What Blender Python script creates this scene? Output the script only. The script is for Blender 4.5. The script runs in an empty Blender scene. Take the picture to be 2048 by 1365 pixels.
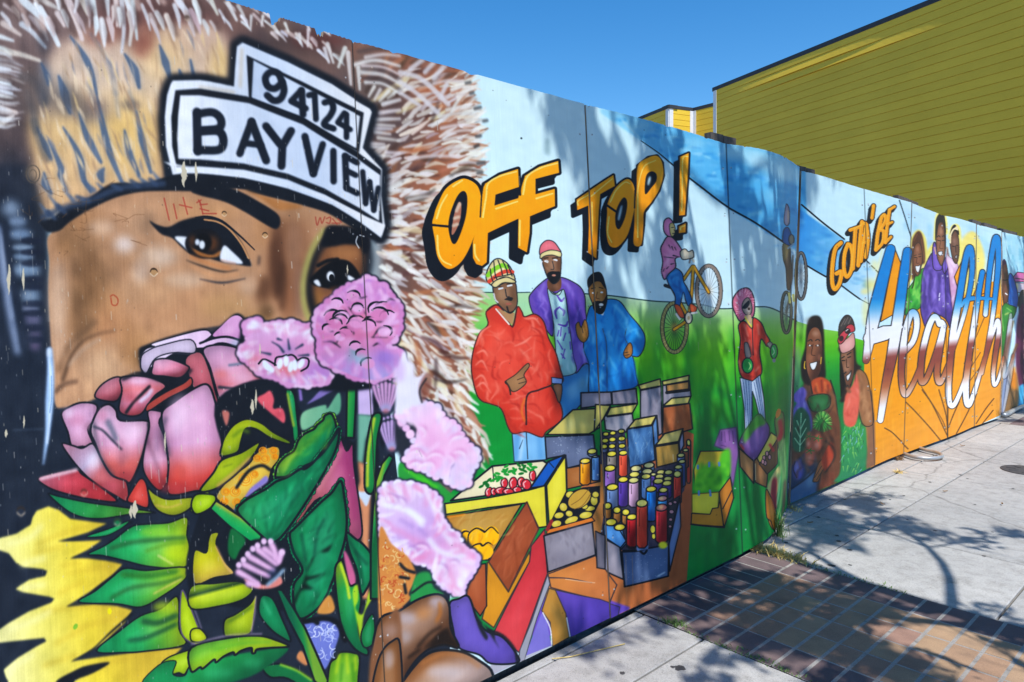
import bpy, bmesh, math, random
import numpy as np
from mathutils import Vector, Matrix

# ------------------------------------------------------------------ camera, sky, sun, exposure
scene = bpy.context.scene
C = scene.collection
CAMZ, FPX, CX, HORY = 1.56, 1400.0, 1024.0, 587.0      # eye height, focal length / centre / horizon of the 2048 px photo
cam_d = bpy.data.cameras.new('camera')
cam_d.sensor_width = 36.0
cam_d.lens = FPX / 2048 * 36
cam_d.shift_y = -(682.5 - HORY) / 2048
cam_d.clip_start = 0.05
cam_d.clip_end = 5000
cam = bpy.data.objects.new('camera', cam_d); C.objects.link(cam)
cam.location = (0, 0, CAMZ)
cam.rotation_euler = (math.radians(90), 0, 0)
scene.camera = cam

SUN_EL = 61.0
SUN_AZ = 157.4           # clockwise from +Y: the sun stands behind the camera, to the right
saz, sel = math.radians(SUN_AZ), math.radians(SUN_EL)
SUN_TO = Vector((math.sin(saz) * math.cos(sel), math.cos(saz) * math.cos(sel), math.sin(sel)))
w = bpy.data.worlds.new('World'); scene.world = w; w.use_nodes = True
nt = w.node_tree; nt.nodes.clear()
sky = nt.nodes.new('ShaderNodeTexSky'); sky.sky_type = 'NISHITA'; sky.sun_disc = False
sky.sun_elevation = sel; sky.sun_rotation = saz
sky.altitude = 0; sky.air_density = 1.0; sky.dust_density = 0.15; sky.ozone_density = 2.6
bg = nt.nodes.new('ShaderNodeBackground'); bg.inputs['Strength'].default_value = 0.15
wo = nt.nodes.new('ShaderNodeOutputWorld')
hs = nt.nodes.new('ShaderNodeHueSaturation'); hs.inputs['Saturation'].default_value = 1.38
nt.links.new(sky.outputs[0], hs.inputs['Color']); nt.links.new(hs.outputs[0], bg.inputs[0]); nt.links.new(bg.outputs[0], wo.inputs[0])
sun_d = bpy.data.lights.new('sun', 'SUN'); sun_d.energy = 4.6; sun_d.angle = math.radians(0.55)
sun_d.color = (1.0, 0.965, 0.91)
sun = bpy.data.objects.new('sun', sun_d); C.objects.link(sun)
sun.rotation_euler = (-SUN_TO).to_track_quat('-Z', 'Y').to_euler()
sun.location = SUN_TO * 40
vs = scene.view_settings
vs.view_transform = 'Standard'; vs.look = 'None'; vs.exposure = 0.3; vs.gamma = 1.0; vs.use_curve_mapping = False

rng = random.Random(7)
nrng = np.random.default_rng(11)

# ------------------------------------------------------------------ helpers
def tag(o, label=None, cat=None, group=None, kind=None):
    if label: o['label'] = label
    if cat: o['category'] = cat
    if group: o['group'] = group
    if kind: o['kind'] = kind
    return o

def link_mesh(name, me, mat=None, parent=None):
    o = bpy.data.objects.new(name, me); C.objects.link(o)
    if mat and not me.materials: me.materials.append(mat)
    if parent: o.parent = parent
    return o

def from_py(name, verts, faces, mat=None, parent=None, smooth=False):
    me = bpy.data.meshes.new(name); me.from_pydata([tuple(v) for v in verts], [], faces); me.update()
    if smooth:
        for p in me.polygons: p.use_smooth = True
    return link_mesh(name, me, mat, parent)

def from_bm(name, bm, mat=None, parent=None, smooth=False):
    bmesh.ops.recalc_face_normals(bm, faces=bm.faces)
    me = bpy.data.meshes.new(name); bm.to_mesh(me); bm.free()
    if smooth:
        for p in me.polygons: p.use_smooth = True
    return link_mesh(name, me, mat, parent)

def empty(name, loc=(0, 0, 0)):
    o = bpy.data.objects.new(name, None); C.objects.link(o); o.location = loc; o.empty_display_size = .2
    return o

def bm_box(bm, p0, p1, M=None):
    vs_ = []
    for z in (p0[2], p1[2]):
        for x, y in ((p0[0], p0[1]), (p1[0], p0[1]), (p1[0], p1[1]), (p0[0], p1[1])):
            v = Vector((x, y, z)); v = M @ v if M else v
            vs_.append(bm.verts.new(v))
    a = vs_
    for f in ((0, 3, 2, 1), (4, 5, 6, 7), (0, 1, 5, 4), (1, 2, 6, 5), (2, 3, 7, 6), (3, 0, 4, 7)):
        bm.faces.new([a[i] for i in f])
    return a

def tube_into(bm, pts, rads, seg=8, cap=True):
    pts = [Vector(p) for p in pts]
    rings = []
    up = Vector((0, 0, 1))
    prev = None
    for i, p in enumerate(pts):
        t = (pts[min(i + 1, len(pts) - 1)] - pts[max(i - 1, 0)]).normalized()
        if prev is None:
            n = t.cross(up)
            if n.length < .05: n = t.cross(Vector((1, 0, 0)))
            n.normalize()
        else:
            n = (prev - t * prev.dot(t)).normalized()
        prev = n
        b = t.cross(n)
        r = rads[i] if hasattr(rads, '__len__') else rads
        rings.append([bm.verts.new(p + (n * math.cos(k * 2 * math.pi / seg) + b * math.sin(k * 2 * math.pi / seg)) * r) for k in range(seg)])
    for a, b in zip(rings, rings[1:]):
        for k in range(seg):
            bm.faces.new((a[k], a[(k + 1) % seg], b[(k + 1) % seg], b[k]))
    if cap:
        bm.faces.new(rings[0][::-1]); bm.faces.new(rings[-1])

def ground_pt(x, y, z=0.0):
    """photo pixel -> the point of the level plane z that it shows"""
    F = FPX * (CAMZ - z) / (y - HORY)
    return Vector(((x - CX) / FPX * F, F, z))

# street axes: T runs along the wall, R across the pavement towards the road
TD = Vector((0.735, 0.678, 0)).normalized(); RD = Vector((0.678, -0.735, 0)).normalized()
def tr(t, r, z=0.0):
    return TD * t + RD * r + Vector((0, 0, z))
STREET = Matrix(((TD.x, RD.x, 0, 0), (TD.y, RD.y, 0, 0), (0, 0, 1, 0), (0, 0, 0, 1)))  # (t, r, z) -> world

# ------------------------------------------------------------------ materials
class NT:
    def __init__(s, name):
        s.m = bpy.data.materials.new(name); s.m.use_nodes = True
        s.t = s.m.node_tree; s.b = s.t.nodes['Principled BSDF']
    def n(s, kind, **kw):
        x = s.t.nodes.new(kind)
        for k, v in kw.items():
            if k in x.inputs.keys(): x.inputs[k].default_value = v
            else: setattr(x, k, v)
        return x
    def l(s, a, b): s.t.links.new(a, b)
    def coord(s, kind='Object', scale=(1, 1, 1)):
        tc = s.n('ShaderNodeTexCoord'); mp = s.n('ShaderNodeMapping'); mp.inputs['Scale'].default_value = scale
        s.l(tc.outputs[kind], mp.inputs[0]); return mp.outputs[0]
    def noise(s, vec, scale, detail=4, rough=.55):
        x = s.n('ShaderNodeTexNoise'); x.inputs['Scale'].default_value = scale; x.inputs['Detail'].default_value = detail
        x.inputs['Roughness'].default_value = rough
        s.l(vec, x.inputs['Vector']); return x.outputs['Fac']
    def ramp(s, fac, stops):
        r = s.n('ShaderNodeValToRGB')
        el = r.color_ramp.elements
        while len(el) < len(stops): el.new(.5)
        for e, (p, c) in zip(el, stops):
            e.position = p; e.color = (*c, 1) if len(c) == 3 else c
        s.l(fac, r.inputs[0]); return r.outputs[0]
    def mix(s, fac, a, b, mode='MIX'):
        x = s.n('ShaderNodeMix', data_type='RGBA', blend_type=mode)
        for sock, v in ((x.inputs[0], fac), (x.inputs[6], a), (x.inputs[7], b)):
            if hasattr(v, 'is_linked') or hasattr(v, 'links'): s.l(v, sock)
            elif isinstance(v, (int, float)): sock.default_value = v
            else: sock.default_value = (*v, 1)
        return x.outputs[2]
    def bump(s, h, strength=.3, dist=.01, prev=None):
        x = s.n('ShaderNodeBump'); x.inputs['Strength'].default_value = strength; x.inputs['Distance'].default_value = dist
        s.l(h, x.inputs['Height'])
        if prev is not None: s.l(prev, x.inputs['Normal'])
        s.l(x.outputs[0], s.b.inputs['Normal']); return x.outputs[0]
    def base(s, c):
        if hasattr(c, 'links'): s.l(c, s.b.inputs['Base Color'])
        else: s.b.inputs['Base Color'].default_value = (*c, 1)
    def rough(s, v): s.b.inputs['Roughness'].default_value = v
    def spec(s, v): s.b.inputs['Specular IOR Level'].default_value = v

def lin(c):
    if isinstance(c, str): c = [int(c[i:i + 2], 16) for i in (1, 3, 5)]
    return tuple((v / 255 / 12.92 if v / 255 <= .04045 else ((v / 255 + .055) / 1.055) ** 2.4) for v in c)

def simple(name, c, rough=.7, var=.12, scale=8, metal=0, kind='Object'):
    m = NT(name); v = m.coord(kind)
    f = m.noise(v, scale)
    d = tuple(x * (1 - var) for x in c); e = tuple(min(1, x * (1 + var)) for x in c)
    m.base(m.ramp(f, [(.3, d), (.7, e)])); m.rough(rough); m.b.inputs['Metallic'].default_value = metal
    return m.m
# ------------------------------------------------------------------ the plywood wall: its shape in plan
# each run: (photo x,y of points along the foot, photo x,y of points along the top); foot lies at z=ZFOOT, top at z=WALLH
WALLH = 2.44
ZFOOT = 0.035
def _pt(x, y, z): return ground_pt(x, y, z)
# panel seams as (top pixel, foot pixel); inner points bend the sheet between two seams
PANELS = [
    [((-300, -242), (-196, 2000)), ((704, 79), (774, 1457))],
    [((704.5, 81), (774.5, 1457)), ((800, 105), (868, 1411)), ((1170, 207), (1221, 1237))],
    [((1170, 207.3), (1221, 1237)), ((1240, 224), (1290, 1204)), ((1358, 256.5), (1392, 1153)), ((1452, 286.5), (1485, 1107))],
    [((1452, 286.8), (1485, 1106.6)), ((1490, 292), (1516, 1090)), ((1522, 297.5), (1541, 1073)), ((1560, 309), (1556, 1052)), ((1580, 320), (1568, 1028)), ((1600, 334), (1575.5, 1013))],
    [((1603, 340.5), (1580.5, 1008.5)), ((1641, 349.5), (1640, 982)), ((1728, 377), (1749, 932))],
    [((1728, 377.2), (1749, 932)), ((1775, 391), (1778, 919)), ((1824, 405), (1808, 907.5))],
    [((1824, 405.2), (1808, 907.5)), ((1850, 416), (1850, 892)), ((1889, 431), (1895, 876))],
    [((1889, 431.2), (1895, 876)), ((1921, 438), (1925, 864)), ((1953, 448), (1949, 853))],
    [((1953, 448.2), (1949, 853)), ((1980, 455), (1978, 843)), ((2003, 461.5), (2001, 834.5))],
    [((2005, 464), (2004, 828)), ((2048, 474), (2048, 811.5))],
    [((2048, 474.1), (2048, 811.5)), ((2084, 483), (2084, 797))],
    [((2084, 483.1), (2084, 797)), ((2120, 491.5), (2120, 783))],
]
def _spl(P, n):
    """points P (k,2,3) resampled smoothly at n columns"""
    k = len(P)
    t = np.linspace(0, k - 1, n)
    if k == 2:
        f = t[:, None, None]; return P[0] * (1 - f) + P[1] * f
    out = []
    for q in t:
        i = min(int(q), k - 2); f = q - i
        p0 = P[max(i - 1, 0)] if i > 0 else 2 * P[0] - P[1]
        p1, p2 = P[i], P[i + 1]
        p3 = P[i + 2] if i + 2 < k else 2 * P[-1] - P[-2]
        out.append(.5 * (2 * p1 + (p2 - p0) * f + (2 * p0 - 5 * p1 + 4 * p2 - p3) * f * f + (3 * p1 - p0 - 3 * p2 + p3) * f ** 3))
    return np.array(out)
COLS = []                          # per panel: array (n, 2, 3) of top and foot points
for i, seams in enumerate(PANELS):
    P = np.array([[_pt(*a, WALLH), _pt(*b, ZFOOT)] for a, b in seams], float)
    COLS.append(_spl(P, 260 if i == 0 else (60 if i < 4 else 24)))

def proj(p):
    return np.stack([CX + FPX * p[..., 0] / p[..., 1], HORY + FPX * (CAMZ - p[..., 2]) / p[..., 1]], -1)
def col_u(cols):                   # paint-sheet column of a wall column
    return proj(cols.mean(1))[:, 0]
_all = np.concatenate(COLS)
_T, _B = proj(_all[:, 0]), proj(_all[:, 1]); _zT, _zB = _all[:, 0, 1], _all[:, 1, 1]
_U = col_u(_all); _U = np.maximum.accumulate(_U + np.arange(len(_U)) * 1e-6)

U0, U1, CVH = -262, 2122, 1400
CVW = U1 - U0
canvas = np.zeros((CVH, CVW, 3), np.float32)
GX = np.arange(-420, 2200, 6.0); GY = np.arange(-330, 2130, 6.0)
_gu = np.zeros((len(GY), len(GX))); _gv = np.zeros_like(_gu)
for j, y in enumerate(GY):
    X = _B[:, 0] + (_T[:, 0] - _B[:, 0]) * (y - _B[:, 1]) / (_T[:, 1] - _B[:, 1])
    o = np.argsort(X)
    Xs = X[o]
    u = np.interp(GX, Xs, _U[o])
    u = np.where(GX < Xs[0], _U[o][0] + GX - Xs[0], np.where(GX > Xs[-1], _U[o][-1] + GX - Xs[-1], u))
    _gu[j] = u
    by = np.interp(u, _U, _B[:, 1]); ty = np.interp(u, _U, _T[:, 1]); zb = np.interp(u, _U, _zB); zt = np.interp(u, _U, _zT)
    tt = (y - by) / (ty - by)
    _gv[j] = (1 - tt * zb / (tt * zb + zt * (1 - tt))) * CVH
def to_uv(P):
    P = np.asarray(P, float)
    fx = np.clip((P[:, 0] - GX[0]) / 6, 0, len(GX) - 1.001); fy = np.clip((P[:, 1] - GY[0]) / 6, 0, len(GY) - 1.001)
    ix, iy = fx.astype(int), fy.astype(int); ax, ay = fx - ix, fy - iy
    def bl(g): return (g[iy, ix] * (1 - ax) + g[iy, ix + 1] * ax) * (1 - ay) + (g[iy + 1, ix] * (1 - ax) + g[iy + 1, ix + 1] * ax) * ay
    return np.stack([bl(_gu) - U0, bl(_gv)], -1)

# ------------------------------------------------------------------ a small paint box: brush strokes and sprayed shapes on the sheet
_o = [0.0, 0.0, 1.0]
def O(x, y, s=.29304): _o[:] = [x, y, s]
def PT(s):
    if isinstance(s, str):
        a = np.array([[float(q) for q in p.split(',')] for p in s.split()])
    else: a = np.asarray(s, float)
    return a * _o[2] + np.array([_o[0], _o[1]])
def rgb(c):
    if isinstance(c, str): return np.array([int(c[i:i + 2], 16) for i in (1, 3, 5)], np.float32) / 255
    return np.asarray(c, np.float32)
K = '#171d27'
def catmull(P, closed, n=6):
    k = len(P)
    if k < 3: return P
    if closed: Q = np.concatenate([P[-1:], P, P[:2]])
    else: Q = np.concatenate([2 * P[:1] - P[1:2], P, 2 * P[-1:] - P[-2:-1]])
    t = np.arange(n) / n
    out = []
    for i in range(len(Q) - 3):
        p0, p1, p2, p3 = Q[i:i + 4]
        f = t[:, None]
        out.append(.5 * (2 * p1 + (p2 - p0) * f + (2 * p0 - 5 * p1 + 4 * p2 - p3) * f ** 2 + (3 * p1 - p0 - 3 * p2 + p3) * f ** 3))
    out = np.concatenate(out)
    if not closed: out = np.concatenate([out, P[-1:]])
    return out
SS = 3
def cover(polys, pad):
    """coverage mask of closed polygons (canvas px), with its corner"""
    a = np.concatenate(polys)
    x0 = int(max(0, math.floor(a[:, 0].min()) - pad)); x1 = int(min(CVW, math.ceil(a[:, 0].max()) + pad + 1))
    y0 = int(max(0, math.floor(a[:, 1].min()) - pad)); y1 = int(min(CVH, math.ceil(a[:, 1].max()) + pad + 1))
    if x1 <= x0 or y1 <= y0: return None
    W_, H_ = x1 - x0, y1 - y0
    A = a; B = np.concatenate([np.concatenate([P[1:], P[:1]]) for P in polys])
    ys0 = (A[:, 1] - y0) * SS - .5; ys1 = (B[:, 1] - y0) * SS - .5
    lo = np.clip(np.ceil(np.minimum(ys0, ys1)), 0, H_ * SS).astype(int); hi = np.clip(np.ceil(np.maximum(ys0, ys1)), 0, H_ * SS).astype(int)
    cnt = hi - lo
    mk = cnt > 0
    cm = cnt[mk]
    idx = np.repeat(np.nonzero(mk)[0], cm)
    row = lo[idx] + np.arange(len(idx)) - np.repeat(np.cumsum(cm) - cm, cm)
    f = (row - ys0[idx]) / (ys1[idx] - ys0[idx])
    x = np.clip(A[idx, 0] + (B[idx, 0] - A[idx, 0]) * f - x0, 0, W_)
    sg = np.where(ys1[idx] > ys0[idx], 1.0, -1.0)
    ix = x.astype(int); fr = x - ix; ST = W_ + 2; flat = row * ST + ix
    acc = np.bincount(np.concatenate([flat, flat + 1]), np.concatenate([sg * (1 - fr), sg * fr]), H_ * SS * ST).astype(np.float32).reshape(H_ * SS, ST)
    m = np.clip(np.abs(np.cumsum(acc, 1)[:, :W_]), 0, 1)
    return m.reshape(H_, SS, W_).mean(1), x0, y0
def box1(m, r, ax):
    if r < 1: return m
    r = int(r)
    m = np.moveaxis(m, ax, 0)
    p = np.concatenate([np.zeros((r + 1,) + m.shape[1:], np.float32), m, np.zeros((r,) + m.shape[1:], np.float32)])
    c = np.cumsum(p, 0, dtype=np.float64)
    out = (c[2 * r + 1:] - c[:-2 * r - 1]) / (2 * r + 1)
    return np.moveaxis(out.astype(np.float32), 0, ax)
def blur(m, su, sv):
    for s, ax in ((su, 1), (sv, 0)):
        r = round(s * 1.0)
        for _ in range(3): m = box1(m, r, ax)
    return m
def vscale(u):
    i = np.interp(u + U0, _U, np.arange(len(_U))).astype(int)
    return CVH / (_B[i, 1] - _T[i, 1])
def lay(polys_px, col, soft=0., alpha=1., grad=None, sh=0.):
    polys = [to_uv(p) for p in polys_px]
    cu = np.concatenate(polys)[:, 0].mean(); k = vscale(np.clip(cu, 0, CVW - 1))
    su, sv = soft, soft * k
    r = cover(polys, int(3 * max(su, sv)) + 2 if soft else 1)
    if r is None: return
    m, x0, y0 = r
    if soft >= .75: m = blur(m, su, sv)
    h, w_ = m.shape
    sl = canvas[y0:y0 + h, x0:x0 + w_]
    c = rgb(col)
    if grad is not None:
        (p0, p1), stops = grad
        q = to_uv(np.array([p0, p1])); d = q[1] - q[0]
        # gradient measured with the sheet squared up again, so it runs as painted
        yy, xx = np.mgrid[y0:y0 + h, x0:x0 + w_]
        dd = np.array([d[0], d[1] / k]); L = (dd ** 2).sum()
        t = ((xx - q[0, 0]) * dd[0] + (yy - q[0, 1]) / k * dd[1]) / L
        ts = [s[0] for s in stops]; cs = np.array([rgb(s[1]) for s in stops])
        c = np.stack([np.interp(t, ts, cs[:, i]) for i in range(3)], -1).astype(np.float32)
    if sh:                                  # sprayed edge: the colour deepens towards the rim of the shape
        rr = float(np.clip(.16 * min(np.ptp(polys[0][:, 0]), np.ptp(polys[0][:, 1]) / k), 1.5, 16))
        bm_ = blur(m, rr, rr * k)
        e = np.clip((1 - bm_) * 1.7, 0, 1)[..., None] * sh
        c = c * (1 - e) + np.float32(.05) * e
        mx = np.clip((bm_ - .86) * 5, 0, 1)[..., None] * sh * .55
        c = c + (1 - c) * mx
    a = (m * alpha)[..., None]
    sl += (c - sl) * a
OUTK = [1.35, 2.0]; SHK = [.24, .09]
def F(col, pts, soft=.0, alpha=1., grad=None, out=0, sm=True, oc=K, sh=None):
    """filled shape; grad=('x,y x,y', [(t,col)..]); out=outline width"""
    P = PT(pts)
    Q = catmull(P, True) if sm else P
    g = None
    if grad:
        ab = PT(grad[0]); g = ((ab[0], ab[1]), grad[1])
    if sh is None: sh = (SHK[0] if sm else SHK[1]) if out else 0
    lay([Q], col, soft * _o[2], alpha, g, sh)
    if out: S(oc, out * OUTK[0], pts, closed=True, sm=sm, soft=OUTK[1])
def stroke_polys(P, w0, w1, mid=None):
    n = len(P)
    t = np.linspace(0, 1, n)
    w_ = np.interp(t, [0, .5, 1], [w0, (w0 + w1) / 2 if mid is None else mid, w1]) / 2
    d = np.diff(P, axis=0); ln = np.maximum(np.hypot(d[:, 0], d[:, 1]), 1e-6); nn = np.stack([-d[:, 1], d[:, 0]], 1) / ln[:, None]
    out = []
    for i in range(n - 1):
        q = np.array([P[i] + nn[i] * w_[i], P[i + 1] + nn[i] * w_[i + 1], P[i + 1] - nn[i] * w_[i + 1], P[i] - nn[i] * w_[i]])
        out.append(q)
    ang = np.arange(10) * 2 * math.pi / 10
    ci = np.stack([np.cos(ang), np.sin(ang)], 1)[::-1]
    for i in range(n):
        if w_[i] > .35: out.append(P[i] + ci * w_[i])
    return out
def S(col, w, pts, soft=.0, alpha=1., closed=False, sm=True, tp=(1, 1), mid=None, grad=None):
    """brush stroke; w in crop px; tp = taper at both ends"""
    P = PT(pts)
    if closed: P = np.concatenate([P, P[:1]]) if not sm else P
    if sm:
        P = catmull(P, closed, 5)
        if closed: P = np.concatenate([P, P[:1]])
    w *= _o[2]
    g = None
    if grad:
        ab = PT(grad[0]); g = ((ab[0], ab[1]), grad[1])
    lay(stroke_polys(P, w * tp[0], w * tp[1], None if mid is None else w * mid), col, soft * _o[2], alpha, g)
def E(col, x, y, rx, ry, soft=0., alpha=1., out=0, rot=0., oc=K):
    t = np.arange(24) * 2 * math.pi / 24
    c, s = math.cos(rot), math.sin(rot)
    p = np.stack([x + rx * np.cos(t) * c - ry * np.sin(t) * s, y + rx * np.cos(t) * s + ry * np.sin(t) * c], 1)
    if col is not None: lay([PT(p)], col, soft * _o[2], alpha)
    if out: S(oc, out, p, closed=True, sm=False)
def D(col, x, y, rx, ry, a=1.):
    """soft sprayed spot"""
    E(col, x, y, rx * .86, ry * .86, soft=min(rx, ry) * .36, alpha=a)
def many(col, w, lst, soft=0, alpha=1, tp=(1, 1), mid=None):
    for q in lst.split(';'):
        if q.strip(): S(col, w, q.strip(), soft, alpha, tp=tp, mid=mid)
def block(pts, off, steps=6, col=K, sm=False, hw=14):
    """dark drop-side of a letter"""
    P = np.array([[float(q) for q in p.split(',')] for p in pts.split()])
    for k in range(steps + 1):
        F(col, P + np.array(off) * k / steps, sm=sm)
    S(col, hw, P, closed=True, sm=sm); S(col, hw, P + np.array(off), closed=True, sm=sm)
def jit(c, a=.06):
    c = rgb(c); return np.clip(c + nrng.normal(0, a, 1) + nrng.normal(0, a * .3, 3), 0, 1).astype(np.float32)

def frill(pts, col, n, ln, wd, alpha=.7, soft=6, inward=.8, skip=.2, seed=4):
    """short brushed licks along the rim of a bloom"""
    P = np.array([[float(q) for q in p.split(',')] for p in pts.split()]); Q = catmull(P, True, 8); c = P.mean(0)
    r_ = np.random.default_rng(seed)
    for i in range(n):
        if r_.random() < skip: continue
        k = int(r_.integers(len(Q))); d = c - Q[k]; d = d / max(np.hypot(*d), 1e-6); a = r_.normal(0, .35); d = np.array([d[0] * math.cos(a) - d[1] * math.sin(a), d[0] * math.sin(a) + d[1] * math.cos(a)])
        p0 = Q[k] + d * ln * .12; L = ln * r_.uniform(.5, 1.2) * inward
        S(col if isinstance(col, str) else col[int(r_.integers(len(col)))], wd * r_.uniform(.7, 1.3), [p0, p0 + d * L * .5 + r_.normal(0, ln * .06, 2), p0 + d * L], soft=soft, alpha=alpha, tp=(1, .3))

def poly_in(P, x, y):
    a, b = P, np.roll(P, -1, 0)
    c = ((a[:, 1] > y) != (b[:, 1] > y)) & (x < (b[:, 0] - a[:, 0]) * (y - a[:, 1]) / (b[:, 1] - a[:, 1] + 1e-9) + a[:, 0])
    return bool(c.sum() % 2)
def folds(pts, n, light, dark, ang, ln=90, wd=14, seed=1, spread=.4, alpha=.6, soft=4, bend=.25):
    """brushed creases of cloth, leaf veins, wood: strokes kept inside a shape"""
    P = catmull(np.array([[float(q) for q in p.split(',')] for p in pts.split()]), True, 5); lo, hi = P.min(0), P.max(0)
    r_ = np.random.default_rng(seed); k = 0
    for _ in range(n * 6):
        if k >= n: break
        x, y = r_.uniform(lo[0], hi[0]), r_.uniform(lo[1], hi[1]); a = ang + r_.normal(0, spread); L = ln * r_.uniform(.5, 1.3)
        d = np.array([math.cos(a), math.sin(a)]); p = np.array([x, y]); q = p + d * L; m = (p + q) / 2 + np.array([-d[1], d[0]]) * L * bend * r_.uniform(-1, 1)
        if not (poly_in(P, *p) and poly_in(P, *q) and poly_in(P, *m)): continue
        k += 1
        c = light if r_.random() < .5 else dark
        S(c, wd * r_.uniform(.5, 1.3), [p, m, q], soft=soft, alpha=alpha * r_.uniform(.6, 1.1), tp=(.3, .15), mid=1)
def scallop(pts, r, cols, rim=K, rimw=1.28, seed=2, soft=2, step=1.45, rs=.25):
    """lobed rim: rows of small rounded petals or leaf teeth around a shape"""
    P = catmull(np.array([[float(q) for q in p.split(',')] for p in pts.split()]), True, 10)
    d = np.hypot(*np.diff(np.concatenate([P, P[:1]]), axis=0).T); t = np.concatenate([[0], np.cumsum(d)]); n = int(t[-1] / (r * step)); r_ = np.random.default_rng(seed)
    Q = np.stack([np.interp(np.arange(n) / n * t[-1], t, np.append(P[:, i], P[0, i])) for i in (0, 1)], 1); c = P.mean(0)
    rr = r * (1 + r_.uniform(-rs, rs, n)); el = r_.uniform(.75, 1.1, n)
    for q, a, e in zip(Q, rr, el): E(rim, q[0], q[1], a * rimw, a * rimw * e, soft=soft)
    for q, a, e in zip(Q, rr, el): E(cols[int(r_.integers(len(cols)))], q[0], q[1], a, a * e, soft=soft)
# ------------------------------------------------------------------ the mural, traced from the photograph (numbers are pixels of enlarged details)
canvas[:] = rgb('#cdeaf2')
O(0, 0, 1)
# grounds
F('#c9ebf5', '900,100 1300,200 1700,350 2130,480 2130,700 900,700', sm=False)
F('#d2f0f7', '930,130 1180,200 1180,560 930,560', sm=False, soft=8)
GREEN = [(0, '#b4d3b0'), (.12, '#8dc763'), (.28, '#63b81f'), (.5, '#1f8f36'), (.75, '#0a6b3a'), (1, '#12803f')]
F('#2a9a40', '930,584 1060,586 1160,588 1223,592 1300,602 1349,605 1405,610 1443,618 1513,614 1546,618 1593,643 1649,659 1675,663 1708,676 1760,690 1790,1000 1590,1120 1400,1190 1200,1270 930,1300',
  sm=False, grad=('1300,600 1290,1000', GREEN))
F('#0f8a3a', '900,820 1060,840 1060,960 1000,1100 880,1060', soft=10)
D('#8fd07a', 975, 640, 40, 70, .6); D('#4aa860', 965, 690, 25, 50, .6); D('#a8d8b8', 1040, 620, 50, 30, .7)
for i in range(90):                     # loose sprayed blades
    x = nrng.uniform(1230, 1580); y = nrng.uniform(650, 860)
    S(jit('#7cc428' if nrng.random() < .6 else '#127a35', .05), nrng.uniform(5, 14), [(x, y), (x + nrng.normal(0, 3), y + nrng.uniform(40, 120))], soft=5, alpha=.4)
for i in range(50):
    x = nrng.uniform(1395, 1560); y = nrng.uniform(900, 1120)
    S(jit('#22a04c' if nrng.random() < .5 else '#0a5c34', .05), nrng.uniform(4, 12), [(x, y), (x + nrng.normal(0, 3), y + nrng.uniform(30, 90))], soft=4, alpha=.4)
S('#2f4a50', 2, '965,585 1010,586 1060,585'); S('#2a4a48', 2.5, '1170,588 1223,592 1300,602 1349,605 1405,610 1443,618 1513,614 1546,618 1593,643')
# blue bands of the sky
BL = [(0, '#9ad4f0'), (.4, '#6cb8e6'), (1, '#5aacde')]
O(1200, 100)
F('#3f98d6', '0,430 280,620 520,805 870,1075 1250,1310 1420,1420 1400,700 1100,600 860,580 300,420 0,370', sm=False, grad=('0,500 900,900', BL), soft=6)
for i in range(420):
    x = nrng.uniform(40, 1360); y = nrng.uniform(0, 1) * (330 + .55 * x) + 440 + .24 * x - 0.0 * x
    if y > 440 + .80 * x - 40: continue
    S(jit(['#a4daf2', '#3f96d4', '#78c0e8', '#2f84c8'][i % 4], .05), nrng.uniform(8, 26), [(x, y), (x + nrng.uniform(10, 70), y + nrng.uniform(-14, 14))], soft=5, alpha=.42)
F('#a9dcef', '860,640 1100,675 1230,715 1365,795 1365,900 1180,850 1000,760 870,720', soft=20, alpha=.8)
D('#bfe4f2', 1250, 850, 120, 90, .7); D('#bfe4f2', 1060, 760, 90, 60, .6); D('#9fd6ee', 250, 520, 120, 40, .6); D('#a9dcf0', 640, 640, 90, 50, .45); D('#8ccbea', 470, 600, 60, 50, .4); D('#a4d8ee', 900, 700, 120, 60, .55); D('#9bd2ec', 1180, 1000, 90, 60, .5)
S('#1a2530', 13, '280,622 400,705 520,805 700,945 870,1072 1060,1180 1250,1312', tp=(.4, .9), mid=1)
many('#b8dcea', 14, '150,480 270,600;20,470 150,560', soft=4, alpha=.5)
O(1600, 400, .3282)
F('#2f7fc0', '-20,25 270,240 370,330 480,440 430,640 370,605 160,470 40,400 -20,380', sm=False, grad=('0,300 460,460', [(0, '#3f8fd0'), (.3, '#5ba6da'), (.6, '#98cbea'), (1, '#c4e3f2')]), soft=4)
for i in range(60):
    x = nrng.uniform(0, 420); y = 60 + .83 * x + nrng.uniform(0, 260) * (1 - .3 * x / 400)
    S(jit('#2f7cc0' if nrng.random() < .5 else '#86c2e6', .05), nrng.uniform(8, 22), [(x, y), (x + nrng.uniform(10, 40), y + nrng.uniform(-4, 8))], soft=5, alpha=.35)
S(K, 10, '10,30 140,140 270,240'); many(K, 7, '400,365 425,390;435,402 455,420;462,428 476,442')
S(K, 10, '40,400 160,470'); S(K, 9, '250,520 365,605'); S('#33434f', 5, '365,605 432,640')
F('#bcdff2', '600,0 800,60 1100,160 1230,200 1220,330 1000,330 900,300 700,260', soft=14, alpha=.7)
for i in range(60):
    x = nrng.uniform(620, 1240); y = nrng.uniform(.23 * x - 80, .23 * x + 200)
    S(jit('#8fc4e8' if nrng.random() < .6 else '#d8eef6', .04), nrng.uniform(14, 34), [(x, y), (x + nrng.normal(0, 6), y + nrng.uniform(30, 90))], soft=9, alpha=.45)
S('#24323c', 6, '605,2 645,125 682,248')
D('#ecdf7a', 430, 520, 45, 45, .8); D('#f0e48a', 395, 560, 30, 20, .7); D('#efe58a', 400, 690, 26, 100, .6); D('#efe58a', 455, 400, 25, 40, .6)
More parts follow.
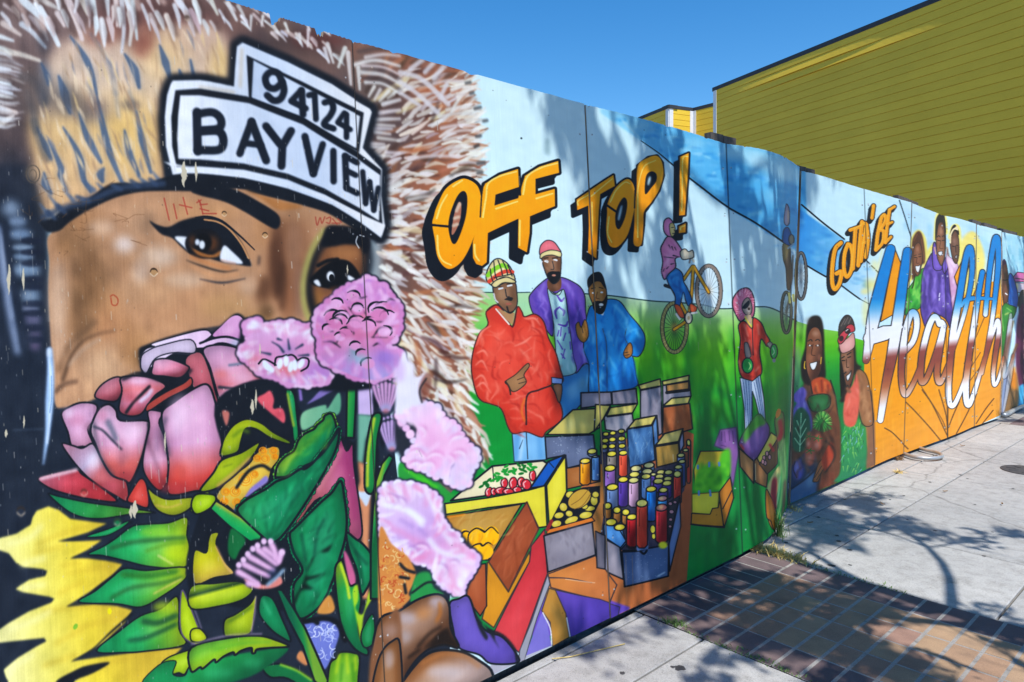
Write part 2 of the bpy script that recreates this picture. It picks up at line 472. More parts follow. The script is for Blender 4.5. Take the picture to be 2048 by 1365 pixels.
# ---------------------------------------------------------------- fur hood, dark ground at the left
O(0, 0, 1)
F('#6e5a57', '-300,-300 706,70 915,120 930,160 940,330 945,450 942,560 930,690 928,820 965,905 900,990 800,900 780,500 720,420 330,420 -300,420', sm=False)
F('#222b39', '-300,330 60,330 96,420 100,560 105,700 118,850 130,2100 -300,2100', sm=False, soft=5)
F('#222b39', '-300,640 760,640 800,1000 900,1100 900,2100 -300,2100', sm=False)
D('#4a4245', 40, 250, 120, 120, .7); D('#84716e', 60, 60, 90, 70, .7); D('#7d4a44', 310, 40, 150, 50, .5); D('#8f6a5e', 470, 60, 60, 50, .5)
D('#3d3538', 570, 90, 120, 40, .75); D('#7d5f52', 610, 120, 120, 40, .4); D('#6a3530', 640, 80, 70, 20, .5); D('#a88464', 560, 60, 30, 20, .25)
# hat crown
F('#dcb98f', '60,240 95,120 150,72 210,56 262,92 296,60 400,46 452,72 480,160 500,170 345,160 320,250 322,370 200,388 150,412 96,440 84,400 66,320', soft=9,
  grad=('200,60 250,380', [(0, '#c9ab98'), (.3, '#d9bfa9'), (.6, '#dfb986'), (1, '#d8af84')]))
D('#eec27a', 255, 270, 60, 90, .75); D('#efc47e', 325, 120, 60, 60, .5); D('#f0c67c', 440, 140, 25, 60, .6)
D('#8d5d52', 200, 75, 40, 22, .6); D('#7a3f38', 282, 95, 22, 26, .6)
D('#6d6767', 180, 226, 34, 26, .7); D('#77706c', 130, 200, 32, 40, .7); D('#7c7268', 260, 210, 24, 14, .7); D('#857a74', 215, 215, 24, 26, .45); D('#756a66', 80, 190, 40, 60, .8)
O(0, 0)
SG = '#55677f'
for w_, q in ((30, '480,250 560,360 620,480 660,640'), (36, '660,640 690,800 730,980 770,1100 830,1240'), (42, '400,520 440,640 480,770'), (34, '540,760 580,900 640,1020 690,1110'),
              (34, '430,870 510,1000 550,1100 570,1220 620,1310'), (30, '330,960 380,1060 420,1160 410,1200 460,1300'), (34, '850,890 880,1040 950,1200'), (32, '930,760 970,960 1030,1180'),
              (36, '850,370 920,480 950,600'), (36, '1090,310 1130,430 1160,530'), (46, '1225,480 1240,540'), (40, '1300,410 1325,540'), (38, '710,1150 685,1190 700,1240'), (26, '280,430 320,520 330,580'),
              (30, '250,870 310,1000 350,1090'), (40, '300,1180 310,1260 350,1320')):
    S('#8292a6', w_ * 2.1, q, soft=12, alpha=.35, tp=(.3, .5), mid=1.1); S(SG, w_ * 1.3, q, soft=3.5, alpha=.9, tp=(.3, .5), mid=1.1)
for w_, q in ((24, '620,230 700,350 760,480 790,640'), (60, '230,830 280,980 320,1090'), (20, '880,620 930,780'), (18, '790,640 810,800'), (20, '600,560 640,700'), (60, '150,520 230,560 300,700'), (50, '190,640 230,780 250,900')):
    S('#66788f' if w_ < 50 else '#4d5056', w_, q, soft=9, alpha=.55)
D('#6a5a58', 640, 720, 90, 70, .6); D('#5e5552', 480, 690, 110, 90, .5); D('#75685f', 900, 720, 70, 34, .6); D('#7a4038', 1010, 250, 70, 90, .5); D('#4f3f3c', 1250, 60, 240, 60, .5); D('#8f5f50', 720, 230, 130, 60, .5); D('#4d5d74', 300, 560, 60, 180, .4); D('#6a5c58', 200, 620, 110, 190, .6)
HATP = '240,800 320,420 520,260 720,210 900,320 1010,220 1340,160 1540,250 1620,560 1170,560 1090,860 1100,1240 680,1320 500,1400 330,1490 280,1360 230,1080'
folds(HATP, 110, '#ecd3b4', '#a88a70', 1.25, 150, 20, 31, .14, .6, 4, .06)
folds(HATP, 26, '#f0cf98', '#7d808c', 1.25, 170, 20, 33, .14, .65, 4, .06)
many('#5a6c86', 34, '560,1230 640,1300;660,1250 720,1310;820,1230 880,1280;940,1200 990,1250;1040,1170 1090,1240;430,1290 500,1370;330,1330 400,1420;270,1390 330,1470', soft=6, alpha=.85, tp=(.3, 1))
FW = '#d3d7dc'
for w_, q in ((58, '150,0 250,90 340,190 400,310'), (44, '150,165 220,220 310,325'), (48, '0,350 130,370 270,415'), (44, '20,160 140,240'), (34, '0,250 90,280'), (34, '0,465 70,475'), (36, '0,570 70,578'),
              (42, '0,630 80,640'), (54, '0,745 110,770'), (44, '0,850 90,790'), (44, '280,0 400,60'), (38, '390,90 440,180'), (54, '460,0 510,110 560,270'), (44, '560,0 600,100'), (42, '630,0 660,140'), (36, '730,0 740,110'),
              (34, '790,0 800,180'), (36, '830,0 845,200 830,360'), (42, '870,0 900,150 885,310'), (34, '905,0 935,270'), (28, '1010,0 1050,80'), (24, '1075,0 1087,30'), (32, '1200,0 1222,50'), (30, '1330,30 1350,80')):
    c = jit('#d8c9c2' if nrng.random() < .35 else FW, .03)
    S(c, w_, q, soft=3, alpha=.92, tp=(1, .5))
for k in range(70):                      # tufts of the hood above the hat
    q = k / 70; x = 20 + 2380 * q + nrng.normal(0, 25); y = nrng.uniform(-40, 150) + max(0, (x - 1500) * .30) ; ang = 2.3 - 1.15 * min(1, q * 2.2) + nrng.normal(0, .13) - (.35 if q > .6 else 0)
    L = nrng.uniform(90, 190) * (1 if x < 1400 else .6); dx, dy = math.cos(ang), math.sin(ang); dx = -dx if x < 700 else dx
    S(jit(['#dfe2e6', '#d9cbc6', '#c3b4b2', '#eceef0'][k % 4], .03), nrng.uniform(24, 44) * (1 if x < 1400 else .7), [(x, y), (x + dx * L * .5 + 8, y + dy * L * .5), (x + dx * L, y + dy * L)], soft=3, alpha=nrng.uniform(.7, 1), tp=(.9, .3), mid=1)
    if k % 2: S('#4a3836', 30, [(x + 30, y), (x + 30 + dx * L * .8, y + dy * L * .8)], soft=10, alpha=.5)
for k in range(26):                      # and down its left edge
    y = 330 + k * 22 + nrng.normal(0, 8); L = nrng.uniform(70, 170)
    S(jit('#d9dde0' if k % 3 else '#a59a9a', .03), nrng.uniform(20, 36), [(-30, y - 20), (L * .4, y - 6), (L, y + nrng.uniform(0, 40) - (y - 550) * .1)], soft=6, alpha=.75, tp=(1, .3))
many('#c4a9a0', 36, '100,0 160,90 190,170;280,120 300,200;1100,0 1120,20;930,0 950,60', soft=8, alpha=.7)
many('#55423f', 30, '420,0 470,160 520,250;700,0 715,120;600,0 625,130;190,100 300,260;0,420 90,430;0,520 80,525;60,0 130,130', soft=10, alpha=.55)
D('#2b3240', 60, 1180, 170, 170, .8); D('#2b3340', 300, 300, 60, 90, .4)
D('#b89c7c', 225, 1180, 55, 60, .55); E(None, 225, 1190, 46, 60, out=7, oc='#5d544c'); E(None, 225, 1195, 24, 36, out=6, oc='#6a5d50')
# teeth of fur along the left border
O(0, 350)
for c, x, y, rx, ry in (('#8494a8', 75, 230, 62, 50), ('#7d8ea5', 120, 320, 62, 32), ('#7f93ac', 140, 405, 75, 34), ('#8fa0b4', 155, 496, 72, 20), ('#7d90a6', 160, 558, 72, 22),
                        ('#869bb2', 180, 650, 92, 44), ('#8497ac', 210, 825, 66, 46), ('#70778c', 205, 915, 62, 20), ('#61607a', 222, 985, 56, 40), ('#56526a', 240, 1090, 40, 40), ('#584f68', 240, 1170, 36, 30)):
    D(c, x, y, rx * 1.2, ry * 1.3, .9)
for y in (450, 530, 605, 715, 765, 880, 945, 1045, 1125):
    E('#20283a', 200 + y * .03, y, 75, 22, soft=5, alpha=.8)
S('#7c89a2', 78, '-10,380 30,700 80,1000 120,1210', soft=14, alpha=.85, tp=(1, .6))
S('#8f9ab0', 30, '10,420 40,720 80,980', soft=8, alpha=.6)
S('#252e3e', 40, '30,330 70,640 120,900 165,1180', soft=8, alpha=.9)
# ---------------------------------------------------------------- face
F('#b58b6c', '322,450 350,395 390,350 600,205 1000,105 1500,90 2000,120 2470,330 2510,600 2460,850 2200,1010 1700,1040 1365,1060 960,1350 650,1530 430,1590 375,1560 365,1365 345,1100 330,800 335,600', soft=4)
D('#c4906a', 1150, 900, 420, 250, .5); D('#c4875a', 700, 1000, 150, 200, .5); D('#cf9a6c', 1400, 260, 300, 100, .5)
D('#a97c56', 560, 330, 180, 120, .7); D('#8c6a4c', 590, 640, 130, 300, .75); D('#927050', 560, 950, 110, 220, .75); D('#8e6b4a', 690, 780, 120, 170, .5); D('#a07650', 450, 480, 90, 90, .7)
D('#cdab92', 395, 850, 70, 300, .75); D('#cfa88c', 400, 1150, 60, 160, .6); D('#e0cdc6', 850, 480, 80, 70, .9); D('#d2b29c', 690, 360, 110, 60, .6); D('#b89478', 960, 330, 120, 110, .55)
D('#d8bda9', 1080, 560, 150, 80, .85); D('#dcc4b6', 960, 660, 70, 110, .7); D('#d3b49c', 1250, 720, 160, 60, .7); D('#b5865c', 950, 1150, 120, 130, .6); D('#8c6844', 930, 1240, 100, 110, .65)
D('#d4ae8c', 700, 1300, 160, 160, .6)
D('#7c5a3e', 600, 700, 90, 240, .55); D('#76573e', 545, 980, 70, 190, .6); D('#8f6c4e', 470, 420, 80, 110, .6); D('#7d6450', 1010, 330, 60, 90, .5); D('#9b7454', 860, 590, 220, 90, .35); D('#cda27e', 1000, 800, 260, 120, .5); D('#a87a54', 860, 1120, 70, 190, .5); D('#c8946a', 760, 860, 90, 110, .5)
S('#5c4636', 30, '430,1400 480,1250 560,1140 660,1090 790,1062', soft=7, alpha=.85, tp=(1, .3)); S('#6d5440', 46, '400,1330 480,1160 600,1050 650,1000', soft=12, alpha=.6)
S('#b9a08c', 20, '470,1300 560,1200 680,1120', soft=8, alpha=.6); S('#4c3a30', 30, '380,1480 440,1430 520,1410', soft=8, alpha=.7)
O(400, 350)
D('#c48a58', 200, 500, 200, 100, .3); D('#c08c60', 430, 330, 90, 200, .5); D('#7a5138', 620, 560, 150, 420, .8); D('#5f3f2e', 520, 640, 60, 260, .7); D('#6b4832', 430, 800, 70, 110, .7)
D('#b79a84', 330, 760, 70, 70, .7); D('#9a7762', 640, 480, 70, 200, .6); D('#8a6a5c', 680, 800, 60, 220, .6); D('#a88466', 620, 250, 160, 80, .5); D('#8d5c40', 600, 880, 60, 160, .5)
D('#b08a5c', 170, 900, 200, 110, .5); D('#a47c50', 400, 980, 110, 60, .6); D('#6a5138', 450, 930, 60, 60, .6)
D('#4c3226', 525, 560, 50, 330, .6); D('#3f2a20', 560, 760, 40, 200, .5); D('#55392a', 445, 760, 50, 90, .6); D('#5f4632', 460, 940, 50, 50, .6); D('#c79e80', 350, 740, 46, 60, .6)
S('#3c3434', 18, '405,560 400,610', soft=6, alpha=.7)
# ---------------------------------------------------------------- fur to the right of the face
O(0, 0, 1)
FR = '706,82 800,104 918,136 930,150 942,230 947,330 949,420 947,560 938,640 932,720 930,800 942,850 974,905 960,930 900,960 850,930 800,840 790,700 770,560 765,460 745,360 742,290 750,230 706,170'
F('#8d6150', FR, soft=5)
D('#4f4648', 770, 250, 60, 120, .85); D('#5f5654', 735, 150, 50, 70, .8); D('#5a4a48', 790, 520, 50, 130, .8); D('#55474a', 830, 270, 40, 60, .6); D('#a8694c', 880, 330, 50, 90, .7); D('#a2664c', 890, 170, 40, 40, .7)
D('#9a5c44', 900, 640, 40, 90, .6); D('#5b4039', 840, 820, 40, 80, .8); D('#6e4636', 900, 860, 40, 60, .7); D('#b0704e', 860, 420, 40, 50, .6)
FC = ['#dedad6', '#d2c6bc', '#ebe7e0', '#bfb2b4', '#e6d8c4', '#e4e0dc']
def inside(x, y, P):
    c = False
    for (x1, y1), (x2, y2) in zip(P, np.roll(P, -1, 0)):
        if (y1 > y) != (y2 > y) and x < (x2 - x1) * (y - y1) / (y2 - y1) + x1: c = not c
    return c
FRP = PT(FR)
def tuft(x, y, ang, ln, wd, col, alpha=.9, bend=.15, soft=.76):
    dx, dy = math.cos(ang), math.sin(ang)
    b = ln * bend * nrng.uniform(-1, 1)
    S(col, wd, [(x - dx * ln / 2, y - dy * ln / 2), (x - dy * b, y + dx * b), (x + dx * ln / 2, y + dy * ln / 2)], soft=soft, alpha=alpha, tp=(.7, .35), mid=1.1)
def fur_ang(x, y):
    base = math.atan2(y - 470, x - 640)
    return base * .55 if y < 470 else base * .9
for i in range(280):
    x, y = nrng.uniform(715, 965), nrng.uniform(95, 930)
    if not inside(x, y, FRP): continue
    tuft(x, y, fur_ang(x, y) + nrng.normal(0, .25), nrng.uniform(25, 60), nrng.uniform(5, 11), jit('#4a342f' if nrng.random() < .6 else '#a86f52', .04), .65, soft=2)
for y in np.arange(150, 930, 8.5):
    for x in np.arange(745, 985, 27):
        xx, yy = x + nrng.normal(0, 9), y + nrng.normal(0, 5)
        if not inside(xx, yy, FRP): continue
        if nrng.random() > (.8 if yy > 330 else .6): continue
        if yy < 300 and xx < 800: continue
        tuft(xx, yy, fur_ang(xx, yy) + nrng.normal(0, .22), nrng.uniform(24, 54), nrng.uniform(6, 10.5), jit(FC[int(nrng.integers(len(FC)))], .03), nrng.uniform(.65, .95))
for y in np.arange(135, 915, 6.5):        # licks that stand out over the rim
    xe = np.interp(y, [135, 230, 330, 450, 560, 640, 720, 800, 850, 905], [930, 950, 956, 958, 955, 946, 940, 938, 950, 972])
    for k in range(2):
        an = fur_ang(xe, y) + nrng.normal(0, .3); ln = nrng.uniform(24, 52)
        tuft(xe - 6 + nrng.uniform(-12, 12), y + nrng.normal(0, 3), an, ln, nrng.uniform(5, 9), jit(['#e9e4dc', '#d9c8b6', '#8a5c48', '#efe9de', '#b98a70'][int(nrng.integers(5))], .03), .9)
for i in range(60):                       # warm and dark locks between
    x, y = nrng.uniform(760, 950), nrng.uniform(150, 900)
    if inside(x, y, FRP): tuft(x, y, fur_ang(x, y) + nrng.normal(0, .3), nrng.uniform(30, 70), nrng.uniform(6, 12), jit(['#4d342c', '#b5734f', '#3f3230', '#e3cfa4'][i % 4], .03), .7, soft=2)
O(400, 0)
for w_, q in ((34, '1060,440 1200,410 1365,450'), (44, '1110,490 1250,510 1365,570'), (30, '1110,450 1250,460 1365,510'), (30, '1130,560 1250,570 1365,640'), (30, '1130,390 1250,370 1365,380'),
              (28, '1190,590 1150,660'), (28, '1230,610 1190,680'), (30, '1290,620 1225,690'), (32, '1320,640 1280,670'), (40, '1250,710 1365,680'), (36, '1225,770 1365,750'), (34, '1200,815 1365,810'), (26, '1200,850 1330,860'),
              (34, '1190,875 1310,880'), (30, '1190,900 1300,915'), (30, '1215,940 1365,960'), (32, '1170,980 1260,985'), (30, '1160,1005 1260,1005'), (28, '1270,1040 1365,1045'), (32, '1200,1065 1300,1065'), (36, '1310,1110 1365,1080'),
              (40, '1300,1250 1365,1210'), (40, '1300,1290 1365,1300'), (32, '870,300 910,430'), (30, '850,330 880,430'), (36, '990,330 945,460'), (36, '1010,360 1030,580'), (34, '1080,460 1090,610'),
              (34, '75,0 120,100'), (36, '190,20 250,140'), (30, '260,40 300,110'), (26, '740,200 735,320'), (22, '500,170 540,230'), (24, '580,160 605,220'), (22, '430,110 420,180'), (24, '350,110 345,200'), (20, '680,230 685,300')):
    S(jit('#dcd8d5', .03), w_, q, soft=5, alpha=.85, tp=(.9, .5))
many('#4c4243', 26, '1080,350 1220,330 1330,340;1110,470 1250,480 1365,540;1110,530 1250,545 1365,610', soft=7, alpha=.6)
O(400, 350)
for w_, q in ((40, '1300,340 1365,290'), (40, '1330,460 1365,440'), (40, '1310,540 1365,530'), (30, '1250,690 1320,735'), (28, '1275,620 1305,640'), (34, '1320,680 1365,690'), (36, '1300,100 1365,60'), (36, '1290,170 1365,190')):
    S('#dfdcd6', w_, q, soft=5, alpha=.9)
O(800, 100)
for w_, q in ((34, '0,150 150,200 330,370'), (30, '0,215 120,300 260,430'), (26, '0,290 130,375'), (34, '70,130 160,60'), (32, '170,150 235,80'), (34, '230,190 310,100'), (30, '280,310 320,230')):
    S('#d2cccf', w_, q, soft=5, alpha=.85)
for y, x0, x1 in ((215, 230, 430), (260, 350, 480), (310, 320, 500), (395, 320, 530), (440, 270, 520), (480, 400, 580), (520, 280, 520), (555, 330, 540), (600, 300, 540), (660, 330, 500), (690, 340, 530), (730, 60, 400), (775, 330, 570), (850, 380, 540), (1010, 60, 260), (1080, 0, 120)):
    S(jit('#d8d0cc', .03), nrng.uniform(24, 34), [(x0, y + 14), ((x0 + x1) / 2, y - 8), (x1, y)], soft=5, alpha=.85, tp=(.8, .6))
many('#3f4348', 22, '450,225 480,220;480,295 500,290;510,400 550,390;570,485 595,480;520,590 550,585;510,660 535,650;530,775 575,768;530,840 560,835', soft=5, alpha=.8)
D('#5a7078', 1005, 660, 26, 70, .5); E('#31424c', 828, 602, 7, 7)
# ---------------------------------------------------------------- plaque on the hat
O(400, 0)
W1 = '-200,575 -185,552 0,548 60,556 232,592 240,460 252,318 290,292 600,425 900,575 1160,742 1172,765 1110,1010 1242,1155 1236,1330 1262,1545 1235,1625 1100,1525 900,1400 600,1290 300,1218 0,1188 -185,1203 -232,1000 -240,800 -225,650'
S(K, 96, W1, closed=True, sm=False, soft=12)
F('#222a36', '230,590 0,545 -200,545 -250,800 -240,1210 0,1250 300,1240 700,1330 1000,1480 1240,1640 1260,1300 1250,1150 1120,1000 1190,750 900,560 600,410 270,280', sm=False, soft=8)
F('#dfe6f3', W1, sm=False, soft=5, grad=('-200,900 1200,900', [(0, '#eef2fa'), (.25, '#dfe6f2'), (.6, '#c6d2e6'), (1, '#e6e7ea')]))
many('#c8bcab', 26, '285,340 280,480 275,590;0,595 230,632', soft=7, alpha=.7)
# rim lines
F(K, '318,378 700,560 1118,768 1085,1042 700,838 335,694', sm=False, soft=3)
F('#cbd6ea', '365,412 700,590 1092,792 1066,1014 700,800 352,668', sm=False, soft=3, grad=('350,500 1100,900', [(0, '#bdcbe2'), (1, '#dfe5f0')]))
F(K, '-168,618 0,606 320,660 700,802 1080,1040 1236,1160 1232,1350 1248,1555 1100,1462 850,1330 600,1228 300,1160 0,1138 -160,1140 -190,1000 -196,800', sm=False, soft=4)
F('#cdd9ec', '-135,652 0,652 335,706 700,850 1078,1084 1230,1196 1226,1350 1222,1508 1100,1428 850,1288 600,1188 300,1118 0,1090 -148,1086 -155,950 -150,800', sm=False, soft=4,
  grad=('-150,900 1230,1300', [(0, '#eef2fa'), (.3, '#cfdaec'), (.7, '#c3d0e6'), (1, '#dfe4ee')]))
LK = '#19212e'
for w_, q in ((46, '562,570 535,505 485,492 447,530 462,590 512,606 562,565'), (46, '562,560 574,620 550,676 503,688 458,652'), (42, '690,620 622,692 722,742'), (46, '694,618 703,785'), (40, '742,652 782,642 791,815'),
              (42, '850,702 892,694 910,740 888,792 846,850 912,880'), (36, '985,772 940,838 1026,886'), (38, '1000,782 1000,940'),
              (58, '-22,765 -16,1035'), (54, '-18,780 85,768 142,815 128,878 0,892'), (56, '0,898 128,898 160,965 128,1024 -16,1026'),
              (50, '352,832 272,1050'), (54, '352,832 452,1098'), (42, '302,978 418,992'), (52, '450,862 545,985'), (54, '622,895 562,1000 556,1135'), (48, '716,932 772,1188'), (44, '838,986 776,1188'),
              (44, '910,1032 912,1240'), (44, '990,1066 1000,1285'), (40, '990,1066 1072,1112'), (38, '1000,1166 1064,1198'), (40, '1000,1285 1074,1322'),
              (36, '1110,1172 1130,1390'), (32, '1130,1390 1158,1240'), (34, '1158,1240 1186,1436'), (34, '1186,1436 1216,1282')):
    S(LK, w_ * 1.02, q, soft=3, sm=len(q.split()) > 3)
# band under the plaque and the brow
O(400, 350)
F(K, '-600,60 -380,60 -180,0 0,-6 300,28 600,100 900,210 1110,340 1235,440 1180,440 1000,335 850,252 600,182 380,130 300,100 200,95 0,112 -200,110 -400,116 -560,150 -700,210 -820,275 -900,330 -960,380 -1040,390 -1090,320 -1000,290 -930,230 -760,160', soft=5)
S('#3a4a62', 44, '-1070,290 -940,230 -740,170 -560,95 -380,70 -250,60', soft=8, alpha=.8)
many('#3d4d66', 30, '-1040,250 -990,300;-970,210 -920,260;-840,150 -760,180;-600,70 -540,100;-470,40 -420,80;-340,30 -300,70', soft=6, alpha=.8)
F('#dde4f0', '-250,-90 0,-40 300,5 600,75 900,180 1110,310 1240,415 1262,340 1100,268 850,140 600,55 300,-18 0,-48 -200,-60', soft=4, sm=False, grad=('0,0 1200,300', [(0, '#e8ecf4'), (.4, '#cfdaea'), (1, '#e6e6ea')]))
F(K, '0,60 110,70 250,105 420,195 525,265 548,320 530,365 490,362 400,310 300,250 170,185 0,140 -60,110', soft=4)
F('#a87448', '300,100 420,140 560,180 700,215 600,240 520,235 420,165', soft=8)
# eye at the left
F(K, '-345,316 -290,342 -215,356 -120,312 0,286 110,300 205,365 285,465 345,598 340,624 250,612 150,596 50,566 0,552 -70,536 -130,490 -190,432 -270,400', soft=3)
S('#b98a62', 12, '30,306 120,322 200,372 280,470 332,570', soft=2)
S(K, 18, '-30,292 50,285 150,318 270,415 372,512', tp=(.4, .4), mid=1, soft=2)
F('#e9edf4', '-172,424 -72,430 -66,480 -80,515 -120,482', soft=3); S('#d9a98a', 12, '-85,512 -66,470', soft=3)
E('#15171e', 25, 470, 128, 104, soft=4)
F('#a06a3c', '-78,470 -50,500 -20,515 40,540 90,545 142,515 128,556 60,566 -20,544', soft=6); D('#7a4c2c', 84, 470, 44, 60, .8); D('#6a4328', -50, 450, 30, 44, .7); E('#0e1016', 22, 462, 58, 62, soft=6)
E('#e8eef6', 14, 478, 20, 30, soft=4); E('#dfe6f0', -18, 460, 16, 22, soft=4)
F('#e6ebf3', '162,484 215,520 292,600 240,606 140,580', soft=3); S('#d2967c', 14, '145,582 240,606', soft=4, alpha=.6)
S('#3a3430', 14, '-95,582 0,618 150,660 260,650', soft=4, tp=(.3, .3), mid=1); S('#3a3a40', 15, '0,712 150,737 310,708', soft=4, tp=(.4, .4), mid=1)
S('#c98454', 26, '-60,560 60,605 200,640', soft=7, alpha=.7); S('#d49a70', 20, '-60,625 100,690 260,680', soft=7, alpha=.6)
# eye at the right, in its dark socket
F('#7d5439', '840,470 1000,450 1130,500 1130,640 1090,760 900,900 780,960 740,800 750,640', soft=10)
D('#a5734c', 990, 540, 120, 60, .8); D('#8c6238', 810, 860, 70, 90, .9); D('#6a4a44', 860, 740, 40, 80, .5)
S('#141821', 64, '880,420 800,520 752,660 742,800 770,940', soft=14, alpha=.9)
S('#a7a262', 36, '852,376 785,470 733,600 704,750 712,880 742,985', soft=9, alpha=.95)
F('#12161f', '838,420 870,352 950,345 1040,356 1110,384 1160,440 1150,520 1120,540 1090,490 1000,474 910,488 830,486', soft=7)
S('#141821', 70, '1140,470 1150,600 1120,720 1060,760', soft=16, alpha=.9)
S('#14161c', 26, '805,620 870,588 940,578', soft=5)
F('#10131a', '748,722 790,668 850,618 930,580 1010,588 1065,640 1095,702 1060,742 1010,770 930,785 850,772 780,755', soft=4)
F('#e3e8ef', '775,728 805,716 825,758 800,756', soft=3); F('#e3e8ef', '1010,684 1062,716 1016,724', soft=3); E('#dfe4ea', 890, 692, 26, 34, soft=3); E('#10131a', 898, 704, 18, 26)
D('#5a3a26', 930, 780, 60, 22, .7)
E('#d0d4d8', 1095, 455, 34, 46, out=0, alpha=.0); S('#c9ccd0', 8, '1075,420 1065,460 1085,500', alpha=.8); S('#c9ccd0', 8, '1090,412 1120,420', alpha=.8)
# scratched red graffiti and knots
many('#a8483c', 9, '-245,160 -210,310;-180,200 -158,300;-115,155 -85,270;-140,205 -55,225;-22,190 8,172;-10,172 5,200;0,185 20,268;18,265 112,265;0,232 60,246;0,205 50,200', soft=2, alpha=.85)
many('#9a463a', 8, '788,288 800,345 820,292 832,332 852,286;862,300 890,290 885,330 862,325;905,300 935,338;900,330 960,330;940,300 965,325', soft=2, alpha=.8)
S('#a5452f', 8, [(-585 + 28 * math.cos(t), 1 - 350 / .29304 + 855 + 1194 + 34 * math.sin(t)) for t in np.linspace(0, 6, 10)] if False else '-612,830 -590,820 -560,850 -570,890 -600,885 -608,840', soft=2, alpha=.8)
def knot(x, y, r, c='#b89068'):  # knot hole with its shaded upper edge and lit lower edge painted in
    E(c, x, y, r, r, soft=2); S('#3a2c22', r * .45, [(x - r * .95, y), (x - r * .5, y - r * .75), (x + r * .4, y - r * .75), (x + r * .95, y - r * .1)], soft=1, tp=(.2, .2), mid=1)
    S('#e2c8ac', r * .22, [(x - r * .9, y + r * .3), (x, y + r), (x + r * .9, y + r * .3)], soft=1)
knot(-315, 665, 28); knot(166, 266, 18); knot(444, 412, 20)
O(800, 100)
# ---------------------------------------------------------------- OFF
OC = '#f9a116'
OO = '220,1190 232,1130 250,1070 310,950 400,887 460,882 530,930 556,1030 550,1140 500,1290 450,1400 400,1465 340,1496 290,1470 252,1400 238,1300'
FF = '848,862 950,797 1080,757 1086,838 925,880 925,985 1056,948 1058,1066 887,1136 885,1250 866,1382 805,1350 808,1152 600,1250 592,1450 560,1475 520,1462 498,1420 496,1310 540,1150 560,1000 572,918 680,852 806,812 812,935 652,988 645,1062 806,1012 822,960'
block(OO, (-48, 62), 9, sm=True, hw=44)
block(FF, (-46, 66), 9, hw=34)
many('#dfe6ea', 5, '560,960 548,1100', alpha=.8)
F(OC, OO, soft=1, grad=('300,900 400,1500', [(0, '#ffa81a'), (1, '#f79a12')]))
F(OC, FF, sm=False, soft=1.5, grad=('600,800 800,1400', [(0, '#ffa81a'), (1, '#f59a14')]))
F(K, '330,1210 345,1110 390,1000 432,962 458,1000 452,1120 420,1235 382,1318 352,1310', soft=1)
F('#a8705c', '352,1240 370,1120 400,1040 418,1060 412,1150 385,1225 360,1262', soft=2); many('#d8c4ae', 22, '385,1100 408,1050;372,1150 400,1140;365,1200 392,1190', soft=4, alpha=.8)
S(K, 16, '220,1195 335,1206')
S('#23262c', 9, '548,1140 560,960 575,915'); S(K, 12, '820,990 822,940 845,865')
many('#ffd672', 17, '250,1150 280,1060 322,988;362,932 425,890;255,1268 262,1380 292,1440 350,1470;565,1142 588,1000 602,912 680,862 795,830;840,985 868,866 960,805 1076,772;655,1084 802,1034;930,1014 1042,980;818,1165 816,1335;508,1330 514,1400 540,1440', soft=1.5, tp=(.8, .6))
# ---------------------------------------------------------------- TOP !
O(1200, 100)
TT = '-160,1022 -70,960 92,855 102,930 2,986 -8,1100 -18,1300 -25,1425 -82,1384 -76,1200 -80,1062 -156,1094'
O2 = '52,1050 100,950 175,885 216,900 238,962 238,1060 224,1140 190,1260 135,1335 90,1350 56,1320 42,1230 48,1120'
PP = '258,792 330,736 390,725 424,770 432,860 402,960 352,1040 302,1105 296,1200 282,1330 230,1326 234,1200 236,1080 250,950'
EX = '545,732 606,705 600,850 580,1128 540,1132 544,900'; DT = '538,1206 586,1184 584,1246 538,1252'
for q, sm_ in ((TT, False), (O2, True), (PP, False), (EX, False), (DT, False)):
    block(q, (-30, 42), 7, sm=sm_, hw=24)
OG = [(0, '#ffa51c'), (1, '#ef8f14')]
for q, sm_ in ((TT, False), (O2, True), (PP, True), (EX, False), (DT, False)):
    F(OC, q, sm=sm_, soft=1.5, grad=('100,750 150,1400', OG))
F(K, '108,1200 106,1120 132,1046 166,1008 186,1046 172,1140 134,1222', soft=1); S(K, 15, '48,1062 114,1108 150,1055', sm=False); F('#b9d8e4', '122,1150 138,1080 152,1060 146,1110 130,1165', soft=3)
F(K, '308,985 314,866 350,830 384,848 384,896 352,940', soft=1); F('#c2dfe8', '325,920 330,880 345,862 345,890 332,925', soft=3)
S(K, 9, '236,1080 240,960')
many('#ffd672', 11, '-150,1060 -148,1030 -70,985;-60,1000 85,880;-55,1040 -52,1200 -60,1360;70,1040 110,960 170,905 205,915;62,1140 52,1250 80,1315;258,1280 258,1050 262,930 300,800 380,755;558,1100 562,900 566,745 600,728;550,1230 552,1212 580,1200', soft=1.5, tp=(.8, .6))
OUTK[:] = [.85, 1.5]; SHK[:] = [.16, .06]
# ---------------------------------------------------------------- three men at the stall
O(800, 450)
BK = '#262b33'
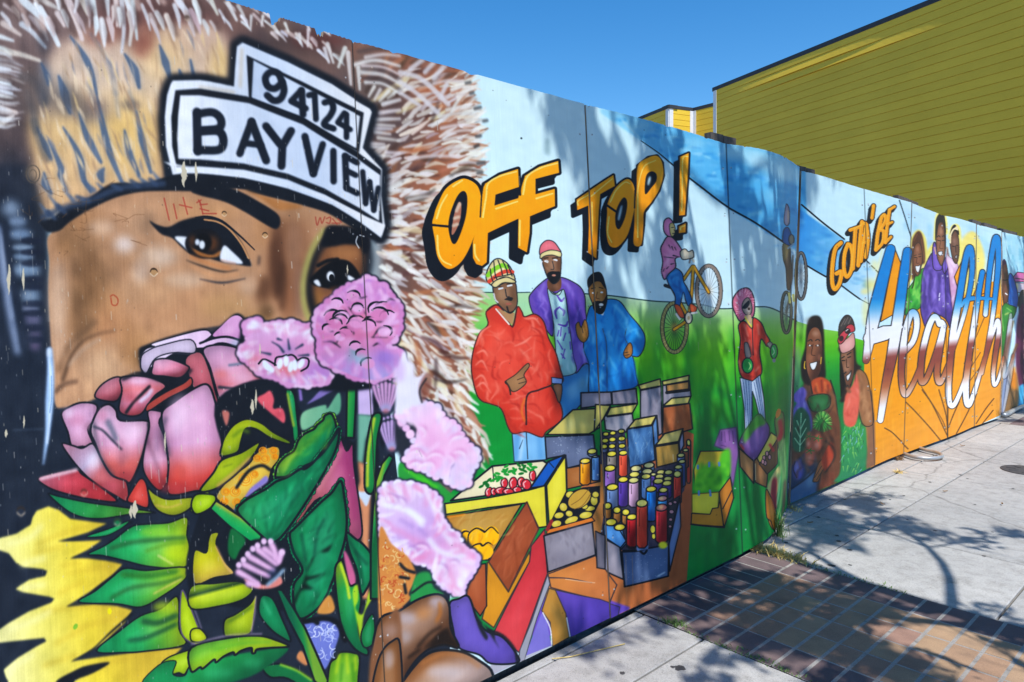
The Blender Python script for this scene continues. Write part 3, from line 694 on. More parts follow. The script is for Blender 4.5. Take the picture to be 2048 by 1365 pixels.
# purple jacket
F('#3f86bd', '1085,1040 1180,1020 1270,950 1312,1000 1292,1150 1205,1260 1130,1335 1095,1335', out=8, oc=BK); D('#86b9d8', 1180, 1130, 50, 70, .6); D('#2c6ea8', 1140, 1060, 40, 50, .6); D('#6f99a8', 1250, 1090, 40, 60, .6)
F('#7558bb', '880,505 905,455 960,400 1020,360 1110,360 1190,395 1235,430 1262,490 1270,620 1300,830 1302,955 1260,945 1192,1012 1165,820 1145,620 1120,450 1060,470 1010,440 1035,560 1042,760 960,660 905,600', out=8, oc=BK, grad=('880,450 1300,900', [(0, '#7a5cc0'), (.5, '#7152b4'), (1, '#8a70cc')]))
many('#54409a', 22, '1200,450 1225,600 1240,760;920,480 960,560 1010,640;1010,460 1030,600 1040,720;1170,520 1185,700', soft=8, alpha=.7); many('#a18bdc', 18, '985,400 960,470 950,540;1140,400 1180,480;1230,820 1270,930;1080,370 1130,400', soft=7, alpha=.7)
F('#a9d9de', '1006,440 1040,470 1085,480 1120,446 1150,640 1180,880 1202,1002 1110,1034 1082,1000 1062,850 1044,640', out=6, oc=BK, grad=('1050,450 1150,1020', [(0, '#bfe8ec'), (.6, '#a5d8dc'), (1, '#8cc0c4')]))
many('#6a4fae', 17, '1070,480 1100,520 1120,500;1090,560 1060,590 1070,640;1090,565 1120,590 1115,620;1080,680 1130,690 1145,660;1100,700 1095,760;1130,740 1115,790;1085,720 1075,760;1150,700 1155,740;1075,790 1110,850;1125,850 1110,910;1160,800 1165,850;1100,880 1125,915', soft=2, tp=(.5, .5), mid=1)
F('#6f4c38', '1012,372 1090,350 1098,432 1050,456 1010,436', out=0); D('#8a6550', 1060, 420, 30, 20, .7)
F('#86614a', '968,235 985,195 1050,172 1096,200 1098,300 1088,370 1050,402 1015,372 988,312', out=8, oc=BK); D('#a07a60', 1040, 270, 24, 40, .7); D('#5c3f30', 1085, 270, 16, 50, .6)
F('#1f2126', '1004,336 1030,318 1062,318 1092,322 1090,362 1052,402 1018,380'); E('#c48a78', 1050, 345, 14, 7); many('#24211f', 7, '982,228 1010,225;1040,228 1075,225'); many('#e6e8ec', 9, '988,248 1008,256;1052,238 1070,244'); S(BK, 5, '1040,250 1050,300 1030,305')
F('#f07d88', '954,205 958,145 1000,106 1050,116 1088,165 1095,188 1030,172 985,186', out=7, oc=BK); F('#f2dfa0', '958,232 964,196 1030,172 1096,186 1096,220 1040,206 990,212', out=6, oc=BK)
S('#e8eaee', 9, '968,250 962,285 980,310')
folds('880,505 960,400 1020,360 1010,440 1035,560 1042,760 960,660 905,600', 16, '#9d86da', '#4d3a94', 1.2, 90, 16, 3)
folds('1120,450 1190,395 1262,490 1270,620 1300,830 1302,955 1192,1012 1165,820 1145,620', 26, '#a08ade', '#4f3c98', 1.4, 110, 18, 4)
folds('1006,440 1085,480 1120,446 1150,640 1202,1002 1110,1034 1062,850', 14, '#d9f2f4', '#7fb4ba', 1.4, 90, 14, 5, .3, .5)
many('#e6e9ec', 5, '985,248 1000,242 1012,250;1048,240 1062,235 1074,242', alpha=.9); many('#b08a70', 8, '1035,260 1042,300;1000,290 1015,310', soft=3, alpha=.7)
# blue tracksuit top
O(1200, 400)
F('#2191dd', '-64,725 0,740 40,682 130,690 200,780 270,862 306,930 300,1010 262,1070 205,1062 226,1080 246,1200 250,1272 100,1312 -66,1335 -75,1130 -112,1010 -95,830', out=8, oc=BK, grad=('-60,800 300,1200', [(0, '#2a97e0'), (.5, '#1f8dd8'), (1, '#2284cc')]))
many('#0f5fa8', 16, '20,880 40,1000 48,1300;150,1060 140,1180 145,1290;215,880 180,960 190,1010;-40,820 -60,960;230,1100 238,1250;90,760 130,880', soft=6, alpha=.7)
many('#7cc9f5', 18, '100,720 170,800 200,880;30,1195 0,1240;250,900 280,940;-60,860 -40,980;170,1110 160,1200;60,900 70,960;-90,870 -80,960', soft=6, alpha=.75); many('#445260', 5, '18,880 45,1000 48,1310;180,880 170,940 190,985')
folds('-64,725 0,740 40,682 130,690 200,780 270,862 306,930 262,1070 226,1080 250,1272 -66,1335 -112,1010', 60, '#6fc2f2', '#0f62ae', 1.5, 110, 16, 6, .5)
F('#1976c4', '150,1290 145,1120 165,1075 225,1085 247,1270', alpha=.5, soft=5)
F('#e9f0f2', '-10,760 20,790 30,740 10,700 -20,720')
F('#a5733f', '-76,640 -74,590 -50,545 0,525 32,570 46,640 40,705 12,772 -25,762 -55,700', out=7, oc=BK); D('#c79358', -30, 620, 20, 40, .6); D('#7c5330', 30, 640, 12, 40, .6)
F('#1f2228', '-82,600 -86,545 -50,502 0,494 28,540 38,606 22,590 0,560 -40,562 -66,590'); F('#201f22', '-52,706 -20,690 20,690 46,650 50,690 30,762 0,782 -40,756'); E('#e8e4dc', 8, 716, 16, 10)
many('#2a221c', 6, '-60,608 -35,600;-5,598 20,605'); E('#e8e8e8', 12, 632, 10, 6); E('#e8e8e8', -46, 636, 10, 6); S('#5a3a22', 5, '-18,630 -25,670 -5,676')
F('#b0763c', '160,1052 175,1010 205,975 222,1010 216,1060 180,1082', out=6, oc=BK); many(BK, 4, '165,1045 190,1040;170,1062 200,1056')
O(800, 450)
F('#b27b3c', '1200,690 1220,664 1236,700 1258,650 1276,670 1286,760 1252,804 1212,765', out=6, oc=BK); S(BK, 4, '1240,700 1250,740')
# red hoodie
F('#7fb4e0', '765,1425 860,1405 990,1430 1004,1605 780,1620', sm=False, out=8, oc=BK); many('#4f8ac0', 26, '800,1440 790,1600;950,1450 960,1590', soft=9, alpha=.6); many('#d0e4f2', 18, '840,1440 820,1600', soft=6, alpha=.6); S(BK, 6, '862,1420 872,1600'); S('#1c2f44', 6, '838,1470 815,1530', tp=(.4, 1))
F('#df4a38', '498,870 540,745 600,682 588,595 655,545 705,585 765,695 800,562 832,595 850,628 920,610 980,660 1012,770 1062,870 1092,980 1112,1070 1035,1090 1060,1150 1105,1260 1096,1340 1000,1412 966,1452 860,1415 775,1428 736,1380 692,1260 620,1225 560,1205 520,1150 488,1000', out=10, oc='#4a2a2c',
  grad=('500,700 1000,1300', [(0, '#e2503e'), (.5, '#dc4534'), (1, '#cf3f30')]))
for i in range(26):
    x, y = nrng.uniform(520, 1040), nrng.uniform(700, 1300)
    if (x - 780) ** 2 / 260 ** 2 + (y - 1000) ** 2 / 360 ** 2 > 1: continue
    S('#b83329' if nrng.random() < .5 else '#ec6f5c', nrng.uniform(14, 26), [(x, y), (x + nrng.uniform(-10, 50), y + nrng.uniform(-50, 60)), (x + nrng.uniform(20, 90), y + nrng.uniform(-60, 90))], soft=8, alpha=.5, tp=(.4, .3), mid=1)
folds('498,870 540,745 600,682 700,700 850,628 920,610 1012,770 1062,870 1092,980 1035,1090 1105,1260 1096,1340 966,1452 775,1428 692,1260 560,1205 488,1000', 90, '#f27e6c', '#a92e26', 1.0, 110, 17, 7, .7, .6, 4, .35)
many('#f58d7c', 16, '520,830 560,730 620,690;515,960 560,930 600,1000;520,880 570,860 600,900;510,1060 560,1030 600,1100;520,1110 570,1080 620,1150;620,1200 660,1130;780,830 850,800 900,760;1020,920 1060,1010;840,880 900,840;850,640 920,640 960,690', soft=3, alpha=.85, tp=(.3, .3), mid=1)
many('#a02c26', 15, '760,700 775,760 770,800;640,930 630,1030 660,1060;900,700 960,740 990,860;1000,880 1020,1000;690,590 740,680;650,900 650,960;870,980 900,1060;700,1260 760,1340', soft=4, alpha=.75, tp=(.4, .4), mid=1)
F('#c63a2e', '588,600 655,548 705,588 765,698 800,565 832,600 820,680 770,770 700,690 620,650', alpha=.45, soft=5); S('#4a2a2c', 7, '592,590 655,548 705,588 768,700 800,565'); S('#e8dcd0', 10, '655,575 710,640 745,680', soft=2)
F('#ad8560', '660,565 730,600 782,600 768,684 722,645', sm=False)
F('#8b674e', '634,440 642,410 700,388 782,395 796,450 800,540 772,592 742,602 690,562 650,512', out=8, oc=BK); D('#a98668', 690, 480, 40, 50, .6); D('#5e4534', 770, 480, 24, 70, .6); D('#6e5442', 740, 560, 40, 24, .6)
F('#26262a', '712,510 745,494 770,500 760,520 730,515'); many('#26262a', 10, '730,560 745,600 775,590', soft=2); E('#9c5f50', 742, 540, 22, 8); many('#24211f', 6, '672,420 700,428;730,405 765,402'); many('#d8dde2', 12, '675,438 700,432;735,418 762,412'); S(BK, 6, '718,440 728,490 745,490'); many('#e4e6ea', 10, '640,470 650,510 668,530', alpha=.8)
F('#f2e0a2', '588,370 600,300 642,240 690,234 750,285 786,384 720,392 660,422 622,412', out=9, oc=BK)
S('#84c836', 30, '600,345 640,306 700,276 728,290'); S('#d8503c', 26, '608,388 660,348 720,318 768,322')
many(BK, 7, '640,250 650,340 665,380;668,240 690,300 700,350;700,245 725,300 735,345;735,275 755,320 765,350;615,300 625,360 640,400;640,362 770,335')
F('#ecd99c', '625,410 660,376 725,356 788,384 775,398 705,396 655,428', out=8, oc=BK); many(BK, 5, '660,376 725,356')
F('#ab805a', '718,1072 790,1022 866,950 882,968 846,1025 862,1078 805,1130 765,1138 742,1100', out=7, oc='#3c2e2a'); many('#3c2e2a', 5, '800,1060 850,1040;810,1085 858,1072'); S('#3c2e2a', 10, '720,1070 745,1110 755,1160')
S('#43262a', 12, '862,1365 866,1172 945,1130 1032,1098'); S('#e2802c', 14, '850,1190 830,1270 850,1340', soft=4, alpha=.7)
F('#8ba6e0', '1035,1042 1108,1052 1106,1088 1036,1084', sm=False, out=7, oc=BK); F('#9a6c50', '1045,1096 1104,1096 1098,1190 1082,1212 1060,1150', out=6, oc=BK)
# ---------------------------------------------------------------- the riders
O(1200, 400)
def wheel(cx, cy, rx, ry, tyre, hub, n=26, col='#4a5560', tw=20):
    E(None, cx, cy, rx, ry, out=tw + 10, oc='#2a2c30'); E(None, cx, cy, rx, ry, out=tw, oc=tyre)
    E(None, cx, cy, rx - tw * .6, ry - tw * .6, out=4, oc='#2a2c30')
    for k in range(n):
        a = k * 2 * math.pi / n
        S(col, 3.2, [(cx, cy), (cx + (rx - tw * .5) * math.cos(a), cy + (ry - tw * .5) * math.sin(a))], alpha=.85, sm=False)
    D(hub, cx, cy, 26, 34, .8)
E('#d4e4ec', 742, 620, 80, 175, alpha=.5)
wheel(742, 622, 82, 172, '#8d7f74', '#e0cfae', 34, '#dfe8ee')
for k in range(20): S('#33383c', 2.5, [(742, 622), (742 + 66 * math.cos(k * .314 + .1), 622 + 150 * math.sin(k * .314 + .1))], sm=False, alpha=.6)
wheel(508, 872, 84, 168, '#978a58', '#caa050', 26, '#24382c')
for k in range(30): S('#d2c486', 4, [(508 + 76 * math.cos(k * .21), 872 + 158 * math.sin(k * .21)), (508 + 92 * math.cos(k * .21 + .02), 872 + 178 * math.sin(k * .21 + .02))], sm=False, alpha=.7)
for w_, c in ((26, BK), (17, '#e2a02a')):
    many(c, w_, '570,545 632,455;640,455 742,632;636,470 625,640 608,790;490,595 540,690 600,800;505,885 560,850 605,815')
S(BK, 24, '445,585 490,600'); many('#8f8a88', 12, '610,430 620,395 640,390'); S('#d9cfba', 16, '640,420 615,380 620,350')
E('#d8ccb4', 605, 806, 25, 40, out=7, oc=BK); E('#a89878', 605, 806, 8, 14)
F('#1d7cc2', '452,520 470,485 512,465 560,500 572,560 600,610 628,690 604,725 585,690 568,630 545,722 515,722 510,650 470,580', out=8, oc=BK); many('#0d4f8c', 12, '480,540 520,520;500,580 530,600;540,540 550,640', soft=4, alpha=.7); S('#58a8de', 14, '480,510 530,490', soft=5, alpha=.6)
F('#e8643c', '508,715 548,728 576,800 545,800 520,760', out=6, oc=BK); F('#e8643c', '615,710 660,732 652,765 618,762', out=6, oc=BK); many('#ece6d8', 14, '520,780 545,815;625,775 660,770')
F('#e58cb2', '428,300 460,252 500,262 552,332 560,382 514,402 516,460 470,505 440,545 420,490 428,420 414,340', out=9, oc=BK); F('#e58cb2', '490,290 552,335 556,392 510,385 500,340', alpha=.7); many(BK, 9, '470,310 480,330;490,320 500,345;510,325 520,345;500,380 540,390;438,390 505,398;430,490 440,470;455,470 470,455;485,440 505,435', tp=(1, .4)); many('#c06a94', 18, '440,350 450,480;480,280 520,330', soft=6, alpha=.6)
F('#e48ab4', '434,205 438,145 470,124 500,158 512,205 500,250 476,252 452,240', out=8, oc=BK); F('#dcbf7c', '474,172 500,160 514,205 502,246 482,240', out=4, oc=BK); many(BK, 5, '488,190 502,188;506,205 512,216;495,230 506,230')
F('#dccdb2', '548,355 580,335 605,355 632,345 640,390 600,405 560,405', out=7, oc=BK)
folds('428,300 460,252 500,262 552,332 514,402 470,505 440,545 420,490 414,340', 16, '#f4b4d0', '#b4648e', 1.3, 60, 12, 8)
folds('452,520 512,465 572,560 628,690 585,690 545,722 515,722', 14, '#5cb0e6', '#0f5292', 1.3, 60, 12, 9)
# second rider, paler
E('#b0c6d8', 1372, 520, 34, 160, alpha=.5)
wheel(1372, 520, 36, 160, '#6d6862', '#9aa0a0', 24, '#5a6670', 12); wheel(1272, 770, 33, 140, '#6c6a58', '#8a8a70', 18, '#4a5a58', 12)
many('#6a655c', 14, '1290,330 1300,640;1300,640 1272,770;1318,380 1300,640'); S('#8fb0c8', 10, '1290,340 1325,400 1305,650', alpha=.8)
F('#6b5a4c', '1248,305 1292,300 1304,420 1314,520 1296,610 1276,600 1268,470 1250,400', out=5, oc='#343438'); F('#9a8a5c', '1250,300 1285,300 1288,360 1255,420', alpha=.7, soft=3)
F('#1f5f9c', '1245,275 1254,205 1284,188 1310,255 1300,310 1262,298', out=5, oc='#2a3038'); E('#8a8474', 1306, 270, 18, 34, out=5, oc='#2a3038'); S('#8fa2b0', 12, '1285,330 1320,300')
F('#a8a0b4', '1256,130 1264,60 1274,26 1290,62 1292,150 1278,175 1262,165', out=5, oc='#3a3a48'); F('#c3a898', '1276,80 1288,75 1291,130 1280,160', alpha=.8)
many('#c8c070', 16, '1290,640 1295,700;1318,650 1322,690'); 
# man in the fur-edged hood
F('#d97a94', '904,725 912,665 955,614 1010,603 1044,650 1056,730 1044,800 1000,806 960,830 935,800', out=9, oc=BK)
for k in range(70):
    a = nrng.uniform(1.9, 6.9); r0 = nrng.uniform(.55, 1)
    x, y = 985 + 62 * r0 * math.cos(a), 715 + 100 * r0 * math.sin(a)
    S(jit('#f0aabc' if nrng.random() < .6 else '#b8506e', .04), 5, [(x, y), (x + 12 * math.cos(a + .5), y + 20 * math.sin(a + .5))], alpha=.8)
F('#a8978c', '968,735 980,690 1012,668 1036,720 1034,770 1012,790 985,775', out=5, oc=BK); F(BK, '972,732 1012,688 1022,705 1008,735 985,745'); D('#d8d0c8', 1015, 755, 12, 10, .8); E('#40302c', 1016, 745, 8, 10)
F('#b9a284', '985,790 1030,785 1040,830 1020,880', sm=False); S('#e8cf5a', 9, '990,800 1035,870 1040,820')
F('#d8493a', '945,860 985,828 1038,880 1046,806 1100,840 1130,910 1160,965 1140,1002 1100,950 1090,1050 1104,1180 1040,1242 965,1205 944,1100 958,960', out=9, oc=BK)
folds('945,860 985,828 1100,840 1160,965 1100,950 1104,1180 1040,1242 965,1205', 24, '#f28a78', '#8f2622', 1.3, 60, 10, 10)
many('#8f2a26', 12, '965,880 980,960;1010,1080 1030,1180;1060,900 1050,1060;1000,1200 1050,1210;1100,880 1130,950', soft=4, alpha=.7); many('#f08a78', 12, '985,850 1010,930;950,1100 970,1180;1075,850 1085,920;1020,960 1010,1010;1060,1170 1085,1140', soft=4, alpha=.8); S(BK, 6, '1040,880 1045,1060')
F('#9a8c84', '985,985 1005,975 1020,1010 1030,1070 995,1075', out=5, oc=BK); E('#2fa552', 1007, 1132, 37, 52, out=8, oc=BK); E('#1d7d3c', 1000, 1120, 18, 30, soft=6, alpha=.7); S('#b8e08a', 6, '1015,1110 1028,1135 1015,1160')
F('#a09488', '1140,985 1165,970 1185,1000 1165,1020', out=5, oc=BK); E('#2fa552', 1187, 1036, 24, 50, out=7, oc=BK); S('#bfe6b0', 5, '1180,1010 1190,1040 1178,1060'); E('#8c8c90', 1188, 1098, 12, 14)
O(1200, 700)
F('#cfdff2', '955,190 1040,215 1092,172 1118,330 1130,490 1090,465 1060,340 1040,285 1040,400 1036,500 990,552 984,400', sm=False, out=7, oc=BK)
many('#44598c', 4, '975,205 990,330 1000,540;995,210 1005,340 1012,520;1015,215 1020,340 1026,505;1032,218 1032,330 1034,480;1050,220 1075,340 1100,460;1065,205 1088,320 1112,470;1080,190 1100,320 1122,480')
OUTK[:] = [1.05, 1.5]; SHK[:] = [.2, .10]
# ---------------------------------------------------------------- the stall: crates, boxes and tins
O(1200, 965)
F('#b0683f', '-420,420 -100,0 100,-260 440,-420 640,-330 625,200 590,700 60,950 -420,840', sm=False, grad=('-300,600 600,100', [(0, '#c47d48'), (.5, '#b56c42'), (1, '#a05a3a')]))
F('#6a50ae', '-500,770 -60,800 60,800 200,850 230,1000 -60,1050 -500,1050', sm=False, soft=3)
O(800, 800)
F('#2f8f3f', '0,430 130,440 350,640 420,620 310,720 260,700 100,600 0,560', soft=4); many('#4fc02c', 22, '40,470 130,540 250,600;120,480 200,580', soft=6, alpha=.8)
# box front at the back
F('#6b7590', '990,255 1320,240 1340,420 1140,470 1130,380 1000,405', sm=False, out=10)
for i in range(40): E('#b0bccb', nrng.uniform(1050, 1310), nrng.uniform(250, 370), 3, 4, alpha=.6)
F('#cdbd6c', '1000,240 1180,70 1365,60 1365,190 1290,235', sm=False, out=10); D('#e4dc90', 1160, 180, 30, 60, .6); D('#a8965a', 1300, 130, 30, 50, .6)
O(1200, 700)
F('#8d8795', '-130,295 75,288 82,372 -130,400', sm=False, out=10); F('#8b8592', '80,288 246,264 256,365 85,376', sm=False, out=10)
F('#c9bb6a', '-30,375 72,380 20,475 -40,560', sm=False, out=9); F('#c9bb6a', '72,394 256,368 222,430 44,452', sm=False, out=9)
F('#a6a1aa', '28,460 220,436 228,490 172,565 38,545', sm=False, out=9)
F('#c9bb70', '263,242 410,198 416,246 276,272', sm=False, out=9); F('#928d9b', '276,278 416,250 424,570 400,585 388,448 276,466', sm=False, out=9); D('#7d7888', 350, 380, 30, 80, .5)
F('#cdbe6e', '424,215 608,174 606,210 430,242', sm=False, out=9); F('#9a95a0', '428,245 610,212 622,318 490,330 430,380', sm=False, out=8); F('#bd884e', '452,240 606,216 606,272 456,292', sm=False, out=9); S(K, 22, '455,292 606,274', sm=False)
F('#cdbe6e', '490,330 620,318 602,366 430,384', sm=False, out=9); F('#a7623c', '430,392 612,366 632,540 560,562 520,560 428,580', sm=False, out=9); D('#8c4e30', 560, 460, 40, 70, .5)
F('#cdbb6a', '240,475 386,448 352,512 188,538', sm=False, out=10); F('#4a76a6', '184,542 360,516 376,752 290,782 200,805', sm=False, out=10); F('#5c84b4', '360,512 386,450 398,650 376,742', sm=False, out=8)
for i in range(30):
    x, y = nrng.uniform(200, 360), nrng.uniform(550, 760); S('#8fb2d2', 4, [(x, y), (x + nrng.uniform(-20, 20), y + nrng.uniform(10, 40))], alpha=.4, soft=2)
F('#c2b26c', '440,572 566,538 536,626 378,652', sm=False, out=10); F('#b38d48', '378,660 536,636 546,762 388,802', sm=False, out=10); F('#8a90ae', '540,632 566,545 572,652 546,702', sm=False, out=8)
F('#8f92a6', '-10,540 175,560 200,800 120,1100 20,1120 -10,900', sm=False, alpha=.0)
TOPY = '#dcc63e'
def can(x, y, hw, h, col, top=TOPY, eh=None, gl=True):
    eh = eh or hw * .55
    if h > 0:
        P = [(x - hw, y), (x - hw, y + h), (x - hw * .5, y + h + eh * .8), (x + hw * .5, y + h + eh * .8), (x + hw, y + h), (x + hw, y)]
        F(col, P, sm=False, grad=((np.array([[x - hw, y], [x + hw, y]])), [(0, rgb(col) * 1.0), (.35, np.minimum(rgb(col) * 1.25, 1)), (1, rgb(col) * .7)]))
        S(K, 8, P, closed=True, sm=False)
        if gl and h > 90: S(rgb(col) * .55, 6, [(x - hw * .45, y + eh + 14), (x - hw * .45, y + h * .55)], sm=False)
    E(top, x, y, hw, eh, out=9, rot=-.12); D('#f2e68a', x - hw * .2, y - eh * .1, hw * .5, eh * .6, .6)
F('#3c3a4e', '0,560 170,560 200,805 390,806 546,768 600,640 598,800 575,960 545,1000 470,1365 0,1365', sm=False)
F('#b57a44', '-30,760 20,790 30,1100 -10,1365 -60,1300', sm=False)
for x, y in ((40, 575), (88, 568), (146, 556)): can(x, y, 22, 0, K, eh=14)
for x, y in ((35, 620), (85, 612), (148, 606), (28, 660), (82, 658), (150, 656)): can(x, y, 25, 30, '#59607a', eh=16)
can(158, 703, 30, 150, '#e2573f'); can(80, 710, 34, 92, '#8a8078')
can(68, 808, 38, 120, '#9a6fb4'); can(334, 788, 36, 30, '#7a9ac8', '#cfc48e'); can(246, 810, 38, 30, '#7a9ac8', '#cfc48e'); can(322, 830, 36, 60, '#6f8fc0', '#d2c88c'); can(365, 850, 20, 100, '#6a4fa0', '#d2c88c')
can(235, 850, 36, 30, '#7a8ab0', '#d8c860'); can(158, 885, 35, 172, '#5a3f96'); can(230, 890, 36, 168, '#bd98b4', '#c4c07a'); can(314, 864, 33, 140, '#6a8cbc', '#d8c860'); can(84, 937, 40, 140, '#6f86ae')
for x, y in ((416, 835), (468, 836), (406, 864), (463, 880)): can(x, y, 30, 20, '#504a80', '#cfc06a')
can(398, 896, 34, 60, '#5a4590', '#d8c860'); can(458, 910, 33, 90, '#4a3a8c', '#d8c860'); can(432, 957, 31, 60, '#5a4592', '#d8c860')
can(605, 634, 14, 260, '#d8503c', '#d8d060', eh=22); can(585, 685, 20, 110, '#8a5038', '#c8bc74'); can(553, 720, 26, 60, '#6a7a9c', '#c8bc74'); can(560, 762, 24, 160, '#3a5c98', '#c8bc74'); can(535, 800, 27, 140, '#5f80b4', '#c8bc74')
can(528, 848, 27, 190, '#e0463a', '#d8cc70', eh=22); can(350, 950, 35, 205, '#1f74c2'); can(426, 1014, 34, 60, '#3f92d4', '#c58484')
F('#34343f', '470,1040 545,995 470,1300 460,1200', sm=False, out=6)
for x, y, r in ((480, 1050, 15), (512, 1040, 13), (488, 1105, 17), (482, 1158, 14), (478, 1205, 12)): E('#c48a92', x, y, r, r * .8, out=5)
for x, y in ((52, 1065), (116, 1094), (176, 1108)): can(x, y, 27, 70, '#a5703c', eh=22)
can(76, 1178, 38, 60, '#5f94d4', eh=24)
F('#5f9bda', '28,1200 150,1215 180,1320 140,1365 30,1290', sm=False, out=8); can(135, 1212, 38, 0, K, eh=22)
can(420, 1078, 40, 225, '#c4353c', '#b46c6c', eh=24); can(286, 1046, 38, 290, '#e2503e', '#d8cc70', eh=26); can(218, 1140, 36, 200, '#b4272f')
O(1200, 965)
F('#9b939d', '-2,366 136,440 160,662 -2,588', sm=False, out=10); F('#5f9bda', '26,290 120,300 178,400 140,446 30,372', sm=False, out=8); can(76, 272, 38, 0, K, eh=24); can(135, 306, 38, 0, K, eh=22)
F('#56698c', '150,474 250,470 330,450 470,424 466,640 168,712', sm=False, out=11, grad=('150,450 450,700', [(0, '#50648a'), (1, '#62789c')])); F('#6c80a8', '470,424 545,104 552,300 476,606', sm=False, out=8)
F('#6a84b4', '250,470 330,455 330,400 250,430', sm=False, alpha=.8); S(K, 18, '160,470 245,466', sm=False); S(K, 14, '275,470 300,488 320,465')
can(218, 236, 36, 190, '#b4272f'); can(286, 142, 38, 285, '#e2503e', '#d8cc70', eh=26); can(420, 172, 40, 225, '#c4353c', '#b46c6c', eh=24); E('#e6dc3c', 430, 428, 30, 24, soft=3); E('#d8c84a', 360, 320, 18, 28, out=5); E('#d8c84a', 366, 368, 14, 20, out=5)
for i in range(40):
    x, y = nrng.uniform(165, 460), nrng.uniform(490, 680); E('#b8c6da', x, y, 2.5, 3, alpha=.5)
S('#dfe8f0', 10, '395,640 440,615', soft=3, alpha=.7)
for x in (175, 220): S('#c9885c', 4, [(x, 500), (x + 8, 830)], alpha=.4)
S('#8a4f32', 26, '600,0 560,300 500,640', soft=10, alpha=.5)
for q, lc, dc, sd in (('984,255 1320,240 1340,420 1140,470 1000,405', '#9aa6bc', '#4a546c', 1),): pass
# produce in front: yellow and brown crates
O(800, 800)
F('#a86c3c', '1136,470 1365,430 1365,560 1140,612', sm=False, out=8); can(1264, 420, 36, 150, '#e88a1c', '#e0c040', eh=18); can(1312, 354, 32, 20, '#5c6a80', '#d8c858', eh=18); can(1335, 390, 26, 160, '#6f9ee0', '#7fa8e0', eh=6)
F('#f0e2ba', '346,692 630,455 975,418 1010,440 884,612', sm=False, out=12)
S(K, 7, '632,455 640,560'); F('#1f60b2', '888,606 1012,424 1122,378 1045,500 982,592', sm=False, out=11); S(K, 6, '1010,420 1050,465', sm=False)
for x, y, rx, ry, ro in ((606, 632, 24, 34, .3), (640, 630, 20, 26, 0), (690, 622, 44, 24, -.1), (740, 628, 40, 20, 0), (712, 570, 24, 34, 0), (772, 572, 27, 42, .1), (828, 566, 26, 36, 0), (862, 580, 32, 36, -.3), (905, 520, 22, 38, 0), (800, 616, 30, 20, 0)):
    E('#cc3440', x, y, rx, ry, out=6, rot=ro); S('#f2c8c8', 6, [(x - rx * .4, y + ry * .5), (x - rx * .6, y - ry * .2), (x - rx * .1, y - ry * .6)], soft=1)
for i in range(34):
    x, y = [(590, 575), (700, 500), (770, 490), (840, 480), (910, 470), (650, 540)][i % 6]; x += nrng.normal(0, 22); y += nrng.normal(0, 20)
    E('#1f9038' if i % 3 else '#126a2c', x, y, 20, 9, rot=nrng.uniform(-1, 1))
F('#efe04c', '305,712 600,672 884,618 990,588 1004,868 945,876 868,706 600,740 312,786', sm=False, out=10, grad=('300,720 1000,800', [(0, '#f5e854'), (1, '#eddc46')]))
F('#e6d746', '1000,588 1130,384 1138,628 1018,868', sm=False, out=10)
F('#bf9048', '308,800 832,714 602,1098 500,1090 430,1000 312,900', sm=False, out=9, grad=('320,800 700,1000', [(0, '#cf8c3c'), (.3, '#bd9550'), (1, '#c08f44')]))
S('#f0911c', 14, '320,800 440,785', soft=4, alpha=.8)
for x, y, rx, ry in ((440, 945, 34, 60), (530, 940, 62, 72), (625, 930, 52, 66), (560, 1040, 78, 56)):
    E('#ffb516', x, y, rx, ry, out=0)
for q in ('415,980 420,920 445,900 470,905', '465,985 470,920 520,880 570,900 580,905 625,872 672,915', '480,1035 500,1000 545,985 565,1000 600,978 632,995'): S(K, 13, q, tp=(.5, .5), mid=1)
many('#ffd65a', 10, '500,910 490,960;600,900 590,940;530,1010 520,1060', soft=4, alpha=.8); many('#e08c10', 10, '545,920 540,980;640,960 620,1010;430,960 440,1000', soft=4, alpha=.8)
F('#a3552f', '605,1110 866,700 946,884 740,1312', sm=False, out=9, oc='#4a3030', grad=('650,800 850,1200', [(0, '#a9583a'), (1, '#99502f')])); S('#843f22', 8, '780,950 805,1170', soft=3, alpha=.6)
F('#d8932a', '596,1115 606,1112 740,1316 884,1040 892,1098 640,1560 560,1500 585,1400', sm=False, out=9, oc='#4a3a30')
F('#a6572f', '430,1270 505,1130 585,1122 592,1410 548,1480 470,1380', sm=False, out=8, grad=('450,1200 560,1450', [(0, '#b0603a'), (1, '#9a5030')]))
O(800, 965)
F('#ce4148', '884,545 895,440 988,322 1006,630 815,1168 640,1030', sm=False, out=8, oc='#3a3038', grad=('900,500 750,1100', [(0, '#c83c44'), (1, '#d44a50')]))
F('#a9a9b4', '1008,635 1028,684 935,930 850,1220 808,1228 818,1150 900,950', sm=False, out=6, oc='#44464e')
F('#d68a4c', '1010,630 1335,505 1480,700 1420,850 1365,805 1030,722', sm=False, out=8, oc='#40363a', grad=('1050,700 1350,650', [(0, '#da8c4c'), (1, '#c77a48')])); S('#3a3440', 9, '1020,655 1150,660 1310,690', tp=(1, .4)); S('#e8c0a0', 5, '1130,665 1330,690', alpha=.8)
F('#7b72bd', '860,1190 895,1080 965,900 1000,940 1035,1120', sm=False, out=0); F('#6950b0', '1058,738 1365,802 1500,850 1480,960 1365,985 1165,1062 1140,930', sm=False, out=6, oc='#3a3448', grad=('1060,800 1400,900', [(0, '#6c54b4'), (1, '#5a46a4')]))
F('#c38e44', '1018,728 1060,740 1132,900 1155,1062 1042,1125 1025,960 968,880', sm=False, out=6, oc='#443c38'); S('#e8e6e2', 8, '975,895 1025,1000 1036,1110', soft=2); S('#dfe2ea', 8, '1138,930 1160,1055', soft=2)
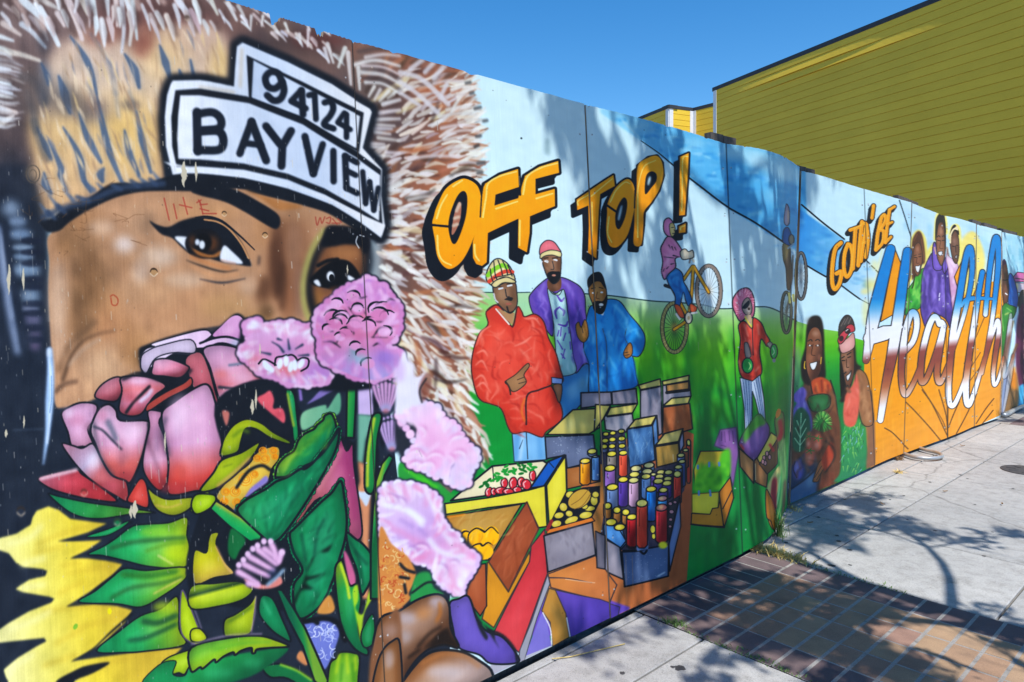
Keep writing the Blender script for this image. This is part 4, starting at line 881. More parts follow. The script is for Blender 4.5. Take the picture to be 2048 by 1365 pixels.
F('#a6a0ac', '630,1240 850,1212 860,1190 1035,1120 1060,1130 700,1365 500,1400', sm=False, alpha=.9, soft=4)
# potatoes and gourds
O(800, 800)
F(K, '1000,885 1130,640 1250,600 1365,590 1365,700 1300,830 1010,905', sm=False)
for x, y, rx, ry, ro in ((1160, 650, 30, 24, -.2), (1115, 735, 28, 30, -.4), (1085, 792, 34, 22, -.2), (1155, 780, 26, 22, .2), (1068, 850, 36, 24, -.3), (1170, 825, 50, 24, -.4), (1268, 790, 46, 24, -.2), (1295, 745, 38, 18, -.1), (1325, 690, 26, 36, 0), (1335, 650, 24, 22, 0), (1260, 730, 24, 20, 0)):
    E('#cbb648', x, y, rx, ry, out=5, rot=ro); D('#e8dc80', x - rx * .2, y - ry * .2, rx * .5, ry * .5, .6)
E('#c29a44', 1225, 680, 88, 58, out=5, rot=-.6); many('#7a5a2c', 4, '1170,720 1230,680 1290,610;1190,750 1250,720 1305,640')
F('#d87c34', '1005,890 1040,880 1310,805 1330,830 1000,920', sm=False, out=6)
F('#8f8993', '982,932 1312,838 1335,1062 1010,1180', sm=False, out=10); D('#77717d', 1090, 1080, 60, 50, .5); D('#a19ba3', 1200, 930, 80, 60, .6)
F('#6c6874', '1335,900 1400,930 1400,1160 1345,1150', sm=False, out=8)
S('#8a2c30', 24, '1035,830 1005,890', sm=False)
# greens crate
O(1200, 700)
F('#8a5f9c', '780,655 820,545 930,528 946,700 908,930 888,870 868,690', sm=False, soft=4, out=5, oc='#4a3a5c'); many('#5c3f70', 6, '830,560 830,620;850,560 855,630;880,555 885,620;905,555 912,640;825,650 860,660', soft=2, alpha=.8)
F('#cdb03a', '686,692 870,688 884,860 650,960 640,820', sm=False, out=7); D('#8a8a30', 760, 740, 60, 40, .5)
F('#56b02c', '640,965 648,880 690,800 750,790 800,800 830,700 885,680 892,800 880,860 830,945 720,975', soft=8)
for i in range(60): D('#2d8228' if i % 2 else '#7cd03a', nrng.uniform(660, 880), nrng.uniform(780, 950), 18, 22, .4)
F('#ead648', '628,985 812,970 806,1078 768,1082 752,1122 628,1112', sm=False, out=7, oc='#6a5a28'); F('#cc8a30', '626,1116 752,1122 768,1082 806,1078 832,968 842,1205 622,1188', sm=False, out=6)
F('#b8772c', '812,972 890,868 912,1010 850,1205 842,1190', sm=False, out=7); S(K, 7, '838,1085 900,960', sm=False); many('#5f88b8', 14, '675,965 675,990;750,960 755,995;745,770 745,795;812,770 814,790;668,790 668,810')
S(K, 12, '622,1190 700,1200 848,1212')
# vegetables towards the fold
F('#7d5894', '948,640 975,575 1010,525 1078,440 1125,480 1158,545 1130,650 1050,755 960,668', out=6, oc='#2a2a30'); F('#4a8a3c', '975,580 1010,525 1078,440 1135,500 1080,530 1040,570 990,640', soft=8)
many('#9a78b4', 14, '1000,620 1040,700;1060,560 1070,680;1110,560 1090,640', soft=6, alpha=.6); many('#c0402c', 10, '960,650 980,680', soft=4)
F('#a57a50', '948,672 1050,762 1050,915 958,800', sm=False, out=8); F('#9c7048', '1052,765 1068,740 1145,838 1138,942 1060,905', sm=False, out=7); S('#d0b890', 5, '1060,780 1062,890')
F('#705238', '1088,782 1215,605 1212,780 1140,850', sm=False, out=6); F('#cfc060', '1072,742 1168,566 1220,598 1090,776', sm=False, out=7)
for x, y in ((1120, 740), (1140, 710), (1128, 775), (1158, 735), (1112, 765)): E('#c89090', x, y, 11, 17, out=4)
S('#b8323a', 18, '1160,650 1185,690', soft=4)
F('#6a8a4c', '1195,470 1250,432 1258,600 1228,690 1208,600', out=5, oc='#30302c'); S('#b0323a', 30, '1230,490 1238,560 1225,610', soft=6); F('#c8803c', '1200,440 1215,405 1235,412 1230,445 1205,470')
F('#8fb070', '1215,690 1265,620 1270,900 1230,1100 1200,1210 1240,900', soft=5, alpha=.8); F('#c0b878', '1140,945 1222,795 1228,900 1180,1060', soft=4); S('#a02c3c', 34, '1195,890 1185,1000 1195,1080', soft=8)
F('#c9883c', '1132,1000 1170,1040 1198,1130 1190,1230 1150,1170', out=5, oc='#3a3028')
O(1480, 950, .1465)
F('#c07f34', '355,210 420,300 480,430 500,600 490,740 465,760 420,640 360,560', out=10); many('#2a6a44', 40, '520,0 540,200 520,500;600,100 590,400', soft=16, alpha=.7); many('#8ab890', 24, '550,40 530,250 500,420', soft=10, alpha=.7); many('#7a4a44', 40, '620,100 600,400 580,540', soft=14, alpha=.7)
F('#7c1f35', '450,80 500,120 500,400 470,460 430,280', soft=14, alpha=.8)
O(800, 800)
folds('605,1110 866,700 946,884 740,1312', 34, '#bd7050', '#7d3c22', 2.0, 120, 14, 3, .25, .4)
folds('312,790 832,720 602,1090 430,1000', 26, '#d8b070', '#a87434', 2.2, 110, 14, 4, .4, .4)
O(1200, 700)
folds('430,392 612,366 632,540 428,580', 18, '#bf7a50', '#7d4426', 1.5, 80, 12, 5, .2, .5); folds('276,278 416,250 424,570 388,448', 16, '#b4b0ba', '#6a6674', 1.5, 80, 10, 6, .2, .5); folds('28,460 220,436 172,565 38,545', 12, '#c9c5cc', '#807c88', 1.5, 50, 9, 7, .2, .5); folds('184,542 360,516 376,752 200,805', 20, '#7fa6cc', '#33587e', 1.4, 90, 12, 8, .3, .5)
O(800, 800)
folds('982,932 1312,838 1335,1062 1010,1180', 26, '#a9a3ad', '#6c6672', 1.5, 90, 16, 9, .3, .45)
# seam of the set-back panel, pale painted edge
O(0, 0, 1)
many('#b8b8b4', 5, '1583,700 1580,860 1577,1000', soft=3, alpha=.5); D('#8d8d98', 1595, 740, 12, 60, .5)
OUTK[:] = [1.3, 2.5]; SHK[:] = [.26, .12]
# ---------------------------------------------------------------- flowers over the face
PK, RD_, LV = '#e2a6c8', '#d95a58', '#c9bedd'
O(400, 350)                       # big folded petals below the eye
F(K, '-420,1240 -340,1150 0,1050 80,1075 150,1020 250,945 320,1000 330,1110 340,1230 470,1400 440,1700 200,1700 0,1800 -300,1600', soft=6)
F('#dcb6d6', '-405,1260 -370,1195 -305,1172 -312,1150 0,1066 72,1084 60,1108 0,1150 60,1130 180,1110 300,1150 312,1190 240,1230 60,1180 -140,1200 -300,1290 -380,1330', out=0, grad=('-300,1160 300,1200', [(0, '#e9d6ec'), (.5, '#e2bfdd'), (1, '#cfa8cc')]))
F('#d096c2', '88,1100 150,1030 212,972 262,962 300,1000 316,1080 300,1122 200,1106', out=0, grad=('200,960 200,1120', [(0, '#d8a2ca'), (1, '#c58ab8')])); D('#e4b4d6', 190, 1060, 60, 40, .6)
S(K, 16, '0,1150 100,1115 200,1108 320,1150'); S(K, 14, '30,1200 130,1150 250,1170'); D('#b0c0d8', 250, 1150, 50, 30, .6)
F('#dfa4c8', '20,1195 120,1160 250,1180 300,1230 330,1290 432,1380 436,1440 400,1460 300,1560 200,1580 150,1570 120,1500 70,1320', out=10, grad=('200,1180 250,1580', [(0, '#dca8cc'), (.35, '#e2a0bc'), (.6, '#da7a86'), (.8, '#e4a8c2'), (1, '#dc98b4')]))
S('#5c7488', 18, '200,1300 270,1290 320,1275', soft=5, alpha=.8); D('#e8b8d2', 300, 1390, 90, 60, .7); D('#d87470', 140, 1360, 60, 40, .6); S('#27313e', 20, '130,1450 230,1460 310,1480', tp=(1, .2), soft=4); D('#e6d4e6', 230, 1490, 70, 22, .8)
F('#c7606c', '-100,1260 0,1210 60,1320 110,1500 180,1720 160,1880 60,1880 20,1600 -60,1420', out=8, grad=('0,1250 120,1850', [(0, '#cf7480'), (.5, '#b05560'), (1, '#b84a4e')]))
O(0, 700)
F('#cf8a9a', '648,322 690,242 790,186 862,212 832,290 800,345 740,352', out=8, grad=('700,200 780,350', [(0, '#cf95a8'), (.6, '#b5606c'), (1, '#7a3844')]))
F(PK, '820,200 870,180 960,180 1060,200 1132,250 1060,310 1012,372 960,440 880,452 812,412 832,280', out=9, grad=('900,180 900,440', [(0, '#eaaecd'), (.35, '#e47c84'), (.7, '#d08096'), (1, '#b04c58')]))
F('#e5a8c6', '1040,120 1060,70 1150,62 1260,100 1292,130 1230,190 1120,180 1040,170', out=8, grad=('1100,60 1150,190', [(0, '#e8b4d0'), (.6, '#d88098'), (1, '#8a4654')]))
F('#e4d0ea', '960,110 968,40 1020,0 1100,-30 1300,-70 1330,20 1180,20 1060,60 1000,160 970,140', soft=4, out=6)
S(K, 26, '840,200 960,160 1100,210 1240,200 1300,140', soft=6, alpha=.8); F('#d05a50', '1010,370 1130,290 1250,230 1302,190 1300,250 1150,330 1010,420', out=7); S('#d6c0d8', 26, '960,350 1010,310 1032,275', soft=6); S(K, 20, '860,430 910,360 960,310 1020,250', soft=5)
F(PK, '418,440 470,392 560,360 662,380 640,480 600,545 640,660 560,660 492,662 462,560', out=10, grad=('500,360 560,680', [(0, '#dba8c8'), (.5, '#e0aacb'), (1, '#d99ab4')])); D('#8a6478', 600, 520, 30, 40, .7); D('#b98aa8', 560, 470, 60, 50, .5)
F('#e48a94', '424,640 500,655 560,672 622,640 650,660 690,740 760,850 860,895 872,1032 780,992 640,902 560,832 470,722', out=9, grad=('450,650 850,1000', [(0, '#e6a4bc'), (.35, '#d8c0dc'), (.55, '#dc7a80'), (1, '#c04a50')]))
F(PK, '636,480 680,400 742,372 792,412 822,482 1006,486 1012,560 960,760 892,902 850,890 760,852 690,740 650,640 618,560', out=11, grad=('800,480 780,880', [(0, '#e8b8d4'), (.4, '#e8a9c6'), (.75, '#e2736e'), (1, '#d45a58')]))
S('#5a6272', 40, '735,490 770,560 790,610', soft=9, alpha=.85); S('#2c3440', 14, '640,525 700,550 760,610 830,680', soft=5); D('#c07a96', 700, 450, 40, 50, .6)
F('#dc98bc', '1010,420 1090,420 1110,440 1085,500 1130,620 1150,780 1140,900 1090,960 1020,900 975,800 990,650 1020,520', out=8, grad=('1050,450 1060,950', [(0, '#e0a0c0'), (.3, '#b07a96'), (.6, '#dca0bc'), (.85, '#c04a4c'), (1, '#b03c40')]))
F(PK, '1105,432 1190,356 1330,262 1420,240 1470,360 1510,560 1510,800 1450,950 1330,965 1200,992 1140,960 1150,780 1125,600', out=11, grad=('1250,300 1250,980', [(0, '#e6aed0'), (.5, '#e4a4c8'), (.68, '#d87880'), (.85, '#cf4a44'), (1, '#c44a48')])); D('#d85848', 1230, 830, 70, 60, .5); D('#e8c0dc', 1200, 500, 50, 120, .5)
S(K, 14, '1010,500 1010,560 960,760 880,960', soft=3)
F('#cc4a56', '258,882 330,850 510,815 560,850 640,905 800,1032 620,1020 440,980 330,940', out=9, grad=('300,850 700,1020', [(0, '#d4788c'), (.4, '#c84c5a'), (1, '#cc4048')])); S('#ecc6d0', 26, '280,880 400,850 520,820', soft=7, alpha=.8); D('#8a3038', 660, 930, 60, 30, .6)
F('#d44c44', '868,1030 900,960 958,880 1000,920 1012,1072 920,1052', out=8)
F('#24a062', '330,985 400,1000 600,1042 880,1080 1062,1112 900,1122 700,1152 560,1142 450,1092', out=8, grad=('400,1050 1000,1100', [(0, '#1fa568'), (.5, '#3fa24c'), (1, '#7fae3c')]))
F('#a9b82a', '1008,944 1060,985 1150,1020 1322,1008 1300,1080 1200,1132 1100,1112 1040,1052', out=9, grad=('1150,1010 1150,1130', [(0, '#b8c030'), (1, '#939c24')])); S('#d8a878', 10, '1060,1060 1150,1075 1240,1050', soft=4, alpha=.6)
F('#a8cc18', '1300,1100 1330,1050 1365,980 1420,960 1430,1060 1365,1112', out=6)
D('#7a4a5c', 830, 700, 40, 120, .35); D('#f0c8e0', 900, 560, 80, 60, .7); D('#8f3a44', 860, 860, 60, 40, .5); D('#f2cce4', 1230, 420, 80, 120, .6); D('#a83c40', 1180, 940, 120, 40, .6); D('#8a6a86', 1070, 600, 26, 110, .5); D('#b26a84', 520, 480, 70, 50, .5); D('#efd0e4', 470, 430, 40, 40, .6); D('#e8e0f0', 640, 760, 50, 60, .6); D('#a84a58', 760, 930, 60, 40, .6); D('#f0c0d8', 950, 215, 70, 24, .7); D('#9a3f48', 900, 330, 40, 40, .5)
S('#3a3f4e', 26, '640,500 660,640 700,760 770,860', soft=9, alpha=.6); S('#3a3f4e', 30, '1130,470 1110,560 1150,720', soft=9, alpha=.55); S('#4a3040', 22, '1010,620 1060,760 1130,960', soft=10, alpha=.45)
S('#a8c4e8', 46, '338,0 345,150 338,350 325,560 296,782', soft=6, tp=(.8, .2), mid=1.2); S('#dce8f6', 12, '335,60 350,250 340,450 322,640', soft=4, alpha=.7); S('#6f8fb8', 7, '350,180 352,330 340,430', soft=2, alpha=.8); D('#f0f4fa', 335, 20, 18, 40, .6)
many('#4a5666', 10, '90,548 190,545 300,540', soft=5, alpha=.7)
# yellow petals
O(0, 965)
YG = [(0, '#f3e89c'), (.3, '#efdf72'), (.65, '#e7cb46'), (1, '#cfae3e')]
F('#ecd75a', '-300,420 -120,410 0,380 110,352 210,290 222,240 250,195 330,165 400,188 480,250 730,282 600,342 400,402 560,402 695,395 600,460 480,520 600,520 720,535 836,560 760,640 640,730 455,848 640,835 800,845 902,872 850,960 700,1100 488,1222 700,1190 900,1165 1245,1128 1150,1220 1100,1245 1040,1290 990,1365 980,1700 -300,1700 -300,1420 20,1400 60,1365 40,1330 25,1280 120,1200 250,1120 318,1085 300,1062 180,1075 0,1095 -300,1100 -300,1060 0,1002 60,960 200,880 350,822 372,795 340,782 160,750 105,728 200,665 310,640 322,605 290,592 160,577 110,550 60,485 0,465 -300,440', sm=False, soft=5, grad=('0,800 850,500', YG))
many('#c9a638', 26, '250,430 400,360 600,300;230,480 420,440;450,620 640,590 780,560;400,760 560,680;300,880 560,850 760,850;500,1000 700,950 860,890;300,1250 520,1180;380,1100 560,1010;700,1250 950,1180 1150,1140;420,570 560,545', soft=12, alpha=.55)
many('#f5eca8', 34, '60,420 200,380 280,300;150,560 300,520;150,720 300,700;60,1010 240,940 340,880;60,1280 220,1180', soft=14, alpha=.6)
F(K, '380,1365 500,1290 600,1250 750,1230 640,1300 520,1350 460,1420', soft=5); many(K, 18, '400,402 560,382 740,330 900,270;480,520 600,490 700,480 760,400;456,846 560,820 640,740 840,590;488,1222 620,1150 760,1020 900,900', soft=5, tp=(.2, 1))
E('#f2e11c', 748, 880, 14, 22); E('#7fb03a', 515, 985, 14, 22, rot=.5)
GL = [(0, '#18a566'), (.45, '#2fae62'), (.75, '#76b43c'), (1, '#a9bf24')]
F('#1fa567', '585,372 740,318 882,262 832,312 722,366', out=6, grad=('600,360 880,280', [(0, '#1fa567'), (1, '#2c9a58')]))
F('#3fb05a', '598,492 700,440 780,390 900,302 1000,286 1150,276 1276,240 1276,360 1292,430 1288,562 1170,586 1000,572 850,535 700,500', out=8, grad=('620,480 1280,420', GL)); D('#8ec43c', 1060, 340, 120, 40, .6); S('#2a5a34', 30, '760,450 900,410 1100,390 1260,380', soft=10, alpha=.8); S('#d8d89a', 12, '1080,500 1180,560', soft=5, alpha=.8); D('#b8cc1c', 1200, 480, 90, 70, .7); S('#4f7a20', 22, '1000,470 1150,420 1260,410', soft=8, alpha=.6)
F('#2aa862', '538,818 650,742 760,652 852,588 1000,602 1262,580 1262,662 1100,782 960,852 800,830', out=8, grad=('560,800 1260,640', GL)); S('#2f6a2c', 34, '840,630 1000,640 1200,610', soft=9, alpha=.8); S('#2d5a30', 26, '760,790 900,720 1100,690 1240,650', soft=9, alpha=.7); S('#d8c070', 10, '1050,760 1180,690 1240,660', soft=4, alpha=.8)
F('#24a266', '658,1152 820,1012 960,912 1100,862 1212,782 1222,1000 1262,1108 1000,1152 850,1162', out=8, grad=('700,1120 1220,850', GL)); S('#1d4a34', 40, '980,950 1080,960 1200,910', soft=10, alpha=.8); S('#174836', 30, '880,1080 1000,1060 1200,970', soft=9, alpha=.75); D('#a4bd2c', 1120, 850, 90, 40, .7)
F('#b4cf22', '1240,742 1290,832 1342,962 1390,1100 1300,1092 1232,1000', out=7, oc='#5a5068'); S('#b09ab4', 8, '1300,800 1340,900 1375,1000', soft=3, alpha=.7)
F('#a8c828', '1100,1245 1160,1190 1300,1140 1390,1090 1420,1150 1300,1250 1260,1310 1220,1300 1180,1310 1165,1290', out=7); F('#1f9a5c', '980,1400 1080,1250 1200,1220 1180,1310 1260,1320 1300,1250 1420,1180 1420,1400', out=5)
# ---------------------------------------------------------------- middle of the bouquet
O(400, 700)
F('#181f2a', '100,380 400,200 640,260 700,430 1000,600 1060,620 1180,430 1240,980 1240,1700 0,1700 0,1100 200,880', soft=4)
F('#d8606c', '390,340 440,300 480,280 505,340 500,400 560,400 582,460 570,500 520,460 480,430', soft=4); D('#b84858', 540, 440, 30, 30, .7); F('#b87068', '150,420 200,430 180,520', soft=4)
F('#7fb898', '700,430 850,376 870,400 950,290 952,430 840,470 770,520 695,545', soft=4, grad=('700,400 950,450', [(0, '#86b894'), (1, '#5f9c80')])); F('#8a78b8', '770,330 850,240 880,190 940,180 930,260 870,300 800,340 730,370', soft=5, alpha=.9); S('#8a72b4', 20, '680,260 690,340', soft=4)
F('#1c8a52', '585,275 640,300 660,440 672,590 640,622 625,500', out=8); S('#8aa03c', 16, '598,300 625,450 640,520', soft=4)
F('#1b8548', '1005,82 1072,92 1062,400 1050,602 998,600', sm=False, out=11, grad=('1000,300 1070,300', [(0, '#6f9c38'), (.35, '#2f9448'), (1, '#0f7a44')]))
F('#c6b0da', '1078,200 1168,186 1185,330 1180,448 1080,442', sm=False, soft=5); F('#74a894', '1078,440 1190,450 1130,620 1110,780 1075,760', sm=False, soft=6); F('#cf8c68', '1078,760 1120,780 1165,980 1150,1365 1150,1700 1110,1700 1100,1100 1060,1000 1090,900', sm=False, soft=6)
F('#c8d4e6', '1055,965 1110,970 1165,968 1160,1010 1135,1068 1100,1020', soft=4)
F('#c9687a', '950,598 1000,690 1042,640 1052,800 1092,1082 1106,1260 1060,1300 1000,1270 960,1200 820,1010 640,1235 600,1235 780,940 880,760', out=9, grad=('700,1100 1080,900', [(0, '#c46a6a'), (.5, '#c06c80'), (1, '#b04a80')])); S('#d48a94', 34, '800,960 900,800 960,680', soft=12, alpha=.6); S('#9a3a6a', 26, '1000,720 1030,900 1060,1150', soft=10, alpha=.6)
# corn
F('#eec455', '110,1002 200,880 330,782 402,690 530,660 542,740 492,812 462,900 382,962 300,1022 250,1102 180,1060', out=9)
F('#8a7cbc', '300,1020 380,960 462,900 450,860 400,900 350,940 320,980', soft=5); F('#8a7cbc', '230,1090 270,1060 260,1110', soft=3)
for x, y, r in ((310, 885, 44), (240, 968, 34), (440, 745, 34), (165, 1035, 26), (175, 970, 26), (370, 850, 26), (430, 690, 26), (500, 690, 26), (510, 730, 20), (250, 1040, 26), (390, 740, 24)):
    for q in (1, .62, .3): E(None, x + (1 - q) * 6, y - (1 - q) * 4, r * q, r * q * .95, out=6, oc='#e6921e' if q != .62 else '#d8801c')
S(K, 22, '250,940 330,830 420,790 480,820', soft=3)
LM = [(0, '#c6d622'), (.6, '#a8bc22'), (1, '#7d9a20')]
F('#b6ca22', '0,962 90,842 150,752 280,702 402,630 390,682 330,762 220,872 100,952', out=11, grad=('100,740 220,900', LM)); S('#e2a878', 20, '120,930 230,840 340,740', soft=7, alpha=.7); S('#7a8c20', 10, '160,800 220,780', soft=4)
F('#b2c622', '140,722 150,650 172,590 232,512 322,472 422,502 500,562 612,622 602,644 480,602 382,542 312,540 282,620 262,692 200,720', out=10, grad=('200,500 250,720', LM)); S('#5d7c1c', 24, '230,590 280,550 330,560', soft=7, alpha=.7)
F('#a4c41c', '-30,990 60,985 106,1000 100,1050 40,1100 -30,1120 -60,1060', out=9); 
# large serrated leaf
LG = [(0, '#8ab23a'), (.35, '#3fa04a'), (.7, '#0f8a58'), (1, '#0a6a48')]
scallop('515,872 530,790 580,730 640,692 670,620 702,582 740,560 780,540 800,512 840,480 852,450 900,440 932,540 905,610 860,680 780,760 700,800 560,880', 15, ['#3f9a48', '#6fae3a'], seed=1)
F('#2f9a4c', '515,872 530,790 580,730 640,692 670,620 702,582 740,560 780,540 800,512 840,480 852,450 900,440 932,540 905,610 860,680 780,760 700,800 560,880', out=12, grad=('560,700 760,820', LG)); S('#a4b830', 30, '560,800 660,700 780,600 890,480', soft=14, alpha=.6)
scallop('258,1112 292,1042 372,992 450,950 520,900 600,868 680,815 720,812 780,762 850,672 905,600 942,540 952,560 920,700 780,952 600,1222 500,1312 400,1252', 15, ['#128a56', '#0e7c50'], seed=2)
F('#0f8a55', '258,1112 292,1042 372,992 450,950 520,900 600,868 680,815 720,812 780,762 850,672 905,600 942,540 952,560 920,700 780,952 600,1222 500,1312 400,1252', out=13, grad=('350,1000 800,1000', [(0, '#2f9c60'), (.4, '#0f8a58'), (1, '#0b7650')]))
many('#07503a', 22, '470,1290 440,1130 400,1020;480,1290 520,1100 540,930;500,1290 640,1020 680,840;520,1280 760,930 860,720', soft=9, alpha=.7, tp=(1, .2)); many('#2aa86c', 20, '440,1240 330,1080;600,1000 650,900;740,880 820,760', soft=9, alpha=.6); S('#18222c', 15, '515,872 600,862 690,812 780,760 860,680 940,560', soft=2)
folds('258,1112 292,1042 372,992 450,950 520,900 600,868 680,815 720,812 780,762 850,672 905,600 942,540 952,560 920,700 780,952 600,1222 500,1312 400,1252', 46, '#2fae74', '#07503a', 2.0, 150, 16, 5, .35, .5, 6)
folds('515,872 530,790 580,730 640,692 670,620 702,582 740,560 780,540 800,512 840,480 852,450 900,440 932,540 905,610 860,680 780,760 700,800 560,880', 26, '#9ac048', '#1f6a34', 2.3, 120, 16, 6, .3, .55, 6)
# green stem of the rose
F('#20ac62', '70,1085 110,1030 160,1060 280,1140 420,1270 412,1302 345,1312 200,1205', sm=False, out=11, grad=('250,1130 210,1190', [(0, '#b0b84a'), (.35, '#3fb45c'), (1, '#18a860')]))
O(400, 965)
scallop('612,360 640,320 680,282 740,220 830,132 900,70 960,-10 985,100 1002,250 992,380 952,520 902,680 822,842 692,932 642,842 640,700 700,600 640,480', 17, ['#0d8254', '#0b7049'], seed=3)
F('#0d7f52', '612,360 640,320 680,282 740,220 830,132 900,70 960,-10 985,100 1002,250 992,380 952,520 902,680 822,842 692,932 642,842 640,700 700,600 640,480', out=13, grad=('650,400 980,500', [(0, '#0f8a56'), (.5, '#0c7a4e'), (1, '#0a8a5a')]))
F('#07241f', '700,690 740,570 780,500 900,420 930,340 880,470 800,480 760,560 730,640 860,620 800,650 720,680 770,730 690,740 650,830 640,800', soft=8); many('#2a9a66', 30, '680,330 800,220 900,120;700,450 740,360;900,500 930,560;780,800 870,740', soft=12, alpha=.6); many('#0a4438', 18, '720,540 700,400 690,350;780,500 800,350 850,250;730,600 620,440', soft=8, alpha=.7)
folds('612,360 640,320 680,282 740,220 830,132 900,70 960,-10 985,100 1002,250 992,380 952,520 902,680 822,842 692,932 642,842 640,700 700,600 640,480', 40, '#2fa070', '#06392c', 2.2, 140, 16, 7, .5, .5, 6)
F('#0f8456', '1000,345 1060,385 1120,430 1180,520 1170,650 1130,740 1100,760 1070,600 1020,470', out=11); many('#063c30', 16, '1020,400 1080,520 1110,700;1060,470 1140,560', soft=6, alpha=.8); F('#c0648a', '980,480 1010,500 1060,640 1050,720 1020,700', soft=4)
F('#1a8a4c', '920,620 960,530 980,560 1020,700 1070,700 1100,800 1080,960 1100,1080 1150,1150 1130,1180 1040,1120 960,960', out=11, grad=('940,600 1080,1000', [(0, '#7fae34'), (.3, '#2a9a4c'), (1, '#0f7a4c')])); S('#b8d03a', 20, '960,560 1000,680 1020,790', soft=5); F('#a9cc30', '1040,760 1075,700 1080,800 1060,860 1110,900 1150,760 1200,640 1190,760 1120,900 1100,1080 1080,1000', soft=5, alpha=.9); F('#17804a', '1110,1000 1180,900 1190,1080 1130,1130 1100,1080', out=7)
F('#8a9cc4', '0,0 0,0 1,1', alpha=0)
F('#6f78bc', '690,990 740,960 860,930 900,960 950,1010 930,1110 860,1270 820,1240 760,1100', soft=4)
for i in range(34):
    x, y, r = nrng.uniform(720, 930), nrng.uniform(970, 1200), nrng.uniform(14, 34); a0 = nrng.uniform(0, 6)
    S('#b4bce4' if i % 3 else '#e2e6f4', 5, [(x + r * math.cos(a0 + t), y + r * math.sin(a0 + t)) for t in (0, .8, 1.6, 2.4, 3.2)], soft=1.5, alpha=.8)
many('#12161f', 34, '690,950 780,940 850,930 940,960 990,1080;780,940 800,960', soft=5); F('#c98c4a', '800,880 880,770 920,850 900,890 840,900', soft=4); F('#c9865a', '690,1150 740,1220 720,1250 660,1200', soft=5)
F('#128a58', '408,800 440,770 500,800 560,930 620,1080 560,1060 480,1000 405,900', out=10); S('#54b080', 20, '430,800 480,900', soft=7, alpha=.6)
F('#0e8254', '520,730 560,735 640,860 720,1000 800,1180 880,1365 900,1500 830,1500 700,1120 600,930', sm=False, out=12, grad=('640,1000 720,960', [(0, '#0c6a4a'), (.6, '#1f8c50'), (1, '#7aa83c')]))
F('#148a50', '430,1260 560,1240 680,1290 830,1400 800,1460 600,1340 480,1330', out=10); S('#8ab63c', 16, '550,1245 660,1285 760,1350', soft=4)
F('#6fa828', '880,1270 930,1200 960,1160 1050,1165 1090,1200 1080,1365 1080,1600 880,1600', out=10); many('#b4cc2c', 20, '950,1180 930,1300;1000,1180 1010,1300;1060,1190 1060,1280', soft=8, alpha=.7); many('#3a7a20', 18, '970,1240 960,1360;1040,1240 1050,1360', soft=8, alpha=.7)
# gourd leaves
F('#c4bc2a', '-40,470 40,480 55,400 75,350 130,345 112,420 170,540 232,622 100,652 -40,692', out=10, grad=('60,350 120,640', [(0, '#c2c82a'), (.5, '#c9c224'), (1, '#d8b850')])); S('#d8a878', 14, '110,440 170,560 220,620', soft=5, alpha=.7)
F('#96b826', '-60,712 100,690 250,675 330,700 362,740 290,802 150,842 -60,862', out=9, grad=('100,690 100,850', [(0, '#9ab830'), (.25, '#2d4a2a'), (.4, '#b8ca24'), (1, '#8fae22')])); F('#a6c424', '168,942 240,902 340,832 388,760 372,900 342,1032 200,1052 165,1040', out=9, grad=('350,800 200,1040', LM)); S('#b49aac', 12, '380,780 372,900 350,1020', soft=5, alpha=.7); F('#c2d024', '-60,1010 0,1000 48,1062 0,1090 -60,1080', out=7); S('#3a5a24', 24, '200,950 280,900 350,850', soft=9, alpha=.6)
F('#15683c', '190,420 210,320 250,330 310,400 250,520 200,500', soft=4)
F('#0f7a48', '-60,1300 150,1200 400,1150 602,1130 500,1232 300,1342 -60,1420', soft=4, grad=('200,1180 250,1360', [(0, '#1f8a4c'), (1, '#0c5f3c')])); D('#3fa870', 120, 1300, 120, 40, .5); D('#3fa870', 360, 1230, 80, 40, .4)
F('#8cc22c', '-60,1130 200,1062 400,1048 520,1078 607,1120 480,1130 390,1140 375,1165 355,1165 350,1130 280,1150 240,1180 225,1160 160,1190 110,1230 95,1210 20,1272 0,1262 -60,1290', out=11, grad=('200,1060 220,1200', [(0, '#6fb03c'), (.4, '#8cc230'), (1, '#b8d42a')])); many('#4f9a3c', 14, '480,1090 300,1100 100,1140', soft=6, alpha=.6); S('#b09ab0', 12, '-60,1105 200,1045 420,1035', soft=5, alpha=.6)
# clover head
E('#161c26', 415, 562, 172, 178, soft=4); F('#d8847c', '300,660 420,700 480,690 540,640 560,690 480,725 380,720', soft=5)
for q in ('262,612 330,650 395,690', '300,560 400,610 470,640', '340,510 430,560 500,600', '395,460 470,520 520,560', '440,455 500,500 540,540', '490,430 510,470 520,520', '555,480 545,520 535,550', '330,690 400,705'):
    S('#dcaad2', 44, q, soft=6, tp=(1, .7)); S('#efcfe6', 14, q, soft=6, alpha=.5, tp=(1, .3))
for x, y in ((265, 565), (296, 530), (326, 490), (360, 455), (393, 432), (436, 404), (482, 404), (560, 478)): E('#e2bcdc', x, y, 20, 22, soft=4); 
S('#9ab4cc', 24, '460,700 520,650 570,600', soft=6, alpha=.9); D('#2a3c5a', 500, 620, 40, 36, .6)
